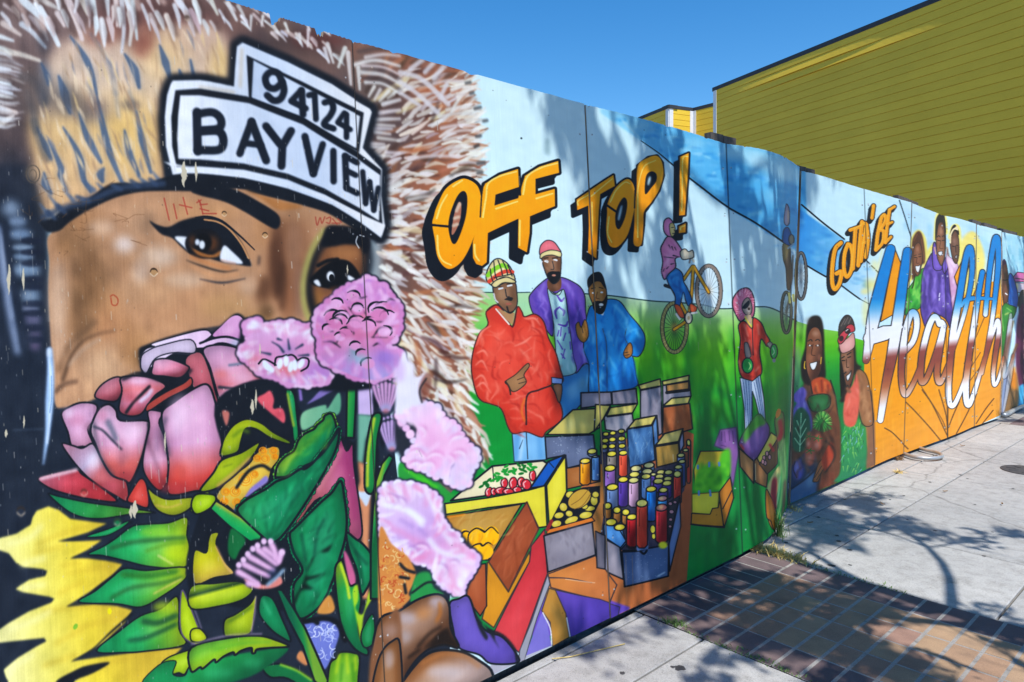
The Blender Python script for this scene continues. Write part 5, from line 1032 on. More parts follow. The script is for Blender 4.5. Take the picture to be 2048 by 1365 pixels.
# ---------------------------------------------------------------- carnations
def ruffle(cx, cy, rx, ry, n, col, light, seed, kk=K, sc=1.):
    r_ = np.random.default_rng(seed)
    for i in range(n):
        a = r_.uniform(0, 6.28); q = r_.uniform(.1, .92)
        x, y = cx + rx * q * math.cos(a), cy + ry * q * math.sin(a)
        D(light if i % 2 else col, x, y, 46 * sc, 36 * sc, .5)
O(400, 350)
F('#141a24', '300,1020 380,985 500,1005 620,995 760,1030 830,1010 960,830 1100,730 1180,695 1280,760 1365,870 1375,1000 1340,1120 1375,1240 1330,1400 1180,1460 900,1480 700,1450 540,1420 380,1350 260,1220', soft=8)
scallop('320,1030 355,1000 395,1005 432,1042 470,1025 505,1020 560,1030 600,1012 640,1020 700,1040 782,1052 800,1150 792,1230 885,1330 850,1405 760,1430 690,1432 560,1402 400,1332 278,1212 332,1150', 34, ['#d8a4cc', '#cf94c2', '#e0bcdc'], seed=4, soft=3, step=1.25)
F('#cf93be', '320,1030 355,1000 395,1005 432,1042 470,1025 505,1020 560,1030 600,1012 640,1020 700,1040 782,1052 800,1150 792,1230 885,1330 850,1405 760,1430 690,1432 560,1402 400,1332 278,1212 332,1150', soft=4, grad=('500,1020 560,1420', [(0, '#d3a6d0'), (.5, '#cf8fb8'), (1, '#b88ac4')]))
for x, y in ((365, 1030), (640, 1060), (730, 1080), (310, 1210), (540, 1040), (780, 1100)): D('#e6eaf6', x, y, 34, 40, .85)
D('#d87474', 600, 1330, 120, 60, .8); D('#e08080', 380, 1280, 60, 60, .6); D('#a06ab8', 800, 1350, 60, 60, .5); D('#8e7cae', 600, 1200, 60, 60, .6)
frill('320,1030 355,1000 395,1005 432,1042 470,1025 505,1020 560,1030 600,1012 640,1020 700,1040 782,1052 800,1150 792,1230 885,1330 850,1405 760,1430 690,1432 560,1402 400,1332 278,1212 332,1150', ['#f0f0f8', '#e2b8da', '#d080ac'], 90, 100, 26, .6, 6, seed=7)
many('#2a3a50', 17, '490,1140 540,1170 570,1210;410,1210 480,1225;600,1120 610,1190;650,1190 700,1160;670,1235 740,1230;560,1130 530,1120', soft=5, tp=(.4, 1)); many(K, 12, '400,1290 430,1260 470,1270 520,1300;510,1300 520,1250 560,1240 590,1230;590,1235 630,1230 660,1260 650,1310;660,1270 700,1250 740,1260 735,1310 690,1340', soft=2)
for x, y, ro in ((450, 1300, -.5), (475, 1320, -.8), (545, 1290, .2), (588, 1272, 0), (620, 1310, .2), (648, 1300, 0), (690, 1290, .5)): E('#dfe8f6', x, y, 20, 38, soft=4, rot=ro)
scallop('800,985 830,920 900,852 960,800 1030,752 1100,745 1140,715 1185,722 1200,755 1255,772 1285,830 1350,882 1358,960 1362,1010 1335,1100 1250,1192 1342,1202 1362,1290 1290,1370 1200,1402 1080,1380 1000,1352 900,1302 820,1232 832,1132 792,1052', 36, ['#cf90c4', '#c884b8', '#d8a6d0'], seed=5, soft=3, step=1.25)
F('#c77fb0', '800,985 830,920 900,852 960,800 1030,752 1100,745 1140,715 1185,722 1200,755 1255,772 1285,830 1350,882 1358,960 1362,1010 1335,1100 1250,1192 1342,1202 1362,1290 1290,1370 1200,1402 1080,1380 1000,1352 900,1302 820,1232 832,1132 792,1052', soft=4, grad=('1000,740 1050,1400', [(0, '#b884c8'), (.3, '#cf86b4'), (.55, '#c9789c'), (.8, '#b88cc4'), (1, '#a092c8')]))
ruffle(1060, 990, 260, 230, 46, '#d9a0cc', '#c0709c', 3); D('#d86a78', 1090, 1000, 70, 60, .6); D('#d86a6a', 950, 880, 60, 40, .5); D('#7fa0b0', 1060, 1240, 70, 60, .6); D('#6a9a9c', 1060, 1190, 40, 40, .7); D('#7a5fa8', 1250, 1250, 60, 60, .6)
many(K, 17, '860,1010 900,970 960,980;870,1020 880,1060 910,1070;990,920 1030,990 1050,1050;1010,900 1060,960 1075,1000;1080,880 1130,950;980,1070 1000,1040 1040,1050 1050,1090;1090,990 1110,1050;1180,1110 1230,1050 1320,1035;1190,1000 1240,1000 1275,970;1190,930 1240,910 1270,950 1265,990;930,1150 960,1100 1000,1090;1020,860 1060,830 1100,840 1140,830;1250,900 1290,850 1330,860;840,1140 900,1140 960,1180;1170,1110 1280,1110;1180,1170 1220,1150 1250,1180', soft=3, tp=(.3, .3), mid=1)
frill('800,985 830,920 900,852 960,800 1030,752 1100,745 1140,715 1185,722 1200,755 1255,772 1285,830 1350,882 1358,960 1362,1010 1335,1100 1250,1192 1342,1202 1362,1290 1290,1370 1200,1402 1080,1380 1000,1352 900,1302 820,1232 832,1132 792,1052', ['#e0b2dc', '#d08cc0', '#b878b4'], 110, 130, 30, .55, 7, seed=6)
r3 = np.random.default_rng(8)
for k in range(26):                      # curled petals inside the bloom
    x, y = r3.normal(1070, 120), r3.normal(1010, 110)
    if not poly_in(PT('0,0 1,1 2,2') if False else np.array([[float(v) for v in p.split(',')] for p in '800,985 830,920 900,852 960,800 1030,752 1100,745 1140,715 1185,722 1200,755 1255,772 1285,830 1350,882 1358,960 1362,1010 1335,1100 1250,1192 1342,1202 1362,1290 1290,1370 1200,1402 1080,1380 1000,1352 900,1302 820,1232 832,1132 792,1052'.split()]), x, y): continue
    w2 = r3.uniform(38, 66); a2 = r3.uniform(-2.6, -.4); arc = [(x + w2 * math.cos(a2 + t), y + w2 * .8 * math.sin(a2 + t)) for t in (-1.2, -.6, 0, .6, 1.2)]
    E(['#d694c0', '#c97aa8', '#dba6d0'][k % 3], x, y, w2 * .9, w2 * .7, soft=5, alpha=.9); S(K, 17, arc, soft=2.5, tp=(.3, .3), mid=1)
many('#e6b8dc', 26, '1010,790 1060,760;1150,740 1170,800;1230,790 1260,850;830,960 890,900;1290,1010 1330,960;1260,1080 1320,1060;900,1230 860,1180;960,960 930,1000', soft=8, alpha=.75)
O(400, 700)
D('#8fb0c0', 1100, 60, 50, 40, .7); D('#9a7ac0', 1270, 50, 60, 50, .7); D('#e0dcec', 1345, 170, 30, 60, .8)
def thistle(cx, cy, w_, h, col):
    E('#161c28', cx, cy, w_, h, soft=6)
    for k in range(7):
        q = k / 6 - .5
        S(col, w_ * .26, [(cx + q * w_ * 1.8, cy - h * (.85 - abs(q) * .4)), (cx + q * w_ * 1.3, cy), (cx + q * w_ * .5, cy + h * .7)], soft=4, tp=(1, .5))
        E(col, cx + q * w_ * 1.9, cy - h * (1.0 - abs(q) * .4) - 14, w_ * .12, w_ * .13, soft=3)
    D('#8fa0c8', cx, cy + h * .62, w_ * .5, h * .3, .7); D('#c4686c', cx, cy + h * .75, w_ * .3, h * .16, .6)
thistle(1268, 330, 92, 120, '#c79ac4'); thistle(1310, 590, 88, 120, '#bda0d0')
F('#1f8a4a', '1180,450 1240,450 1210,620 1190,950 1130,960 1125,800 1145,600', out=11); S('#a8bc3c', 20, '1190,470 1150,700 1142,930', soft=4)
F('#2f9a48', '1290,720 1240,780 1200,900 1180,1100 1165,1365 1165,1700 1225,1700 1220,1365 1225,1000 1260,860 1320,740', sm=False, out=11, grad=('1180,1100 1230,1100', [(0, '#8fb43c'), (.5, '#2f9a50'), (1, '#146a40')]))
# two big pink blooms on the next panel
O(800, 800)
F('#2a2f3a', '-30,100 40,40 260,40 320,120 440,240 540,360 530,460 480,580 400,610 320,580 230,550 100,480 20,420 -30,300', soft=8)
scallop('-10,110 40,66 150,40 250,56 300,130 380,180 430,262 522,372 512,450 460,502 470,560 402,592 330,562 300,522 230,532 180,482 110,462 40,402 100,300', 34, ['#f2c8e6', '#eab8de', '#dccbe8'], rim='#262a3a', seed=8, soft=3, rimw=1.3)
F('#eab0d8', '-10,110 40,66 150,40 250,56 300,130 380,180 430,262 522,372 512,450 460,502 470,560 402,592 330,562 300,522 230,532 180,482 110,462 40,402 100,300 110,182 30,152', soft=5, grad=('100,80 400,560', [(0, '#e8c8e6'), (.3, '#eeb4da'), (.7, '#eab2d8'), (1, '#d8c4e2')]))
ruffle(250, 300, 180, 200, 26, '#f2bfe0', '#e4a4d0', 5, sc=1.1)
many('#cfc4e6', 34, '60,380 140,420 200,470;110,320 180,350;250,520 300,470 320,420;350,540 360,470 380,440;440,470 420,400', soft=12, alpha=.7); many('#f4d0ec', 26, '200,360 260,300;300,430 330,360;400,420 460,430', soft=10, alpha=.6); S('#8a7aa8', 10, '330,560 345,480 370,440', soft=5, alpha=.7); many('#3a3f4c', 7, '130,350 150,390', alpha=.6)
O(800, 450)
F('#e4dff0', '-20,1040 0,930 30,860 60,930 90,960 100,1040 170,1020 160,1080 140,1150 150,1215 60,1260 -30,1300', soft=7); D('#c9a4d8', 0, 1000, 40, 90, .6); F('#7a4a40', '150,1210 130,1100 180,1010 220,1040 200,1150', soft=6, alpha=.7); S('#2c2a30', 10, '150,1215 135,1130 180,1050', soft=3)
O(800, 800)
F('#262b38', '-140,600 0,560 150,580 250,630 300,720 330,850 430,930 540,1080 500,1210 420,1360 330,1320 220,1180 80,1120 -140,920', soft=8)
scallop('-120,620 -60,585 0,578 100,590 150,600 222,640 272,700 252,752 302,862 400,942 422,1012 502,1062 517,1102 480,1182 442,1232 402,1332 330,1292 270,1242 222,1152 100,1098 0,1042 -110,930', 30, ['#ece4f4', '#e4c4e4', '#d6b4de'], rim='#20253a', seed=9, soft=3, rimw=1.3)
F('#d8b4dc', '-120,620 -60,585 0,578 100,590 150,600 222,640 272,700 252,752 302,862 400,942 422,1012 502,1062 517,1102 480,1182 442,1232 402,1332 330,1292 270,1242 222,1152 100,1098 0,1042 -110,930 -140,800', soft=5, grad=('100,600 350,1300', [(0, '#dcc0e2'), (.35, '#c9a4d8'), (.6, '#d8a0ce'), (1, '#eac6e2')]))
many('#e08ab4', 30, '40,620 60,680;190,660 180,720;0,900 100,960 170,1000;220,1100 260,1200;330,1160 380,1300;-60,640 -40,700;120,1100 200,1040;330,960 380,1010;-80,860 -20,900', soft=12, alpha=.6); many('#e9eaf6', 34, '-100,720 0,740 100,790 150,860;60,760 160,830;200,960 260,1030 330,1060;300,900 350,980;420,1060 480,1110;350,1060 430,1100;240,1180 300,1100;400,1290 440,1200;220,700 240,740', soft=11, alpha=.8); many('#9a7ec0', 22, '-60,940 40,1000 140,1040;0,820 90,870;130,880 180,930', soft=11, alpha=.6)
FL1 = '-10,110 40,66 150,40 250,56 300,130 380,180 430,262 522,372 512,450 460,502 470,560 402,592 330,562 300,522 230,532 180,482 110,462 40,402 100,300 110,182 30,152'
frill(FL1, ['#f6dcf0', '#d8cce8', '#f3c4e4'], 70, 90, 30, .6, 8)
FL2 = '-120,620 -60,585 0,578 100,590 150,600 222,640 272,700 252,752 302,862 400,942 422,1012 502,1062 517,1102 480,1182 442,1232 402,1332 330,1292 270,1242 222,1152 100,1098 0,1042 -110,930 -140,800'
frill(FL2, ['#f4eef8', '#f0d8ee', '#e08cb8'], 120, 110, 30, .6, 8, seed=9)
r4 = np.random.default_rng(12)
for k in range(22):                       # shaded folds of the two blooms
    x, y = [(r4.uniform(90, 430), r4.uniform(120, 480)), (r4.uniform(-80, 420), r4.uniform(650, 1200))][k % 2]
    P_ = np.array([[float(v) for v in p.split(',')] for p in (FL1, FL2)[k % 2].split()])
    if not poly_in(P_, x, y): continue
    w2 = r4.uniform(34, 70); a2 = r4.uniform(-2.2, -.2); arc = [(x + w2 * math.cos(a2 + t), y + w2 * .8 * math.sin(a2 + t)) for t in (-1.2, -.6, 0, .6, 1.2)]
    S('#a878b4' if k % 2 else '#d488bc', 20, arc, soft=8, alpha=.75, tp=(.3, .3), mid=1); S('#fbeef8', 16, [(p[0] - 4, p[1] + 18) for p in arc], soft=7, alpha=.7, tp=(.3, .3), mid=1)
# brown hands at the foot of the wall
O(800, 965)
F('#c9854a', '-140,330 -60,420 0,470 60,520 110,640 60,760 70,800 -40,900 -140,960', soft=4)
for i in range(60):
    x, y, r = nrng.uniform(-130, 40), nrng.uniform(440, 880), nrng.uniform(8, 24); a0 = nrng.uniform(0, 6)
    S(['#b04a2a', '#e6c890', '#d89a50'][i % 3], 7, [(x + r * math.cos(a0 + t), y + r * math.sin(a0 + t)) for t in (0, .8, 1.6, 2.4, 3.2)], soft=2, alpha=.7)
many(K, 20, '0,560 40,600 100,620;0,650 60,660;30,700 40,760', soft=4); F('#2c8a4a', '70,800 110,640 200,620 230,720 300,770 200,780 100,830', soft=5); S(K, 14, '80,760 180,690 240,690', soft=3); F('#3fa05c', '340,800 420,790 400,830 350,840', soft=6)
F('#6f5ab6', '338,835 400,800 470,786 530,950 600,1025 700,1062 792,1172 802,1236 622,1242 540,1182 400,1132 362,1000', out=10, grad=('380,850 700,1200', [(0, '#7a68c0'), (1, '#6a58b4')])); F('#20242e', '480,790 520,900 600,1020 680,1140 650,1080 640,1030 560,970 600,1060 580,1075 530,980', soft=5); S(K, 16, '600,1010 700,1050 780,1140 800,1230', soft=4)
F('#7d5438', '-160,980 0,880 130,800 260,768 332,830 347,1000 402,1132 300,1112 200,1142 100,1232 20,1365 -20,1500 -200,1500', out=12, grad=('100,800 250,1200', [(0, '#8a5c3a'), (.3, '#a4806c'), (.6, '#6d4a34'), (1, '#4a3226')]))
D('#b5a8ac', 30, 930, 100, 50, .8); D('#b5a8b0', 250, 820, 60, 40, .8); D('#b07848', 160, 900, 60, 50, .7); S('#a86a34', 24, '270,830 275,900 250,950', soft=8, alpha=.8); F('#241a16', '200,1140 240,1060 320,1000 350,1060 402,1130 300,1110', soft=8); many('#2c201a', 22, '120,1130 200,1040 280,990;180,1130 260,1060;60,1200 130,1150', soft=8, alpha=.8); D('#a89c9e', 30, 1060, 60, 50, .7)
F('#7a5034', '-40,1500 20,1365 150,1205 262,1152 420,1162 540,1222 632,1312 600,1500', out=14, grad=('200,1160 300,1400', [(0, '#8a5a36'), (.25, '#9c6a44'), (1, '#b59c94')])); D('#c4b6b8', 300, 1300, 140, 50, .7); S('#b07444', 30, '150,1240 280,1180 430,1190 540,1260', soft=9, alpha=.6)
O(400, 965)
F('#80583e', '1150,1365 1170,1160 1240,1010 1365,900 1365,1700 1140,1700', soft=6); D('#a8908a', 1300, 1020, 60, 60, .6); F('#8a5c38', '1180,1365 1230,1180 1310,1090 1365,1110 1365,1500 1180,1500', out=10); D('#b0a4a8', 1290, 1210, 40, 80, .6)
many('#c9ccd2', 4, '1232,1045 1234,1056 1226,1052;1282,1040 1284,1052 1276,1048')
OUTK[:] = [.9, 1.5]; SHK[:] = [.16, .06]
# ---------------------------------------------------------------- right end: the couple, GOTTA' BE, Health
O(1600, 400, .3282)
BK2 = '#2a2624'
F('#e89a2c', '395,900 640,700 1000,560 1240,480 1240,1000 1225,1300 1000,1420 700,1560 430,1640 380,1300', sm=False, grad=('600,800 800,1350', [(0, '#f49c16'), (.6, '#f29a1c'), (1, '#e89a3c')]))
for i in range(120):
    x = nrng.uniform(430, 1220); y = nrng.uniform(900, 1600); S(jit('#e08a14' if i % 2 else '#f6b050', .03), nrng.uniform(4, 12), [(x, y), (x + 1, y + nrng.uniform(40, 140))], soft=4, alpha=.25)
F('#f0dc7e', '940,340 985,240 1030,195 1070,200 1110,280 1128,360 1120,430 1060,560 1040,600 960,520', soft=5)
# woman and man with greens
F('#3a9a3c', '-20,820 240,800 400,840 400,1300 -20,1300', sm=False, alpha=0)
F('#5c4236', '20,1130 60,1100 130,1080 190,1130 215,1220 235,1400 225,1700 -40,1760 -60,1500', soft=4)
F('#231c1c', '15,1100 5,1000 30,900 40,780 60,720 100,705 130,725 145,800 150,950 155,1080 120,1090 60,1130', soft=4); D('#4a3a30', 60, 740, 30, 30, .5)
F('#6f4632', '38,1000 40,900 52,820 80,780 115,790 132,850 136,950 125,1040 85,1108 55,1080', soft=2, grad=('40,900 136,920', [(0, '#7d5038'), (.5, '#8a5c44'), (1, '#4a2f26')])); D('#b8907a', 95, 815, 22, 20, .7); D('#a06a50', 60, 960, 14, 26, .6); D('#a8705a', 118, 960, 12, 24, .5)
F('#eef0f2', '60,1000 80,992 105,988 92,1030 72,1034', out=4, oc=BK2); many(BK2, 6, '48,862 66,852 74,862;95,858 110,850 120,860'); many('#201814', 8, '52,885 70,890;98,890 116,886'); E('#d8d0c8', 60, 888, 6, 5); E('#d8d0c8', 108, 888, 6, 5); S('#4a2c20', 5, '80,880 70,940 92,950'); many('#e2b83c', 5, '30,985 26,1020 32,1030;130,960 126,1000')
F('#5e3c2c', '62,1080 100,1110 120,1080 120,1150 80,1170', soft=3)
F('#b5502c', '70,1110 130,1080 190,1120 185,1180 130,1190 80,1180', soft=3); many('#d87a48', 12, '100,1120 110,1170;150,1110 160,1170', soft=4, alpha=.8); many('#6a2a1c', 10, '130,1100 135,1170;170,1130 175,1180', soft=3, alpha=.8); S(BK2, 8, '60,1100 75,1180'); S(BK2, 8, '185,1100 215,1200 230,1330')
F('#7d5236', '185,1150 215,1220 235,1380 225,1450 190,1380 180,1250', soft=3)
O(1450, 780, .293)
F('#6a432f', '700,170 780,200 790,420 760,640 600,640 560,560', soft=5)
F('#29405a', '440,560 560,420 620,460 640,700 445,770', soft=4); F('#4c6a8a', '450,690 530,620 600,560 615,720 448,775', soft=5); D('#7aa0b8', 580, 620, 26, 60, .6)
F('#6a62ae', '460,170 490,90 540,60 585,160 595,260 560,300 500,250', soft=5); many('#a8b8dc', 8, '500,120 530,250;540,90 560,200', soft=3, alpha=.6); F('#6e62b4', '462,60 480,20 530,-20 560,30 530,80 490,90', soft=4)
F('#1e5c44', '455,330 470,180 520,120 575,180 585,300 560,400 480,420', soft=5); many('#9ad0a4', 6, '510,420 515,300 520,160;515,330 480,260;515,330 555,260;516,270 490,210;516,270 550,200;512,380 475,330;512,380 550,330', soft=1.5)
F('#2c6a3c', '565,60 640,30 710,40 715,110 650,150 590,140', soft=5, out=5)
for k in range(22):
    a = math.pi + k / 21 * math.pi; S(['#4fae4c', '#2c8a3a', '#8ccf6a'][k % 3], 15, [(665, 240), (665 + 50 * math.cos(a) * .6, 230 + 60 * math.sin(a) * .6), (665 + 66 * math.cos(a), 240 + 95 * math.sin(a))], soft=2, tp=(1, .3))
for k in range(14): S(['#3f9a44', '#236a34'][k % 2], 16, [(660, 200), (600 + k * 10, 290 - abs(k - 7) * 4)], soft=2, tp=(1, .3))
for x, y, rx, ry in ((575, 350, 24, 66), (632, 360, 34, 60), (580, 450, 36, 72)):
    E('#b8624c', x, y, rx, ry, soft=6); D('#e0a08c', x - 6, y + 20, rx * .5, ry * .4, .7)
    for k in range(5): S('#2f7a3c', 6, [(x, y - ry * .5), (x + 30 * math.cos(k * 1.25), y - ry * .45 + 20 * math.sin(k * 1.25))], sm=False)
E('#565aa8', 500, 545, 34, 70, soft=6); D('#8c94d4', 490, 530, 14, 40, .7); S('#1c2238', 7, '478,490 465,540 490,600', soft=2); S('#1a2430', 8, '450,680 560,600 640,520', soft=3)
F('#a06a46', '600,620 620,560 640,500 680,460 720,440 700,500 660,560 640,620 615,630', out=5, oc=BK2); many(BK2, 4, '612,600 660,520;625,615 672,540')
F('#a8442c', '660,480 720,360 745,400 740,480 690,560', soft=5); S(BK2, 10, '690,350 740,400 745,470 690,560', soft=3); F('#7a4430', '640,640 690,570 745,560 740,660 640,700', soft=6)
F('#a86c50', '780,400 800,0 850,200 800,460', alpha=0)
F('#256b45', '745,630 790,560 800,420 820,230 870,215 935,200 965,260 970,400 965,510 880,580', soft=4, grad=('800,230 900,600', [(0, '#3f9a4c'), (1, '#2a7a58')]))
for k in range(70):
    x, y = nrng.uniform(800, 950), nrng.uniform(210, 560); S(['#6cc06a', '#1c5a40', '#8ab0d0', '#a8d06a'][k % 4], 7, [(x, y), (x + nrng.normal(0, 12), y + nrng.uniform(20, 50))], soft=2, alpha=.7, tp=(1, .3))
F('#9c7054', '900,60 990,0 1015,120 1025,300 1022,525 965,560 970,400 960,240', soft=4, grad=('930,200 1020,200', [(0, '#a8785a'), (1, '#8a644c')]))
O(1600, 400, .3282)
F('#c8603f', '270,1225 300,1190 345,1060 360,1180 340,1365 270,1365', soft=3, grad=('280,1200 350,1200', [(0, '#e0705c'), (1, '#dc6450')])); F('#a5744f', '340,1040 390,1050 420,1120 440,1250 445,1365 380,1365 345,1200', soft=3, out=5, oc=BK2)
F('#2a221e', '235,900 250,960 245,1100 255,1180 245,1230 280,1220 300,1120 340,1050 375,1020 345,990 335,880 300,860', soft=4)
for k in range(16): S('#181412', 6, [(250 + k * 1.5, 880), (244 + k * 3, 1000), (250 + k * 2, 1200 - k * 6)], soft=1.5, alpha=.7)
F('#8a5f48', '248,945 275,915 320,900 330,940 332,1010 325,1080 300,1150 280,1130 262,1040', out=5, oc=BK2, grad=('250,1000 330,1000', [(0, '#94684e'), (1, '#6d4836')])); D('#b48a70', 285, 1020, 16, 30, .6)
F('#eff0f2', '282,1075 300,1060 312,1040 308,1070 294,1102 286,1098', out=4, oc=BK2); many(BK2, 7, '255,965 270,955;288,945 310,930;280,1050 270,1060'); many('#1c1614', 7, '258,980 272,980;292,962 308,956'); S('#4a2e22', 5, '282,970 285,1020 298,1020'); S(BK2, 7, '290,1130 300,1155 310,1125')
F('#b5563e', '275,1190 320,1130 330,1190 300,1240', soft=4, alpha=.5); F('#dc6a58', '272,1230 285,1180 330,1120 345,1060 362,1180 345,1340 275,1340', soft=3); S('#8a5f48', 20, '288,1150 302,1170', soft=3)
F('#4a4442', '236,830 240,760 270,710 300,705 325,740 332,790 300,770 260,800', out=5, oc=BK2); many('#7a706a', 5, '250,770 275,725;270,760 292,718;295,755 310,722'); F('#e7a8a0', '238,850 240,900 262,935 330,900 332,830 320,812 280,850', out=4, oc=BK2)
F('#d8505c', '230,860 245,820 275,790 285,770 310,758 330,770 332,800 300,815 270,860 245,880', out=5, oc=BK2); E('#3a2a2c', 290, 800, 18, 18, out=0, rot=.3); E('#3a2a2c', 252, 846, 14, 18, rot=.3); S('#e8d8d8', 5, '280,800 292,790')
folds('20,1130 60,1100 190,1130 215,1220 235,1400 225,1600 -40,1700', 40, '#8a6048', '#35221c', 1.4, 90, 14, 6)
folds('340,1040 390,1050 440,1250 445,1365 380,1365 345,1200', 16, '#c4946c', '#7d5438', 1.4, 80, 12, 7); folds('272,1230 330,1120 345,1060 362,1180 345,1340 275,1340', 14, '#f29484', '#b8483c', 1.4, 70, 11, 8)
# three smiling figures
YE = '#f2e27a'
many(YE, 26, '690,430 685,260 720,195 755,240 765,330;825,240 835,120 850,85 880,110 890,200;915,230 930,170 955,160 968,200 972,330;640,540 690,450;745,440 780,330 820,270', soft=4)
F('#35a530', '640,690 650,640 640,560 660,540 690,500 700,470 745,420 760,440 740,560 735,650 700,680 660,725', out=5, oc='#25402a', grad=('650,500 740,650', [(0, '#4fb83c'), (1, '#2a9a3c')])); many('#a8e070', 10, '700,480 690,580;660,600 650,660;720,500 715,600', soft=3, alpha=.7)
F('#e4b8d0', '635,470 640,410 668,400 672,470 655,500', out=4, oc=BK2); many('#8a6a84', 3.5, '645,410 648,440;655,405 657,438;664,405 664,440')
F('#59382a', '682,480 680,300 690,230 720,190 745,215 760,300 762,380 740,400 735,450 700,470', soft=3); many('#8a5a40', 5, '695,250 715,210;740,240 752,330;690,280 688,420;748,300 756,370', alpha=.8)
F('#8a5a42', '690,330 700,280 725,262 742,300 746,370 735,420 718,465 700,440 690,390', out=3, oc=BK2); F('#f2f2f2', '703,405 720,404 734,398 724,440 710,436', out=3, oc=BK2); many(BK2, 4, '696,340 710,336;722,332 738,330'); many('#1c1412', 5, '698,352 710,352;724,348 736,346'); D('#b88468', 716, 300, 12, 18, .6); S('#5a3424', 4, '714,350 710,385 724,386'); S('#24221f', 6, '700,460 690,520 682,540')
F('#6a4ea8', '735,660 740,520 750,440 790,345 815,330 860,400 890,355 905,420 915,560 935,700 925,800 890,730 840,700 800,690 770,780 745,720', out=6, oc='#2a2238', grad=('740,500 930,600', [(0, '#6d52ae'), (.5, '#735ab6'), (1, '#5a4294')])); folds('735,660 750,440 790,345 890,355 905,420 915,560 935,700 890,730 800,690 770,780', 60, '#9c86d8', '#3f2c74', 1.5, 110, 12, 3, .3, .6)
many('#3c2a6c', 14, '800,430 790,560 800,640;850,450 845,600;890,430 900,560;770,520 760,660;760,420 790,400', soft=5, alpha=.8); many('#9a84d4', 10, '780,460 770,580;870,520 880,640;820,480 825,600;830,660 850,690', soft=4, alpha=.7)
F('#7a5ebc', '806,340 812,270 825,262 840,330 868,400 855,430 815,420', out=5, oc='#241c30'); F('#7a5ebc', '868,400 890,350 905,400 880,450', out=5, oc='#241c30'); many('#e8e8f0', 6, '852,570 848,590;850,600 848,612')
F('#8a5e46', '835,340 828,220 835,160 862,130 884,170 888,280 880,350 862,402 845,375', out=4, oc=BK2, grad=('830,200 888,200', [(0, '#96684e'), (.6, '#7d523c'), (1, '#5c3a2c')])); F('#2c2624', '824,245 826,140 840,95 862,82 882,110 890,190 884,200 870,140 845,150 834,220', soft=2)
F('#f2f2f2', '842,320 858,314 870,318 860,340 846,336', out=3, oc=BK2); many(BK2, 4, '836,228 846,218 854,228;868,226 876,218 884,228'); many('#1a1414', 5, '838,246 852,250;868,248 882,246'); D('#b88a70', 860, 190, 12, 26, .6); S('#5c3a2a', 4, '858,245 852,295 872,296'); S('#caa08c', 8, '820,290 828,330', soft=2)
F('#ecc0dc', '890,360 900,300 905,340 960,390 962,470 955,560 935,680 918,560 905,430', out=4, oc='#8a6480', grad=('900,400 960,500', [(0, '#f0cce2'), (1, '#d8a4c8')])); S('#8a6a50', 10, '895,290 905,340', soft=3)
F('#70503f', '930,360 915,280 918,215 940,185 962,210 970,290 966,350 952,390', out=4, oc=BK2); D('#94705e', 950, 260, 14, 30, .6); D('#a88474', 938, 250, 8, 16, .5); F('#2a2222', '912,240 920,180 942,150 965,180 968,215 945,190 925,220'); S('#f0dcae', 9, '916,262 918,215 935,180 955,172'); F('#f0dcae', '940,175 955,160 965,185 950,182'); F('#c9bcb8', '945,345 958,335 956,355 948,358', out=3, oc=BK2); many('#171212', 5, '930,282 940,285;954,276 962,278'); S('#2a1c18', 4, '948,280 950,320')
folds('640,690 650,640 690,500 745,420 760,440 735,650 700,680 660,725', 24, '#9ae06a', '#1c6a2c', 1.6, 70, 10, 4)
folds('890,360 960,390 962,470 935,680 918,560', 16, '#fae4f2', '#b484a8', 1.5, 80, 9, 5)
# far-right figures
F('#7fb6cc', '1230,230 1400,260 1400,560 1230,560', soft=12, alpha=.6)
for i in range(40):
    x, y = nrng.uniform(1230, 1400), nrng.uniform(230, 480); S(jit('#b8dce8' if i % 2 else '#5a9ab8', .04), nrng.uniform(6, 14), [(x, y), (x + nrng.normal(0, 3), y + nrng.uniform(30, 70))], soft=4, alpha=.5)
F('#c46a9c', '1300,470 1325,440 1400,450 1400,500 1310,500', sm=False, out=5); F('#c9bcc8', '1305,505 1400,510 1400,580 1312,560', sm=False, out=4); D('#e0d48a', 1320, 530, 12, 26, .8); S(K, 5, '1312,478 1400,490')
F('#1f62b0', '1268,620 1272,460 1300,470 1330,590 1320,660 1290,690', out=4, oc=BK2); F('#1f62b0', '1340,600 1380,580 1400,700 1340,700', out=4, oc=BK2)
F('#30343c', '1330,650 1345,560 1375,560 1390,660', out=3, oc=BK2); F('#a89a34', '1345,680 1370,640 1380,700 1350,740', soft=3)
F('#6a4434', '1228,500 1228,420 1240,370 1255,380 1266,450 1272,560 1262,630 1244,640 1234,580', out=4, oc=BK2); F('#3a2440', '1226,450 1230,385 1245,360 1258,390 1240,400', soft=2); many('#16141a', 6, '1232,488 1250,490;1252,490 1268,486'); S('#f0f0f0', 7, '1252,570 1262,578'); D('#a87860', 1248, 430, 8, 20, .6)
F('#3c8a3c', '1222,760 1226,670 1250,630 1275,640 1318,660 1300,720 1270,740 1250,900 1230,1010 1225,900', out=4, oc=BK2); many('#8cc060', 7, '1230,700 1240,800;1260,660 1290,680', soft=2, alpha=.7)
F('#5c2448', '1320,760 1350,640 1365,640 1400,700 1400,1150 1340,1150 1315,1000', soft=4); many('#7c3a60', 10, '1340,760 1330,900;1370,700 1360,900', soft=4, alpha=.7); many('#3a1430', 9, '1355,760 1350,1000', soft=4); F('#4aa4cc', '1325,1150 1400,1130 1400,1290 1330,1280', soft=4); many('#8a6a3c', 10, '1240,1010 1260,900 1300,740;1320,880 1290,960', soft=3)
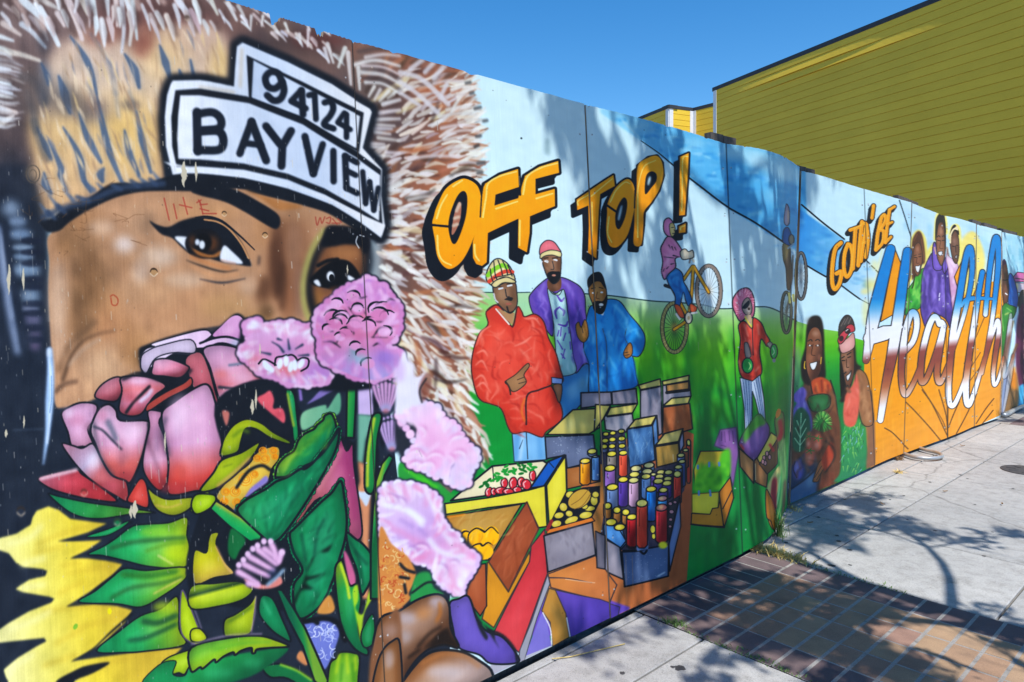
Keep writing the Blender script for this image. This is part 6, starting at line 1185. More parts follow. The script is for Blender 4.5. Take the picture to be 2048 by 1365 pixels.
F('#8a6a44', '1222,1230 1235,1100 1320,1060 1325,1270 1225,1310', soft=4); F('#8d9ab8', '1222,1300 1235,1120 1265,1040 1275,1100 1245,1290', soft=4); F('#e08a2a', '1275,1060 1310,1020 1318,1150 1290,1140', soft=5)
# radiating lines of the block letters
many('#6a4a2c', 4.5, '1000,1000 1080,820 1130,700;1040,1100 1140,950 1190,800;960,1180 1020,1060 1100,930;740,1140 860,1330 890,1400', soft=1)
O(1450, 780, .293)
many('#5c4028', 7, '1090,262 1150,300 1250,405;1235,85 1300,150 1400,260 1470,345;1345,0 1420,110 1520,320;1460,0 1510,180 1520,320;1520,330 1522,120;1525,260 1560,170 1600,80;1580,300 1650,170 1700,60;1715,230 1780,130 1835,60;1750,240 1830,140', soft=1.5)
O(1600, 400, .3282)
# lettering
HG = ('900,560 900,1250', [(0, '#0b7fc2'), (.06, '#1585c6'), (.16, '#86b9de'), (.25, '#f1f3f8'), (.43, '#f2eff2'), (.5, '#8c4c46'), (.6, '#8a4a3e'), (.72, '#ab6a48'), (.8, '#d8ae96'), (.88, '#f5f5f8'), (1, '#f6f6f8')])
HS = [(78, '552,300 505,480 455,690 425,850 402,980', (.7, .5)), (64, '655,315 630,480 600,700 560,950 520,1150 490,1345', (.8, .55)), (84, '425,845 520,812 620,775', (.9, .2)),
      (38, '640,925 690,860 712,770 705,700 680,690 650,770 628,900 618,1050 625,1150 645,1190 690,1120 735,1010 745,960', (.8, .6)),
      (36, '880,770 862,745 850,760 840,730 815,715 780,790 745,940 735,1070 745,1115 775,1080 820,960 850,860 870,780', (.8, .7)), (34, '875,775 855,900 835,1040 845,1110 865,1100 900,1010 925,930', (.9, .5)),
      (40, '905,1000 960,830 1010,660 1045,480 1048,340 1032,290 1008,370 970,600 935,800 915,1000 905,1150 912,1240 935,1255 970,1190 1010,1080 1040,990', (.5, .5)),
      (36, '1112,440 1090,560 1060,760 1030,960 1012,1120 1015,1230 1032,1250 1060,1180 1100,1050 1125,960', (.8, .5)), (26, '985,650 1010,610 1080,600 1190,605', (.5, .5)),
      (34, '1110,1060 1140,900 1170,740 1195,540 1210,370 1205,250 1190,235 1170,330 1150,480 1130,700', (.5, .8)), (28, '1110,1060 1150,900 1180,800 1205,735 1212,800 1190,950 1178,1060 1184,1130 1210,1090 1240,960', (.5, .5)),
      (20, '1240,960 1268,800 1285,700 1278,830 1250,1000 1240,1080 1262,1060 1300,950 1330,880', (.5, .4)), (24, '1300,950 1275,1100 1240,1290', (.8, .4))]
many('#f4e488', 8, '500,300 470,440 445,600;1160,760 1180,720 1215,700;1250,700 1270,690', soft=3, alpha=.7)
# shaded sides of the letters
for q in ('575,290 620,400 640,420 600,560 570,700 490,745 520,600 560,400', '600,800 640,780 610,920', '940,470 1010,330 1050,330 980,600', '1100,470 1150,440 1200,260 1150,560 1050,600 1090,500'): F('#f59a12', q, sm=False, out=5)
for i, (w_, q, tp) in enumerate(HS): S('#2c2a33', w_ + 13, q, tp=(max(tp[0], .35), max(tp[1], .35)), mid=1, alpha=1 if i < 11 else .45)
for i, (w_, q, tp) in enumerate(HS): S('#ffffff', w_, q, tp=tp, mid=1, grad=HG, alpha=1 if i < 11 else .5)
F('#ffffff', '520,330 548,262 572,282 560,350', alpha=0)
# GOTTA' BE
GS = [('250,262 215,300 198,400 196,500 212,545 240,510 252,440 222,450', 26), ('292,270 272,330 268,420 285,470 312,430 320,340 308,280 292,270', 24), ('305,185 378,160', 22), ('338,175 330,300 322,420', 26), ('378,135 365,260 355,400', 26), ('340,180 400,140', 18), ('405,150 385,280 372,375', 22), ('405,150 415,250 400,350', 22), ('380,270 412,255', 16), ('448,35 438,110', 22),
      ('495,110 475,200 462,305', 24), ('495,105 515,90 518,130 488,185', 20), ('488,185 508,190 502,260 465,305', 20), ('545,60 532,150 520,260', 22), ('545,60 576,40', 18), ('535,150 562,135', 16), ('520,262 555,225', 18)]
for q, w_ in GS:
    for k in range(6):
        P = np.array([[float(v) for v in p.split(',')] for p in q.split()]) + np.array((-16, 22)) * k / 5
        S(K, w_ + 10, P)
for q, w_ in GS: S('#f59c1c', w_, q)
for q, w_ in GS: S('#ffd070', 4, np.array([[float(v) for v in p.split(',')] for p in q.split()]) + np.array((-4, -3)), alpha=.55)
# ---------------------------------------------------------------- wear: grain, chips and runs of old paint
yy, xx = np.mgrid[0:CVH, 0:CVW]
def streak(sx, sy, seed):
    r = np.random.default_rng(seed); g = r.normal(0, 1, (CVH // sy + 2, CVW // sx + 2)).astype(np.float32)
    a = np.repeat(np.repeat(g, sy, 0), sx, 1)[:CVH, :CVW]
    return a
gr = streak(1, 60, 1); gr = box1(gr, 20, 0) * 1.2; gr2 = streak(3, 140, 2); gr2 = box1(box1(gr2, 50, 0), 1, 1); gr3 = streak(90, 90, 3); gr3 = box1(box1(gr3, 60, 0), 60, 1)
near = np.clip((900 - (xx + U0)) / 700, .35, 1)[..., None].astype(np.float32)
mot = streak(14, 14, 5); mot = box1(box1(mot, 8, 0), 8, 1) * 2.2; spk = np.random.default_rng(6).normal(0, 1, (CVH, CVW)).astype(np.float32)
canvas += (.012 * spk[..., None] + .016 * mot[..., None] * np.array([1, .9, .8], np.float32)) * (.35 + canvas) * near
canvas *= 1 + (.009 * gr + .014 * gr2 + .04 * gr3)[..., None] * near
# pale flecks where the paint has lifted, in drifts on the nearest sheets
r_ = np.random.default_rng(21)
O(0, 0, 1)
for (x, y, sx, sy, n) in ((120, 900, 130, 180, 170), (60, 500, 50, 140, 120), (210, 620, 60, 110, 60), (450, 330, 120, 40, 120), (640, 380, 70, 30, 60), (480, 820, 60, 90, 110), (700, 420, 60, 60, 60), (420, 1060, 60, 100, 70), (300, 980, 70, 70, 70), (640, 900, 120, 220, 70), (250, 1250, 110, 120, 50), (400, 150, 320, 80, 60), (560, 600, 120, 100, 40), (620, 1150, 90, 120, 60), (860, 1050, 80, 200, 30), (1280, 900, 120, 150, 40), (1150, 620, 150, 160, 25)):
    for i in range(int(n * .6)):
        px, py = r_.normal(x, sx), r_.normal(y, sy); L = r_.exponential(4.5) + 1; w_ = r_.uniform(.5, 1.6)
        if px < -200 or px > 2080: continue
        c = ['#c9c4bc', '#b9b6b2', '#d8d2c6', '#a8a29c', '#d9cbb2'][int(r_.integers(5))]
        S(c, w_, [(px, py), (px + L * .06, py + L)], alpha=r_.uniform(.35, .85), sm=False)
def chip(x, y, w_, h):
    P = [(x + w_ * r_.uniform(-.14, .14), y + h * (k / 8 - .5)) for k in range(9)]
    S('#c9bfa8', w_, P, sm=False, tp=(.3, .1), mid=1)
for a in ((368, 350, 12, 50), (392, 345, 6, 40), (505, 815, 8, 30), (512, 800, 5, 40), (270, 1020, 12, 34), (330, 885, 4, 40), (48, 845, 4, 26), (18, 560, 8, 60), (47, 560, 6, 44), (12, 868, 6, 16), (262, 1025, 7, 26), (520, 700, 3, 24), (695, 540, 3, 20)): chip(*a)
many('#20252c', 3, '1120,285 1121,302', soft=3, alpha=.0)
for i in range(160):                    # nail heads, specks
    px, py = r_.uniform(0, 2000), r_.uniform(100, 1350); E('#2a2c30', px, py, r_.uniform(.6, 1.4), r_.uniform(.6, 1.6), alpha=.5)
E('#4a5058', 160, 930, 1, 1, alpha=0)
knot(42, 1023, 9, '#2c3442'); knot(168, 986, 7, '#b84a4c'); knot(235, 1045, 7, '#1c7a4c'); knot(374, 37, 5, '#6a564c')
for i in range(26):                     # cracks following the knots
    px, py = r_.normal(180, 60), r_.normal(430, 40); S('#6a4c34', 1.0, [(px, py), (px + r_.normal(0, 10), py + r_.normal(0, 6)), (px + r_.normal(0, 22), py + r_.normal(0, 10))], alpha=.6)
for (tp_, ft_) in ((704, 79, ), (774, 1457)), ((1170, 207), (1221, 1237)), ((1452, 286.5), (1485, 1107)), ((1728, 377), (1749, 932)), ((1824, 405), (1808, 907)), ((1889, 431), (1895, 876)), ((1953, 448), (1949, 853)):
    a_, b_ = np.array(tp_, float), np.array(ft_, float)      # joints between the sheets, with their screws
    S('#22252a', 2.0 if a_[0] < 1500 else 1.2, [a_, b_], alpha=.75, sm=False)
    for t in np.linspace(.06, .95, 9):
        p = a_ + (b_ - a_) * t
        for sgn in (-1, 1):
            dx = sgn * (b_[1] - a_[1]) * .011 * r_.uniform(.8, 1.2); E('#b8bcc2', p[0] + dx, p[1] + r_.normal(0, 4), 1.7, 1.8, alpha=.8); E('#30343a', p[0] + dx + .4, p[1] + .4, .8, .9, alpha=.9)
np.clip(canvas, 0, 1, out=canvas)
# the photograph's punch: a touch more colour and depth in the paint
lum = canvas.mean(2, keepdims=True); canvas += (canvas - lum) * .06
canvas[:] = np.clip(canvas, 0, 1); canvas += .16 * canvas * (1 - canvas) * (2 * canvas - 1) * 1.6
np.clip(canvas, 0, 1, out=canvas)
img = bpy.data.images.new('mural_paint', CVW, CVH, alpha=False)
_px = np.ones((CVH, CVW, 4), np.float32); _px[..., :3] = canvas[::-1]
img.pixels.foreach_set(_px.ravel()); img.update(); img.pack()
# ------------------------------------------------------------------ materials of the place
def mural_material():
    m = NT('painted_plywood')
    uv = m.n('ShaderNodeUVMap', uv_map='paint'); um = m.n('ShaderNodeUVMap', uv_map='metres')
    tex = m.n('ShaderNodeTexImage'); tex.image = img; tex.extension = 'EXTEND'; tex.interpolation = 'Cubic'
    m.l(uv.outputs[0], tex.inputs[0])
    mp = m.n('ShaderNodeMapping'); mp.inputs['Scale'].default_value = (150, 5, 1); m.l(um.outputs[0], mp.inputs[0])
    g = m.noise(mp.outputs[0], 1.0, 5, .6)
    c = m.mix(1.0, tex.outputs[0], (PAINT_K, PAINT_K, PAINT_K), 'MULTIPLY')
    c = m.mix(.05, c, m.ramp(g, [(.3, (.55, .55, .55)), (.6, (1, 1, 1))]), 'MULTIPLY')
    m.base(c); m.rough(.6); m.spec(.16)
    mp2 = m.n('ShaderNodeMapping'); mp2.inputs['Scale'].default_value = (9, 2.2, 1); m.l(um.outputs[0], mp2.inputs[0])
    wv = m.noise(mp2.outputs[0], 1.0, 3, .5)
    mp3 = m.n('ShaderNodeMapping'); mp3.inputs['Scale'].default_value = (40, 12, 1); m.l(um.outputs[0], mp3.inputs[0])
    w3 = m.noise(mp3.outputs[0], 1.0, 4, .6)
    b = m.bump(g, .35, .0015); b = m.bump(wv, .30, .012, b); m.bump(w3, .22, .004, b)
    return m.m
PAINT_K = 0.86
M_mural = mural_material()
def wood_mat(name, a, b):
    m = NT(name); v = m.coord('Object', (1, 1, .12)); f = m.noise(v, 40, 5, .65)
    m.base(m.ramp(f, [(.3, a), (.7, b)])); m.rough(.85); m.bump(f, .4, .004); return m.m
M_wood = wood_mat('weathered_wood', (.04, .035, .033), (.14, .12, .11))
M_edge = wood_mat('plywood_edge', (.16, .11, .07), (.42, .32, .22))

def concrete(name, base, dark):
    m = NT(name); v = m.coord('Object')
    geo = m.n('ShaderNodeNewGeometry'); pos = geo.outputs['Position']
    oi = m.n('ShaderNodeObjectInfo')
    a = m.noise(pos, 1.3, 5, .6); b = m.noise(pos, 260, 3, .7); c = m.noise(pos, 14, 5, .65); d = m.noise(pos, 90, 2, .5)
    col = m.ramp(a, [(.3, dark), (.68, base)])
    col = m.mix(.45, col, m.ramp(c, [(.34, (.55, .54, .52)), (.55, (1, 1, 1))]), 'MULTIPLY')
    col = m.mix(.7, col, m.ramp(b, [(.32, (.45, .45, .46)), (.5, (1, 1, 1)), (.75, (1.25, 1.25, 1.2))]), 'MULTIPLY')
    col = m.mix(.5, col, m.ramp(d, [(.30, (.5, .5, .5)), (.42, (1, 1, 1))]), 'MULTIPLY')
    col = m.mix(1.0, col, m.ramp(oi.outputs['Random'], [(0, (.88, .88, .88)), (1, (1.08, 1.07, 1.05))]), 'MULTIPLY')
    vo = m.n('ShaderNodeTexVoronoi', feature='DISTANCE_TO_EDGE'); vo.inputs['Scale'].default_value = .55
    wn = m.n('ShaderNodeTexNoise'); wn.inputs['Scale'].default_value = 5; wn.inputs['Detail'].default_value = 6; m.l(pos, wn.inputs['Vector'])
    m.l(m.mix(.12, pos, wn.outputs['Color']), vo.inputs['Vector'])
    col = m.mix(.6, col, m.ramp(vo.outputs['Distance'], [(.0, (.35, .34, .33)), (.006, (1, 1, 1))]), 'MULTIPLY')
    st = m.noise(pos, 3.1, 6, .7); col = m.mix(.75, col, m.ramp(st, [(.30, (.62, .60, .58)), (.46, (1, 1, 1))]), 'MULTIPLY')
    m.base(col); m.rough(.85); m.bump(b, .25, .002); return m.m
M_conc = concrete('pavement_concrete', (.42, .412, .40), (.33, .326, .32))
M_kerb = concrete('kerb_concrete', (.36, .35, .33), (.24, .235, .225))
M_joint = simple('joint_dirt', (.09, .08, .07), .95, .3, 30)
M_mortar = concrete('mortar', (.40, .375, .345), (.30, .28, .26))
def brick_mat(name, stops):
    m = NT(name); oi = m.n('ShaderNodeObjectInfo'); geo = m.n('ShaderNodeNewGeometry'); pos = geo.outputs['Position']
    col = m.ramp(oi.outputs['Random'], stops)
    a = m.noise(pos, 7, 4, .6); b = m.noise(pos, 220, 3, .7)
    col = m.mix(.55, col, m.ramp(a, [(.35, (.62, .6, .6)), (.65, (1.15, 1.12, 1.08))]), 'MULTIPLY')
    col = m.mix(.5, col, m.ramp(b, [(.35, (.55, .55, .55)), (.6, (1.1, 1.1, 1.1))]), 'MULTIPLY')
    m.base(col); m.rough(.8); m.bump(b, .3, .002); return m.m
M_bdark = brick_mat('brick_dark', [(0, (.115, .08, .085)), (.5, (.14, .098, .102)), (1, (.17, .118, .115))])
M_btan = brick_mat('brick_tan', [(0, (.30, .175, .12)), (.3, (.35, .212, .132)), (.6, (.39, .255, .15)), (.8, (.32, .185, .138)), (1, (.41, .275, .16))])
M_road = simple('asphalt', (.055, .055, .058), .9, .3, 60)
M_soil = simple('soil', (.16, .13, .1), .95, .3, 12)
M_gum = simple('old_gum', (.045, .043, .045), .8, .2, 40)
M_shadow_disc = simple('shadow_disc_dark', (.045, .045, .05), .6, .25, 50)  # dark tone of the disc that stands in for a shadow
M_pipe = simple('galvanised_pipe', (.42, .43, .44), .45, .15, 20, .6)
M_grass_dry = simple('dry_grass', (.66, .49, .17), .85, .35, 25)
M_grass = simple('green_grass', (.12, .20, .05), .8, .35, 25)
M_litter = simple('dry_leaf', (.30, .17, .07), .8, .3, 25)
def yellow_mat():
    m = NT('yellow_siding_paint'); geo = m.n('ShaderNodeNewGeometry'); pos = geo.outputs['Position']
    a = m.noise(pos, .7, 4, .6); mp = m.n('ShaderNodeMapping'); mp.inputs['Scale'].default_value = (3, 3, 60); m.l(pos, mp.inputs[0]); b = m.noise(mp.outputs[0], 1.0, 4, .6)
    oi = m.n('ShaderNodeObjectInfo')
    col = m.ramp(a, [(.3, (.80, .53, .042)), (.7, (.89, .60, .054))])
    col = m.mix(.25, col, m.ramp(b, [(.3, (.8, .8, .8)), (.6, (1, 1, 1))]), 'MULTIPLY')
    col = m.mix(1.0, col, m.ramp(oi.outputs['Random'], [(0, (.94, .94, .94)), (1, (1.03, 1.03, 1.03))]), 'MULTIPLY')
    m.base(col); m.rough(.6); m.spec(.3); m.bump(b, .1, .002); return m.m
M_yel = yellow_mat()
M_white = simple('white_trim_paint', (.74, .75, .77), .55, .06, 6)
M_cap = simple('dark_roof_edge', (.03, .032, .04), .6, .2, 6)
M_bark = wood_mat('bark', (.06, .045, .035), (.2, .15, .11))
def leaf_mat():
    m = NT('tree_leaf'); oi = m.n('ShaderNodeNewGeometry'); f = m.noise(oi.outputs['Position'], 3, 3)
    m.base(m.ramp(f, [(.3, (.035, .075, .02)), (.7, (.09, .15, .035))])); m.rough(.55); return m.m
M_leaf = leaf_mat()

# ------------------------------------------------------------------ ground, road, pavement
def sheet(name, pts, z, mat, kind='structure'):
    o = from_py(name, [(p.x, p.y, z) for p in pts], [tuple(range(len(pts)))], mat); return tag(o, kind=kind)
BIG = 1500
sheet('ground', [Vector((-BIG, -BIG, 0)), Vector((BIG, -BIG, 0)), Vector((BIG, BIG, 0)), Vector((-BIG, BIG, 0))], -.20, M_soil)
sheet('road', [tr(-60, 1.25), tr(120, 1.25), tr(120, 14), tr(-60, 14)], -.13, M_road)
sheet('yard', [tr(-30, -40), tr(60, -40), tr(60, -2.55), tr(-30, -2.55)], -.03, M_soil)
bm = bmesh.new(); bm_box(bm, (-30, 1.08, -.25), (60, 1.25, .0), STREET)
kerb = tag(from_bm('kerb', bm, M_kerb), kind='structure')
side = sheet('sidewalk', [tr(-30, -2.75), tr(60, -2.75), tr(60, 1.075), tr(-30, 1.075)], -.022, M_joint)

def slab(t0, t1, r0, r1, parent, mat, name='slab', g=.0055, z=0.0, bev=.004):
    a, b, c, d = t0 + g, t1 - g, r0 + g, r1 - g
    zt = z + (rng.uniform(-.0015, .0015) if name == 'slab' else rng.uniform(-.0002, .0012)); e = bev
    V = [tr(a, c, -.02), tr(b, c, -.02), tr(b, d, -.02), tr(a, d, -.02), tr(a, c, zt - e), tr(b, c, zt - e), tr(b, d, zt - e), tr(a, d, zt - e),
         tr(a + e, c + e, zt), tr(b - e, c + e, zt), tr(b - e, d - e, zt), tr(a + e, d - e, zt)]
    Fc = []
    for k in range(4):
        k2 = (k + 1) % 4
        Fc += [(k, k + 4, k2 + 4, k2), (k + 4, k + 8, k2 + 8, k2 + 4)]
    Fc.append((11, 10, 9, 8))
    me = bpy.data.meshes.new(name); me.from_pydata([tuple(v) for v in V], [], Fc); me.update()
    bm_ = bmesh.new(); bm_.from_mesh(me); bmesh.ops.recalc_face_normals(bm_, faces=bm_.faces); bm_.to_mesh(me); bm_.free()
    return link_mesh(name, me, mat, parent)
def run(t_edges, bands):
    for t0, t1 in zip(t_edges, t_edges[1:]):
        for r0, r1 in zip(bands, bands[1:]): slab(t0, t1, r0, r1, side, M_conc)
run([-4.5, -2.68, -.86, .96, 2.78], [-2.118, -2.065, -1.735, -.88, -.03, 1.07])
run([3.97, 4.88, 5.79, 6.70, 7.61, 8.52, 9.43, 10.0], [-2.7, -2.2, -1.80, -.89, -.03, 1.07])
run([11.19, 12.1, 13.9, 15.7, 17.2], [-2.7, -2.2, -1.80, -.89, -.03, 1.07])
def brick_band(t0, rmax, first):
    p = sheet('brick_band', [tr(t0 + .002, -2.13 if first else -2.7), tr(t0 + 1.188, -2.13 if first else -2.7), tr(t0 + 1.188, rmax), tr(t0 + .002, rmax)], -.0008, M_mortar)
    W = .1135
    rows = [(0, .218, M_bdark)] + [(.218 + .1885 * k, .218 + .1885 * (k + 1), M_btan) for k in range(4)] + [(.972, 1.19, M_bdark)]
    n = int(1.19 / .1133)
    for k in range(10):
        slab(t0 + .02 + .115 * k, t0 + .02 + .115 * (k + 1), -2.125, -1.875, p, M_bdark, 'brick', .0052, 0, .001)
    r = -1.872
    while r < rmax - .05:
        for a, b, m_ in rows:
            mm = m_
            slab(t0 + a + .0022, t0 + b - .0022, r + .0042, r + W - .0042, p, mm, 'brick', .0036, 0, .001)
        r += W
    return p
bb1 = brick_band(2.78, 1.0, True); bb2 = brick_band(10.0, .2, False)

# ------------------------------------------------------------------ the mural wall
wall = empty('mural_wall', tuple(COLS[1][0, 1])); wall.location.z = 0
tag(wall, 'long wavy plywood wall painted with a face, flowers, market stall and orange lettering', 'wall')
inv = Matrix.Translation(-wall.location)
arc = 0.0
post_pts = []
for pi_, cols in enumerate(COLS):
    n = len(cols); R = 7
    cols = cols.copy(); e0 = cols[1] - cols[0]; e1 = cols[-1] - cols[-2]          # narrow joints, sheets a little out of line
    cols[0] += e0 / np.linalg.norm(e0, axis=1)[:, None] * .0011; cols[-1] -= e1 / np.linalg.norm(e1, axis=1)[:, None] * .0011
    dv = cols[-1].mean(0) - cols[0].mean(0); nv = np.array([-dv[1], dv[0], 0]); nv /= np.linalg.norm(nv); cols = cols + nv * (0, .004, -.001, .003, 0, .004, .001, .004, 0, .004, 0, .004)[pi_]
    u = (col_u(cols) - U0) / CVW
    seg = np.linalg.norm(np.diff(cols.mean(1)[:, :2], axis=0), axis=1); s = np.concatenate([[0], np.cumsum(seg)]) + arc; arc = s[-1]
    tx = proj(cols[:, 0])[:, 0]
    topb = np.ones(n)
    for i, x in enumerate(tx):
        d = 0.0
        if pi_ == 0:
            d += abs(math.sin(x * 1.7) * .0012) + abs(math.sin(x * .31) * .001)
            if 541 <= x <= 561: d += (.013 if x < 553 else .008) + .002 * math.sin(x * 2.1)
            if 630 <= x <= 645: d += .008 + .002 * math.sin(x * 1.3)
        else: d += .0006 * abs(math.sin(x * .9)) + .0009 * abs(math.sin(x * .23 + pi_)) + (.0035 if int(x * .37) % 29 == 0 else 0) + (.0, .0, .0015, 0, .002, 0, .0015, 0, .002, 0, 0, 0)[pi_]
        topb[i] = 1 - d
    verts, faces, uvp, uvm = [], [], [], []
    tang = np.gradient(cols.mean(1)[:, :2], axis=0); tang /= np.linalg.norm(tang, axis=1)[:, None]
    nb = np.stack([-tang[:, 1], tang[:, 0]], 1) * .016      # towards the yard behind
    for side_ in (0, 1):
        for i in range(n):
            for j in range(R):
                b = topb[i] * j / (R - 1)
                p = cols[i, 1] + (cols[i, 0] - cols[i, 1]) * b
                if side_: p = p + np.array([nb[i, 0], nb[i, 1], 0])
                verts.append(p - np.array(wall.location)); uvp.append((u[i], b)); uvm.append((s[i], b * WALLH))
    N0 = n * R
    for i in range(n - 1):
        for j in range(R - 1):
            a = i * R + j
            faces.append((a, a + R, a + R + 1, a + 1)); faces.append((N0 + a, N0 + a + 1, N0 + a + R + 1, N0 + a + R))
    nfront = len(faces)
    for i in range(n - 1):
        a = i * R + R - 1; faces.append((a, a + R, N0 + a + R, N0 + a)); a = i * R; faces.append((a, N0 + a, N0 + a + R, a + R))
    for j in range(R - 1):
        a = j; faces.append((a, a + 1, N0 + a + 1, N0 + a)); a = (n - 1) * R + j; faces.append((a, N0 + a, N0 + a + 1, a + 1))
    me = bpy.data.meshes.new('plywood_panel'); me.from_pydata([tuple(v) for v in verts], [], faces); me.update()
    me.materials.append(M_mural); me.materials.append(M_edge)
    up_, um_ = me.uv_layers.new(name='paint'), me.uv_layers.new(name='metres')
    vi = np.zeros(len(me.loops), int); me.loops.foreach_get('vertex_index', vi)
    up_.data.foreach_set('uv', np.array(uvp)[vi].ravel().astype(np.float32)); um_.data.foreach_set('uv', np.array(uvm)[vi].ravel().astype(np.float32))
    mi = np.ones(len(faces), int); mi[:nfront:2] = 0; me.polygons.foreach_set('material_index', mi.astype(np.int32))
    o = link_mesh('plywood_panel', me, None, wall)
# boards that brace the sheets from behind, some stand a hand taller
def brace(x0, x1, ytop, over=.06):
    i0 = np.interp(x0, _T[:, 0], np.arange(len(_T))); i1 = np.interp(x1, _T[:, 0], np.arange(len(_T)))
    a = _all[int(i0), 0].copy(); b = _all[int(i1), 0].copy(); d = (b - a)[:2]; L = np.linalg.norm(d); d /= L
    nrm = np.array([-d[1], d[0]])
    bm_ = bmesh.new(); off = .03
    base = np.array([a[0], a[1]]) + nrm * off - np.array(wall.location)[:2]
    for k in range(2):
        w0, w1 = L * k / 2 + .003, L * (k + 1) / 2 - .003
        q = [base + d * w0, base + d * w1, base + d * w1 + nrm * .045, base + d * w0 + nrm * .045]
        h = WALLH + over + (.0 if k else .004)
        vb = [bm_.verts.new((p[0], p[1], 2.05)) for p in q]; vt = [bm_.verts.new((p[0], p[1], h)) for p in q]
        bm_.faces.new(vb[::-1]); bm_.faces.new(vt)
        for e in range(4): bm_.faces.new((vb[e], vb[(e + 1) % 4], vt[(e + 1) % 4], vt[e]))
    from_bm('support_board', bm_, M_wood, wall)
brace(1432, 1482, 0, .045); brace(1605, 1644, 0, .035); brace(1806, 1845, 0, .04); brace(1953, 1968, 0, .05); brace(1975, 2000, 0, .05); brace(2006, 2040, 0, .05)

for ca, cb in zip(COLS, COLS[1:]):                        # studs behind the joints
    T_, B_ = (ca[-1, 0] + cb[0, 0]) / 2, (ca[-1, 1] + cb[0, 1]) / 2; d = (cb[-1] - ca[0]).mean(0); d[2] = 0; d /= np.linalg.norm(d); nrm = np.array([-d[1], d[0], 0])
    gap = np.linalg.norm((cb[0] - ca[-1]).mean(0)); w0 = .045 + gap * .5; wl = np.array(wall.location)
    bm = bmesh.new(); vv = [[bm.verts.new(tuple(P_ + d * sx + nrm * sy - wl + np.array([0, 0, zz]))) for sx, sy in ((-w0, .024 + gap * .3), (w0, .024 + gap * .3), (w0, .11 + gap * .3), (-w0, .11 + gap * .3))] for P_, zz in ((B_, .0), (T_, -.03))]
    bm.faces.new(vv[0][::-1]); bm.faces.new(vv[1])
    for e in range(4): bm.faces.new((vv[0][e], vv[0][(e + 1) % 4], vv[1][(e + 1) % 4], vv[1][e]))
    from_bm('stud', bm, M_wood, wall)
bm = bmesh.new()
for pi_, cols in enumerate(COLS):
    for a_, b_ in zip(cols[:-1:6, 1], cols[6::6, 1]):
        d = (b_ - a_)[:2]; d = d / np.linalg.norm(d); nrm = np.array([-d[1], d[0]]) * .05; wl = np.array(wall.location)[:2]
        q = [a_[:2] + nrm - wl, b_[:2] + nrm - wl, b_[:2] + nrm * 2 - wl, a_[:2] + nrm * 2 - wl]
        vb = [bm.verts.new((p[0], p[1], -.02)) for p in q]; vt = [bm.verts.new((p[0], p[1], .09)) for p in q]
        bm.faces.new(vt)
        for e in range(4): bm.faces.new((vb[e], vb[(e + 1) % 4], vt[(e + 1) % 4], vt[e]))
from_bm('sole_plate', bm, M_wood, wall)
# ------------------------------------------------------------------ yellow clapboard building behind
bld = empty('yellow_building', (7.4, 16.0, 0)); tag(bld, 'yellow clapboard building with white corner trim and dark roof edge behind the wall', 'building')
BL_ = Vector(bld.location)
D2 = Vector((.398, -.917, 0)).normalized()
ROOF = 7.35; EXP = .177
def bpart(name, V, Fc, mat):
    me = bpy.data.meshes.new(name); me.from_pydata([tuple(Vector(v) - BL_) for v in V], [], Fc); me.update(); return link_mesh(name, me, mat, bld)
def face(P, Q, z0, z1, warp=(), tilt=.0):
    P, Q = Vector(P), Vector(Q); d = (Q - P).normalized(); n = Vector((d.y, -d.x, 0)); L = (Q - P).length
    if n.dot(Vector((0, 0, 0)) - P) < 0: n = -n
    nb = int(math.ceil((z1 - z0) / EXP))
    for k in range(nb):
        zb = z1 - (k + 1) * EXP; zt = z1 - k * EXP + .006
        zb = max(zb, z0)
        N = 40 if k in warp else 1
        V, Fc = [], []
        for i in range(N + 1):
            f = i / N
            w = 0
            if k in warp:
                c0, wd, am = warp[k]; w = am * max(0, 1 - ((f - c0) / wd) ** 2)
            V += [P + d * L * f + n * .001 + Vector((0, 0, zt - .006)), P + d * L * f + n * .016 + Vector((0, 0, zt - .007)), P + d * L * f + n * (.016 + tilt + w) + Vector((0, 0, zb + .013)), P + d * L * f + n * .001 + Vector((0, 0, zb + .012))]
        for i in range(N):
            a = i * 4; Fc += [(a + q, a + q + 1, a + q + 5, a + q + 4) for q in range(3)]
        bpart('clapboard', V, Fc, M_yel)
    # sheathing behind the boards
    bpart('sheathing', [P, Q, Q + Vector((0, 0, 0)), P, P + Vector((0, 0, z1)), Q + Vector((0, 0, z1))][:2] + [Q + Vector((0, 0, z1)), P + Vector((0, 0, z1))], [(0, 1, 2, 3)], M_yel)
def trim(P, z0, z1, a, b, w=.12):
    """corner board: legs along directions a and b"""
    bm_ = bmesh.new(); P = Vector(P)
    for d in (a, b):
        d = Vector(d).normalized(); n = Vector((d.y, -d.x, 0))
        if n.dot(-P) < 0: n = -n
        q = [P + d * -.0 + n * .028, P + d * w + n * .028, P + d * w - n * .01, P - n * .01]
        vb = [bm_.verts.new(Vector((p.x, p.y, z0)) - BL_) for p in q]; vt = [bm_.verts.new(Vector((p.x, p.y, z1)) - BL_) for p in q]
        bm_.faces.new(vb[::-1]); bm_.faces.new(vt)
        for e in range(4): bm_.faces.new((vb[e], vb[(e + 1) % 4], vt[(e + 1) % 4], vt[e]))
    from_bm('corner_trim', bm_, M_white, bld)
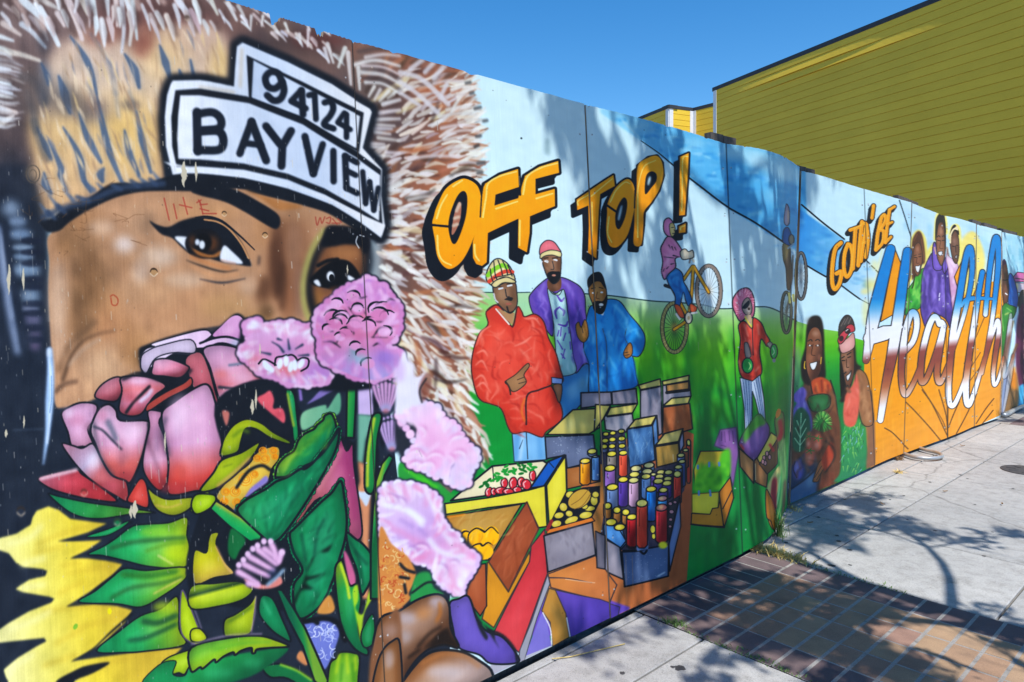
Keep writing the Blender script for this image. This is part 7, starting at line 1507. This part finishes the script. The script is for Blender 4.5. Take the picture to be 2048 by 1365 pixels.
def cap(P, Q, z, ext=.05):
    P, Q = Vector(P), Vector(Q); d = (Q - P).normalized(); n = Vector((d.y, -d.x, 0))
    if n.dot(-P) < 0: n = -n
    P = P - d * ext; Q = Q + d * ext
    bm_ = bmesh.new(); q = [P + n * .022, Q + n * .022, Q - n * .3, P - n * .3]
    vb = [bm_.verts.new(Vector((p.x, p.y, z - .02)) - BL_) for p in q]; vt = [bm_.verts.new(Vector((p.x, p.y, z + .09)) - BL_) for p in q]
    bm_.faces.new(vb[::-1]); bm_.faces.new(vt)
    for e in range(4): bm_.faces.new((vb[e], vb[(e + 1) % 4], vt[(e + 1) % 4], vt[e]))
    from_bm('roof_edge', bm_, M_cap, bld)
E0 = Vector((5.77, 20.0, 0)); E1 = E0 + D2 * 8.9
B0 = Vector((4.90, 21.85, 0)); A0 = B0 - D2 * 6; C0 = B0 + Vector((.917, .398, 0)) * .92
C1 = C0 + Vector((.62, -.78, 0)).normalized() * 1.6; G0 = E0 + Vector((.917, .398, 0)) * 1.5
OV = 2.93
face(E0, E1, OV, ROOF, {1: (.36, .27, .036), 2: (.47, .30, .034), 0: (.3, .25, .010)})
face(A0, B0, 0, ROOF); face(B0, C0, 0, ROOF); face(C0, C1, 0, ROOF)
bpart('bay_return', [E0 + Vector((0, 0, OV)), G0 + Vector((0, 0, OV)), G0 + Vector((0, 0, ROOF)), E0 + Vector((0, 0, ROOF))], [(0, 1, 2, 3)], M_yel)
# recessed ground floor under the overhang, its soffit, flat roof
IN = Vector((.917, .398, 0)) * .7
face(E0 + IN, E1 + IN, 0, OV)
bpart('soffit', [E0 + Vector((0, 0, OV)), E1 + Vector((0, 0, OV)), E1 + IN * 4 + Vector((0, 0, OV)), E0 + IN * 4 + Vector((0, 0, OV))], [(0, 1, 2, 3)], M_yel)
HB = Vector((.917, .398, 0)) * 9
bpart('roof', [A0 + Vector((0, 0, ROOF)), B0 + Vector((0, 0, ROOF)), C0 + Vector((0, 0, ROOF)), G0 + Vector((0, 0, ROOF)), E0 + Vector((0, 0, ROOF)), E1 + Vector((0, 0, ROOF)), E1 + HB + Vector((0, 0, ROOF)), A0 + HB + Vector((0, 0, ROOF))], [(0, 1, 2, 3, 4, 5, 6, 7)], M_cap)
bpart('rear_wall', [E1, E1 + HB, E1 + HB + Vector((0, 0, ROOF)), E1 + Vector((0, 0, ROOF))], [(0, 1, 2, 3)], M_yel)
bpart('rear_wall', [E1 + HB, A0 + HB, A0 + HB + Vector((0, 0, ROOF)), E1 + HB + Vector((0, 0, ROOF))], [(0, 1, 2, 3)], M_yel)
cap(E0, E1, ROOF); cap(A0, B0, ROOF); cap(B0, C0, ROOF); cap(C0, C1, ROOF, .0)
trim(E0, OV, ROOF - .02, D2, (.917, .398, 0), .13); trim(B0, 0, ROOF - .02, -D2, (.917, .398, 0), .14); trim(C0, 0, ROOF - .02, (-.917, -.398, 0), (.62, -.78, 0), .13)

# ------------------------------------------------------------------ street trees on the kerb (their shade falls on the wall)
def make_tree(base, seed, height, nleaf, label, lean=(0, 0), spread=1.5, nb=15):
    r = random.Random(seed); root = empty('street_tree', tuple(base)); tag(root, label, 'tree', 'street trees along the kerb')
    bm_ = bmesh.new(); tips = []
    def limb(p, d, L, rad, depth):
        n = 14 if depth == 0 else 6
        pts, rads = [p], [rad]; q = p.copy(); dd = d.normalized(); ds = [dd]
        for i in range(n):
            g = .05 if depth == 0 else .14
            dd = (dd + Vector((r.gauss(0, g), r.gauss(0, g), r.gauss(.04, .06)))).normalized(); q = q + dd * L / n
            pts.append(q.copy()); rads.append(rad * (1 - (.85 if depth == 0 else .5) * (i + 1) / n)); ds.append(dd)
        tube_into(bm_, pts, rads, 5 if depth else 9, cap=True)
        if depth == 0:
            for j in range(nb):
                f = .27 + .7 * j / (nb - 1); i = int(f * n); a = j * 2.4 + r.uniform(-.4, .4)
                sd = Vector((math.cos(a), math.sin(a), r.uniform(.25, .75)))
                limb(pts[i], sd, spread * (1 - .3 * max(0, f - .5) * 2) * r.uniform(.8, 1.15), max(rads[i] * .55, .02), 1)
        elif depth < 4:
            for j in range((0, 4, 3, 1)[depth]):
                i = r.randrange(2, n + 1); a = r.uniform(0, 6.28)
                sd = Vector((math.cos(a), math.sin(a), r.uniform(-.2, .5)))
                limb(pts[i], ds[i] * .8 + sd * .8, L * r.uniform(.42, .62), rads[i] * .58, depth + 1)
        if depth >= 2: tips.extend(pts[2:] * (2 + (p.z > 4.8)))
    limb(Vector((0, 0, -.05)), Vector((lean[0], lean[1], 1)), height * .93, .085, 0)
    from_bm('trunk', bm_, M_bark, root, True)
    V, Fc = [], []
    for i in range(nleaf):
        if i % 11 == 0: t = tips[r.randrange(len(tips))]
        p = t + Vector((r.gauss(0, .055), r.gauss(0, .055), r.gauss(0, .055)))
        a = Vector((r.gauss(0, 1), r.gauss(0, 1), r.gauss(0, .6))).normalized(); b = a.cross(Vector((r.gauss(0, 1), r.gauss(0, 1), r.gauss(0, 1)))).normalized()
        L, W_ = r.uniform(.045, .08), r.uniform(.018, .032); k = len(V); c = a.cross(b) * .01
        V += [p - a * L, p - b * W_ + c, p + a * L, p + b * W_ + c]; Fc += [(k, k + 1, k + 2), (k, k + 2, k + 3)]
    from_py('crown', V, Fc, M_leaf, root)
    return root
TREE1 = make_tree(tr(3.8, .72, 0), 5, 9.2, 13000, 'slender leafy street tree on the kerb beside the near brick band', (-.03, .0), 1.4, 24)
TREE2 = make_tree(tr(10.9, .80, 0), 8, 8.2, 8000, 'leafy street tree on the kerb beside the far brick band', (.03, -.02), 1.35, 15)
TREE3 = make_tree(tr(2.45, .92, 0), 14, 5.2, 3300, 'low bushy street tree on the kerb nearest to the camera', (-.04, -.03), .92, 20)

# ------------------------------------------------------------------ small things on the pavement
def tube_obj(name, pts, rad, mat, label, cat, seg=10):
    base = sum((Vector(p) for p in pts), Vector()) / len(pts); base.z = 0
    bm_ = bmesh.new(); tube_into(bm_, [Vector(p) - base for p in pts], rad, seg)
    o = from_bm(name, bm_, mat, None, True); o.location = base
    return tag(o, label, cat)
def smooth_pts(px, z):
    P = catmull(np.array(px, float), False, 6); return [ground_pt(a, b, z) for a, b in P]
tube_obj('bent_pipe', smooth_pts([(1800, 903), (1806, 907), (1828, 914), (1855, 917), (1878, 915.5), (1884, 911), (1874, 905.5), (1850, 900), (1828, 893)], .03), .017, M_pipe, 'grey metal pipe bent into a loop lying at the foot of the orange paint', 'pipe')
tube_obj('floor_pipe', smooth_pts([(2002, 829.5), (2012, 830), (2024, 823), (2034, 818), (2046, 813)], .035), .028, M_pipe, 'straight grey pipe along the foot of the wall at its far end', 'pipe')
g = ground_pt(2052, 942, .0)  # dark disc laid down in place of a round shadow on the pavement
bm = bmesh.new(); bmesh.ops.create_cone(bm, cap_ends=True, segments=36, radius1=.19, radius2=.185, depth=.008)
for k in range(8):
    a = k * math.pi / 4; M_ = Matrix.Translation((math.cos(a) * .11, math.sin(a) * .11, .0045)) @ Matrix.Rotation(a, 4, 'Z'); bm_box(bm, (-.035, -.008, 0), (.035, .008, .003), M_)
o = from_bm('shadow_disc', bm, M_shadow_disc); o.location = (g.x, g.y, .003); tag(o, 'dark disc standing in for a round shadow on the pale pavement', 'shadow disc')
# trodden gum, parts of the pavement
for x, y, s in ((1637, 1035, 1), (1678, 1083, 1.3), (1674, 1072, 1), (1700, 1101, 1.2), (1664, 1132, 1.7), (1690, 1000, .8), (1870, 1062, 1.1), (1860, 965, 1), (1920, 950, .9), (1843, 927, .9), (1808, 992, .8), (1935, 958, .8), (1700, 1131, .9), (1360, 1337, 1.8), (1345, 1335, .8), (1320, 1243, .8), (1245, 1347, .9), (2026, 978, .9), (1968, 1113, .8), (1985, 1065, .7), (1572, 1086, .9), (1780, 1000, .7), (1950, 1010, .7), (1815, 1040, .6)):
    c = ground_pt(x, y, 0); V = [(0, 0, .0022)]; n = 12
    for k in range(n):
        a = k * 2 * math.pi / n; rr = .013 * s * rng.uniform(.75, 1.2); V.append((math.cos(a) * rr, math.sin(a) * rr, .0017))
    o = from_py('gum_spot', V, [(0, k + 1, (k + 1) % n + 1) for k in range(n)], M_gum, side); o.location = c
def tuft_obj(name, c, n, h, spread, mat, label, cat, grp=None, lay_=.5, axis=None, alongw=0.0):
    V, Fc = [], []
    for i in range(n):
        a = rng.uniform(0, 6.28); q = abs(rng.gauss(0, spread)); b = Vector((math.cos(a) * q, math.sin(a) * q, 0))
        if axis: b = axis * rng.gauss(0, alongw) + b * .4
        d = Vector((rng.gauss(0, lay_), rng.gauss(0, lay_), 1)).normalized(); L = h * rng.uniform(.4, 1.1); s = Vector((math.sin(a), -math.cos(a), 0)) * rng.uniform(.0015, .004)
        k = len(V); m_ = b + d * L * .55; t = b + d * L + Vector((d.x, d.y, -.5)) * L * .3
        V += [b - s, b + s, m_ + s * .7, m_ - s * .7, t]; Fc += [(k, k + 1, k + 2, k + 3), (k + 3, k + 2, k + 4)]
    o = from_py(name, V, Fc, mat); o.location = c; tag(o, label, cat, grp); return o
tuft_obj('dry_grass_clump', ground_pt(1533, 1104), 900, .07, .09, M_grass_dry, 'straw-coloured dry grass clump where the green paint meets the bricks', 'grass clump', None, .9, Vector((RD.x, RD.y, 0)), .13)
tuft_obj('green_weed', ground_pt(1558, 1072), 90, .22, .03, M_grass, 'thin green weed climbing the fold in the painted wall', 'weed', None, .18)
tuft_obj('brown_weed', ground_pt(1797, 920), 160, .06, .025, M_litter, 'brown dried weed beside the bent pipe', 'weed', None, .8)
tuft_obj('small_grass_tuft', ground_pt(1829, 897), 120, .07, .05, M_grass, 'small green grass tuft inside the bent pipe loop', 'grass clump', None, .6)
tuft_obj('straw_scrap', ground_pt(1797, 946), 90, .06, .02, M_grass_dry, 'pale straw scrap lying on the pavement before the orange paint', 'litter', None, 1.6)
tuft_obj('corner_weed', ground_pt(1350, 1249), 110, .035, .05, M_grass, 'low green grass in the joint at the corner of the near brick band', 'grass clump', None, .7, TD * .25 + RD, .03)
tuft_obj('seam_grass', ground_pt(1585, 1018), 70, .04, .05, M_grass_dry, 'dry grass under the edge of the set-back panel', 'grass clump', None, .8)
for k, (x, y) in enumerate(((1438, 1291), (1500, 1312), (1552, 1333), (1660, 1143), (1760, 1172))):
    tuft_obj('joint_grass', ground_pt(x, y), 60, .02, .05, M_grass, 'thin line of grass in the pavement joint along the near brick band', 'grass clump', 'grass in the joint along the near brick band', .9, RD, .09)
for k, (x, y, rr) in enumerate(((1230, 1295, .13), (1165, 1308, .12))):
    pass
c = ground_pt(1170, 1306, .004)
tube_obj('straw_stalk', [ground_pt(x, y, .006) for x, y in ((1104, 1318), (1140, 1314), (1190, 1302), (1250, 1288))], .0022, M_grass_dry, 'long pale dry stem lying on the concrete by the wall', 'stem', 5)

for x, y, where in ((1765, 1010, 'in the tree shadow before the couple with greens'), (1925, 893, 'on the pavement beyond the bent pipe'), (2005, 1010, 'on bare concrete at the right edge of the picture'), 
                    (1620, 1048, 'on the pavement by the fold in the wall'), (1890, 985, 'on the pavement near the round shadow disc')):
    c = ground_pt(x, y, .004); L = rng.uniform(.014, .03); a = rng.uniform(0, 6.28); W_ = L * .4; n = 8; V, Fc = [], []
    for i in range(n + 1):
        f = i / n; wd = W_ * math.sin(math.pi * min(1, f * 1.02)) ** .7; z = .004 + .010 * (f - .5) ** 2 * 4 * rng.uniform(.5, 1)
        px, py = (f - .5) * 2 * L, .004 * math.sin(f * 4)
        for sg_, zz in ((1, .006), (0, 0), (-1, .005)):
            X, Y = px, py + sg_ * wd; V.append((X * math.cos(a) - Y * math.sin(a), X * math.sin(a) + Y * math.cos(a), z + zz))
    for i in range(n):
        b_ = i * 3; Fc += [(b_, b_ + 1, b_ + 4, b_ + 3), (b_ + 1, b_ + 2, b_ + 5, b_ + 4)]
    o = from_py('fallen_leaf', V, Fc, M_litter); o.location = c; tag(o, 'small curled brown leaf ' + where, 'leaf', 'fallen leaves on the pavement')
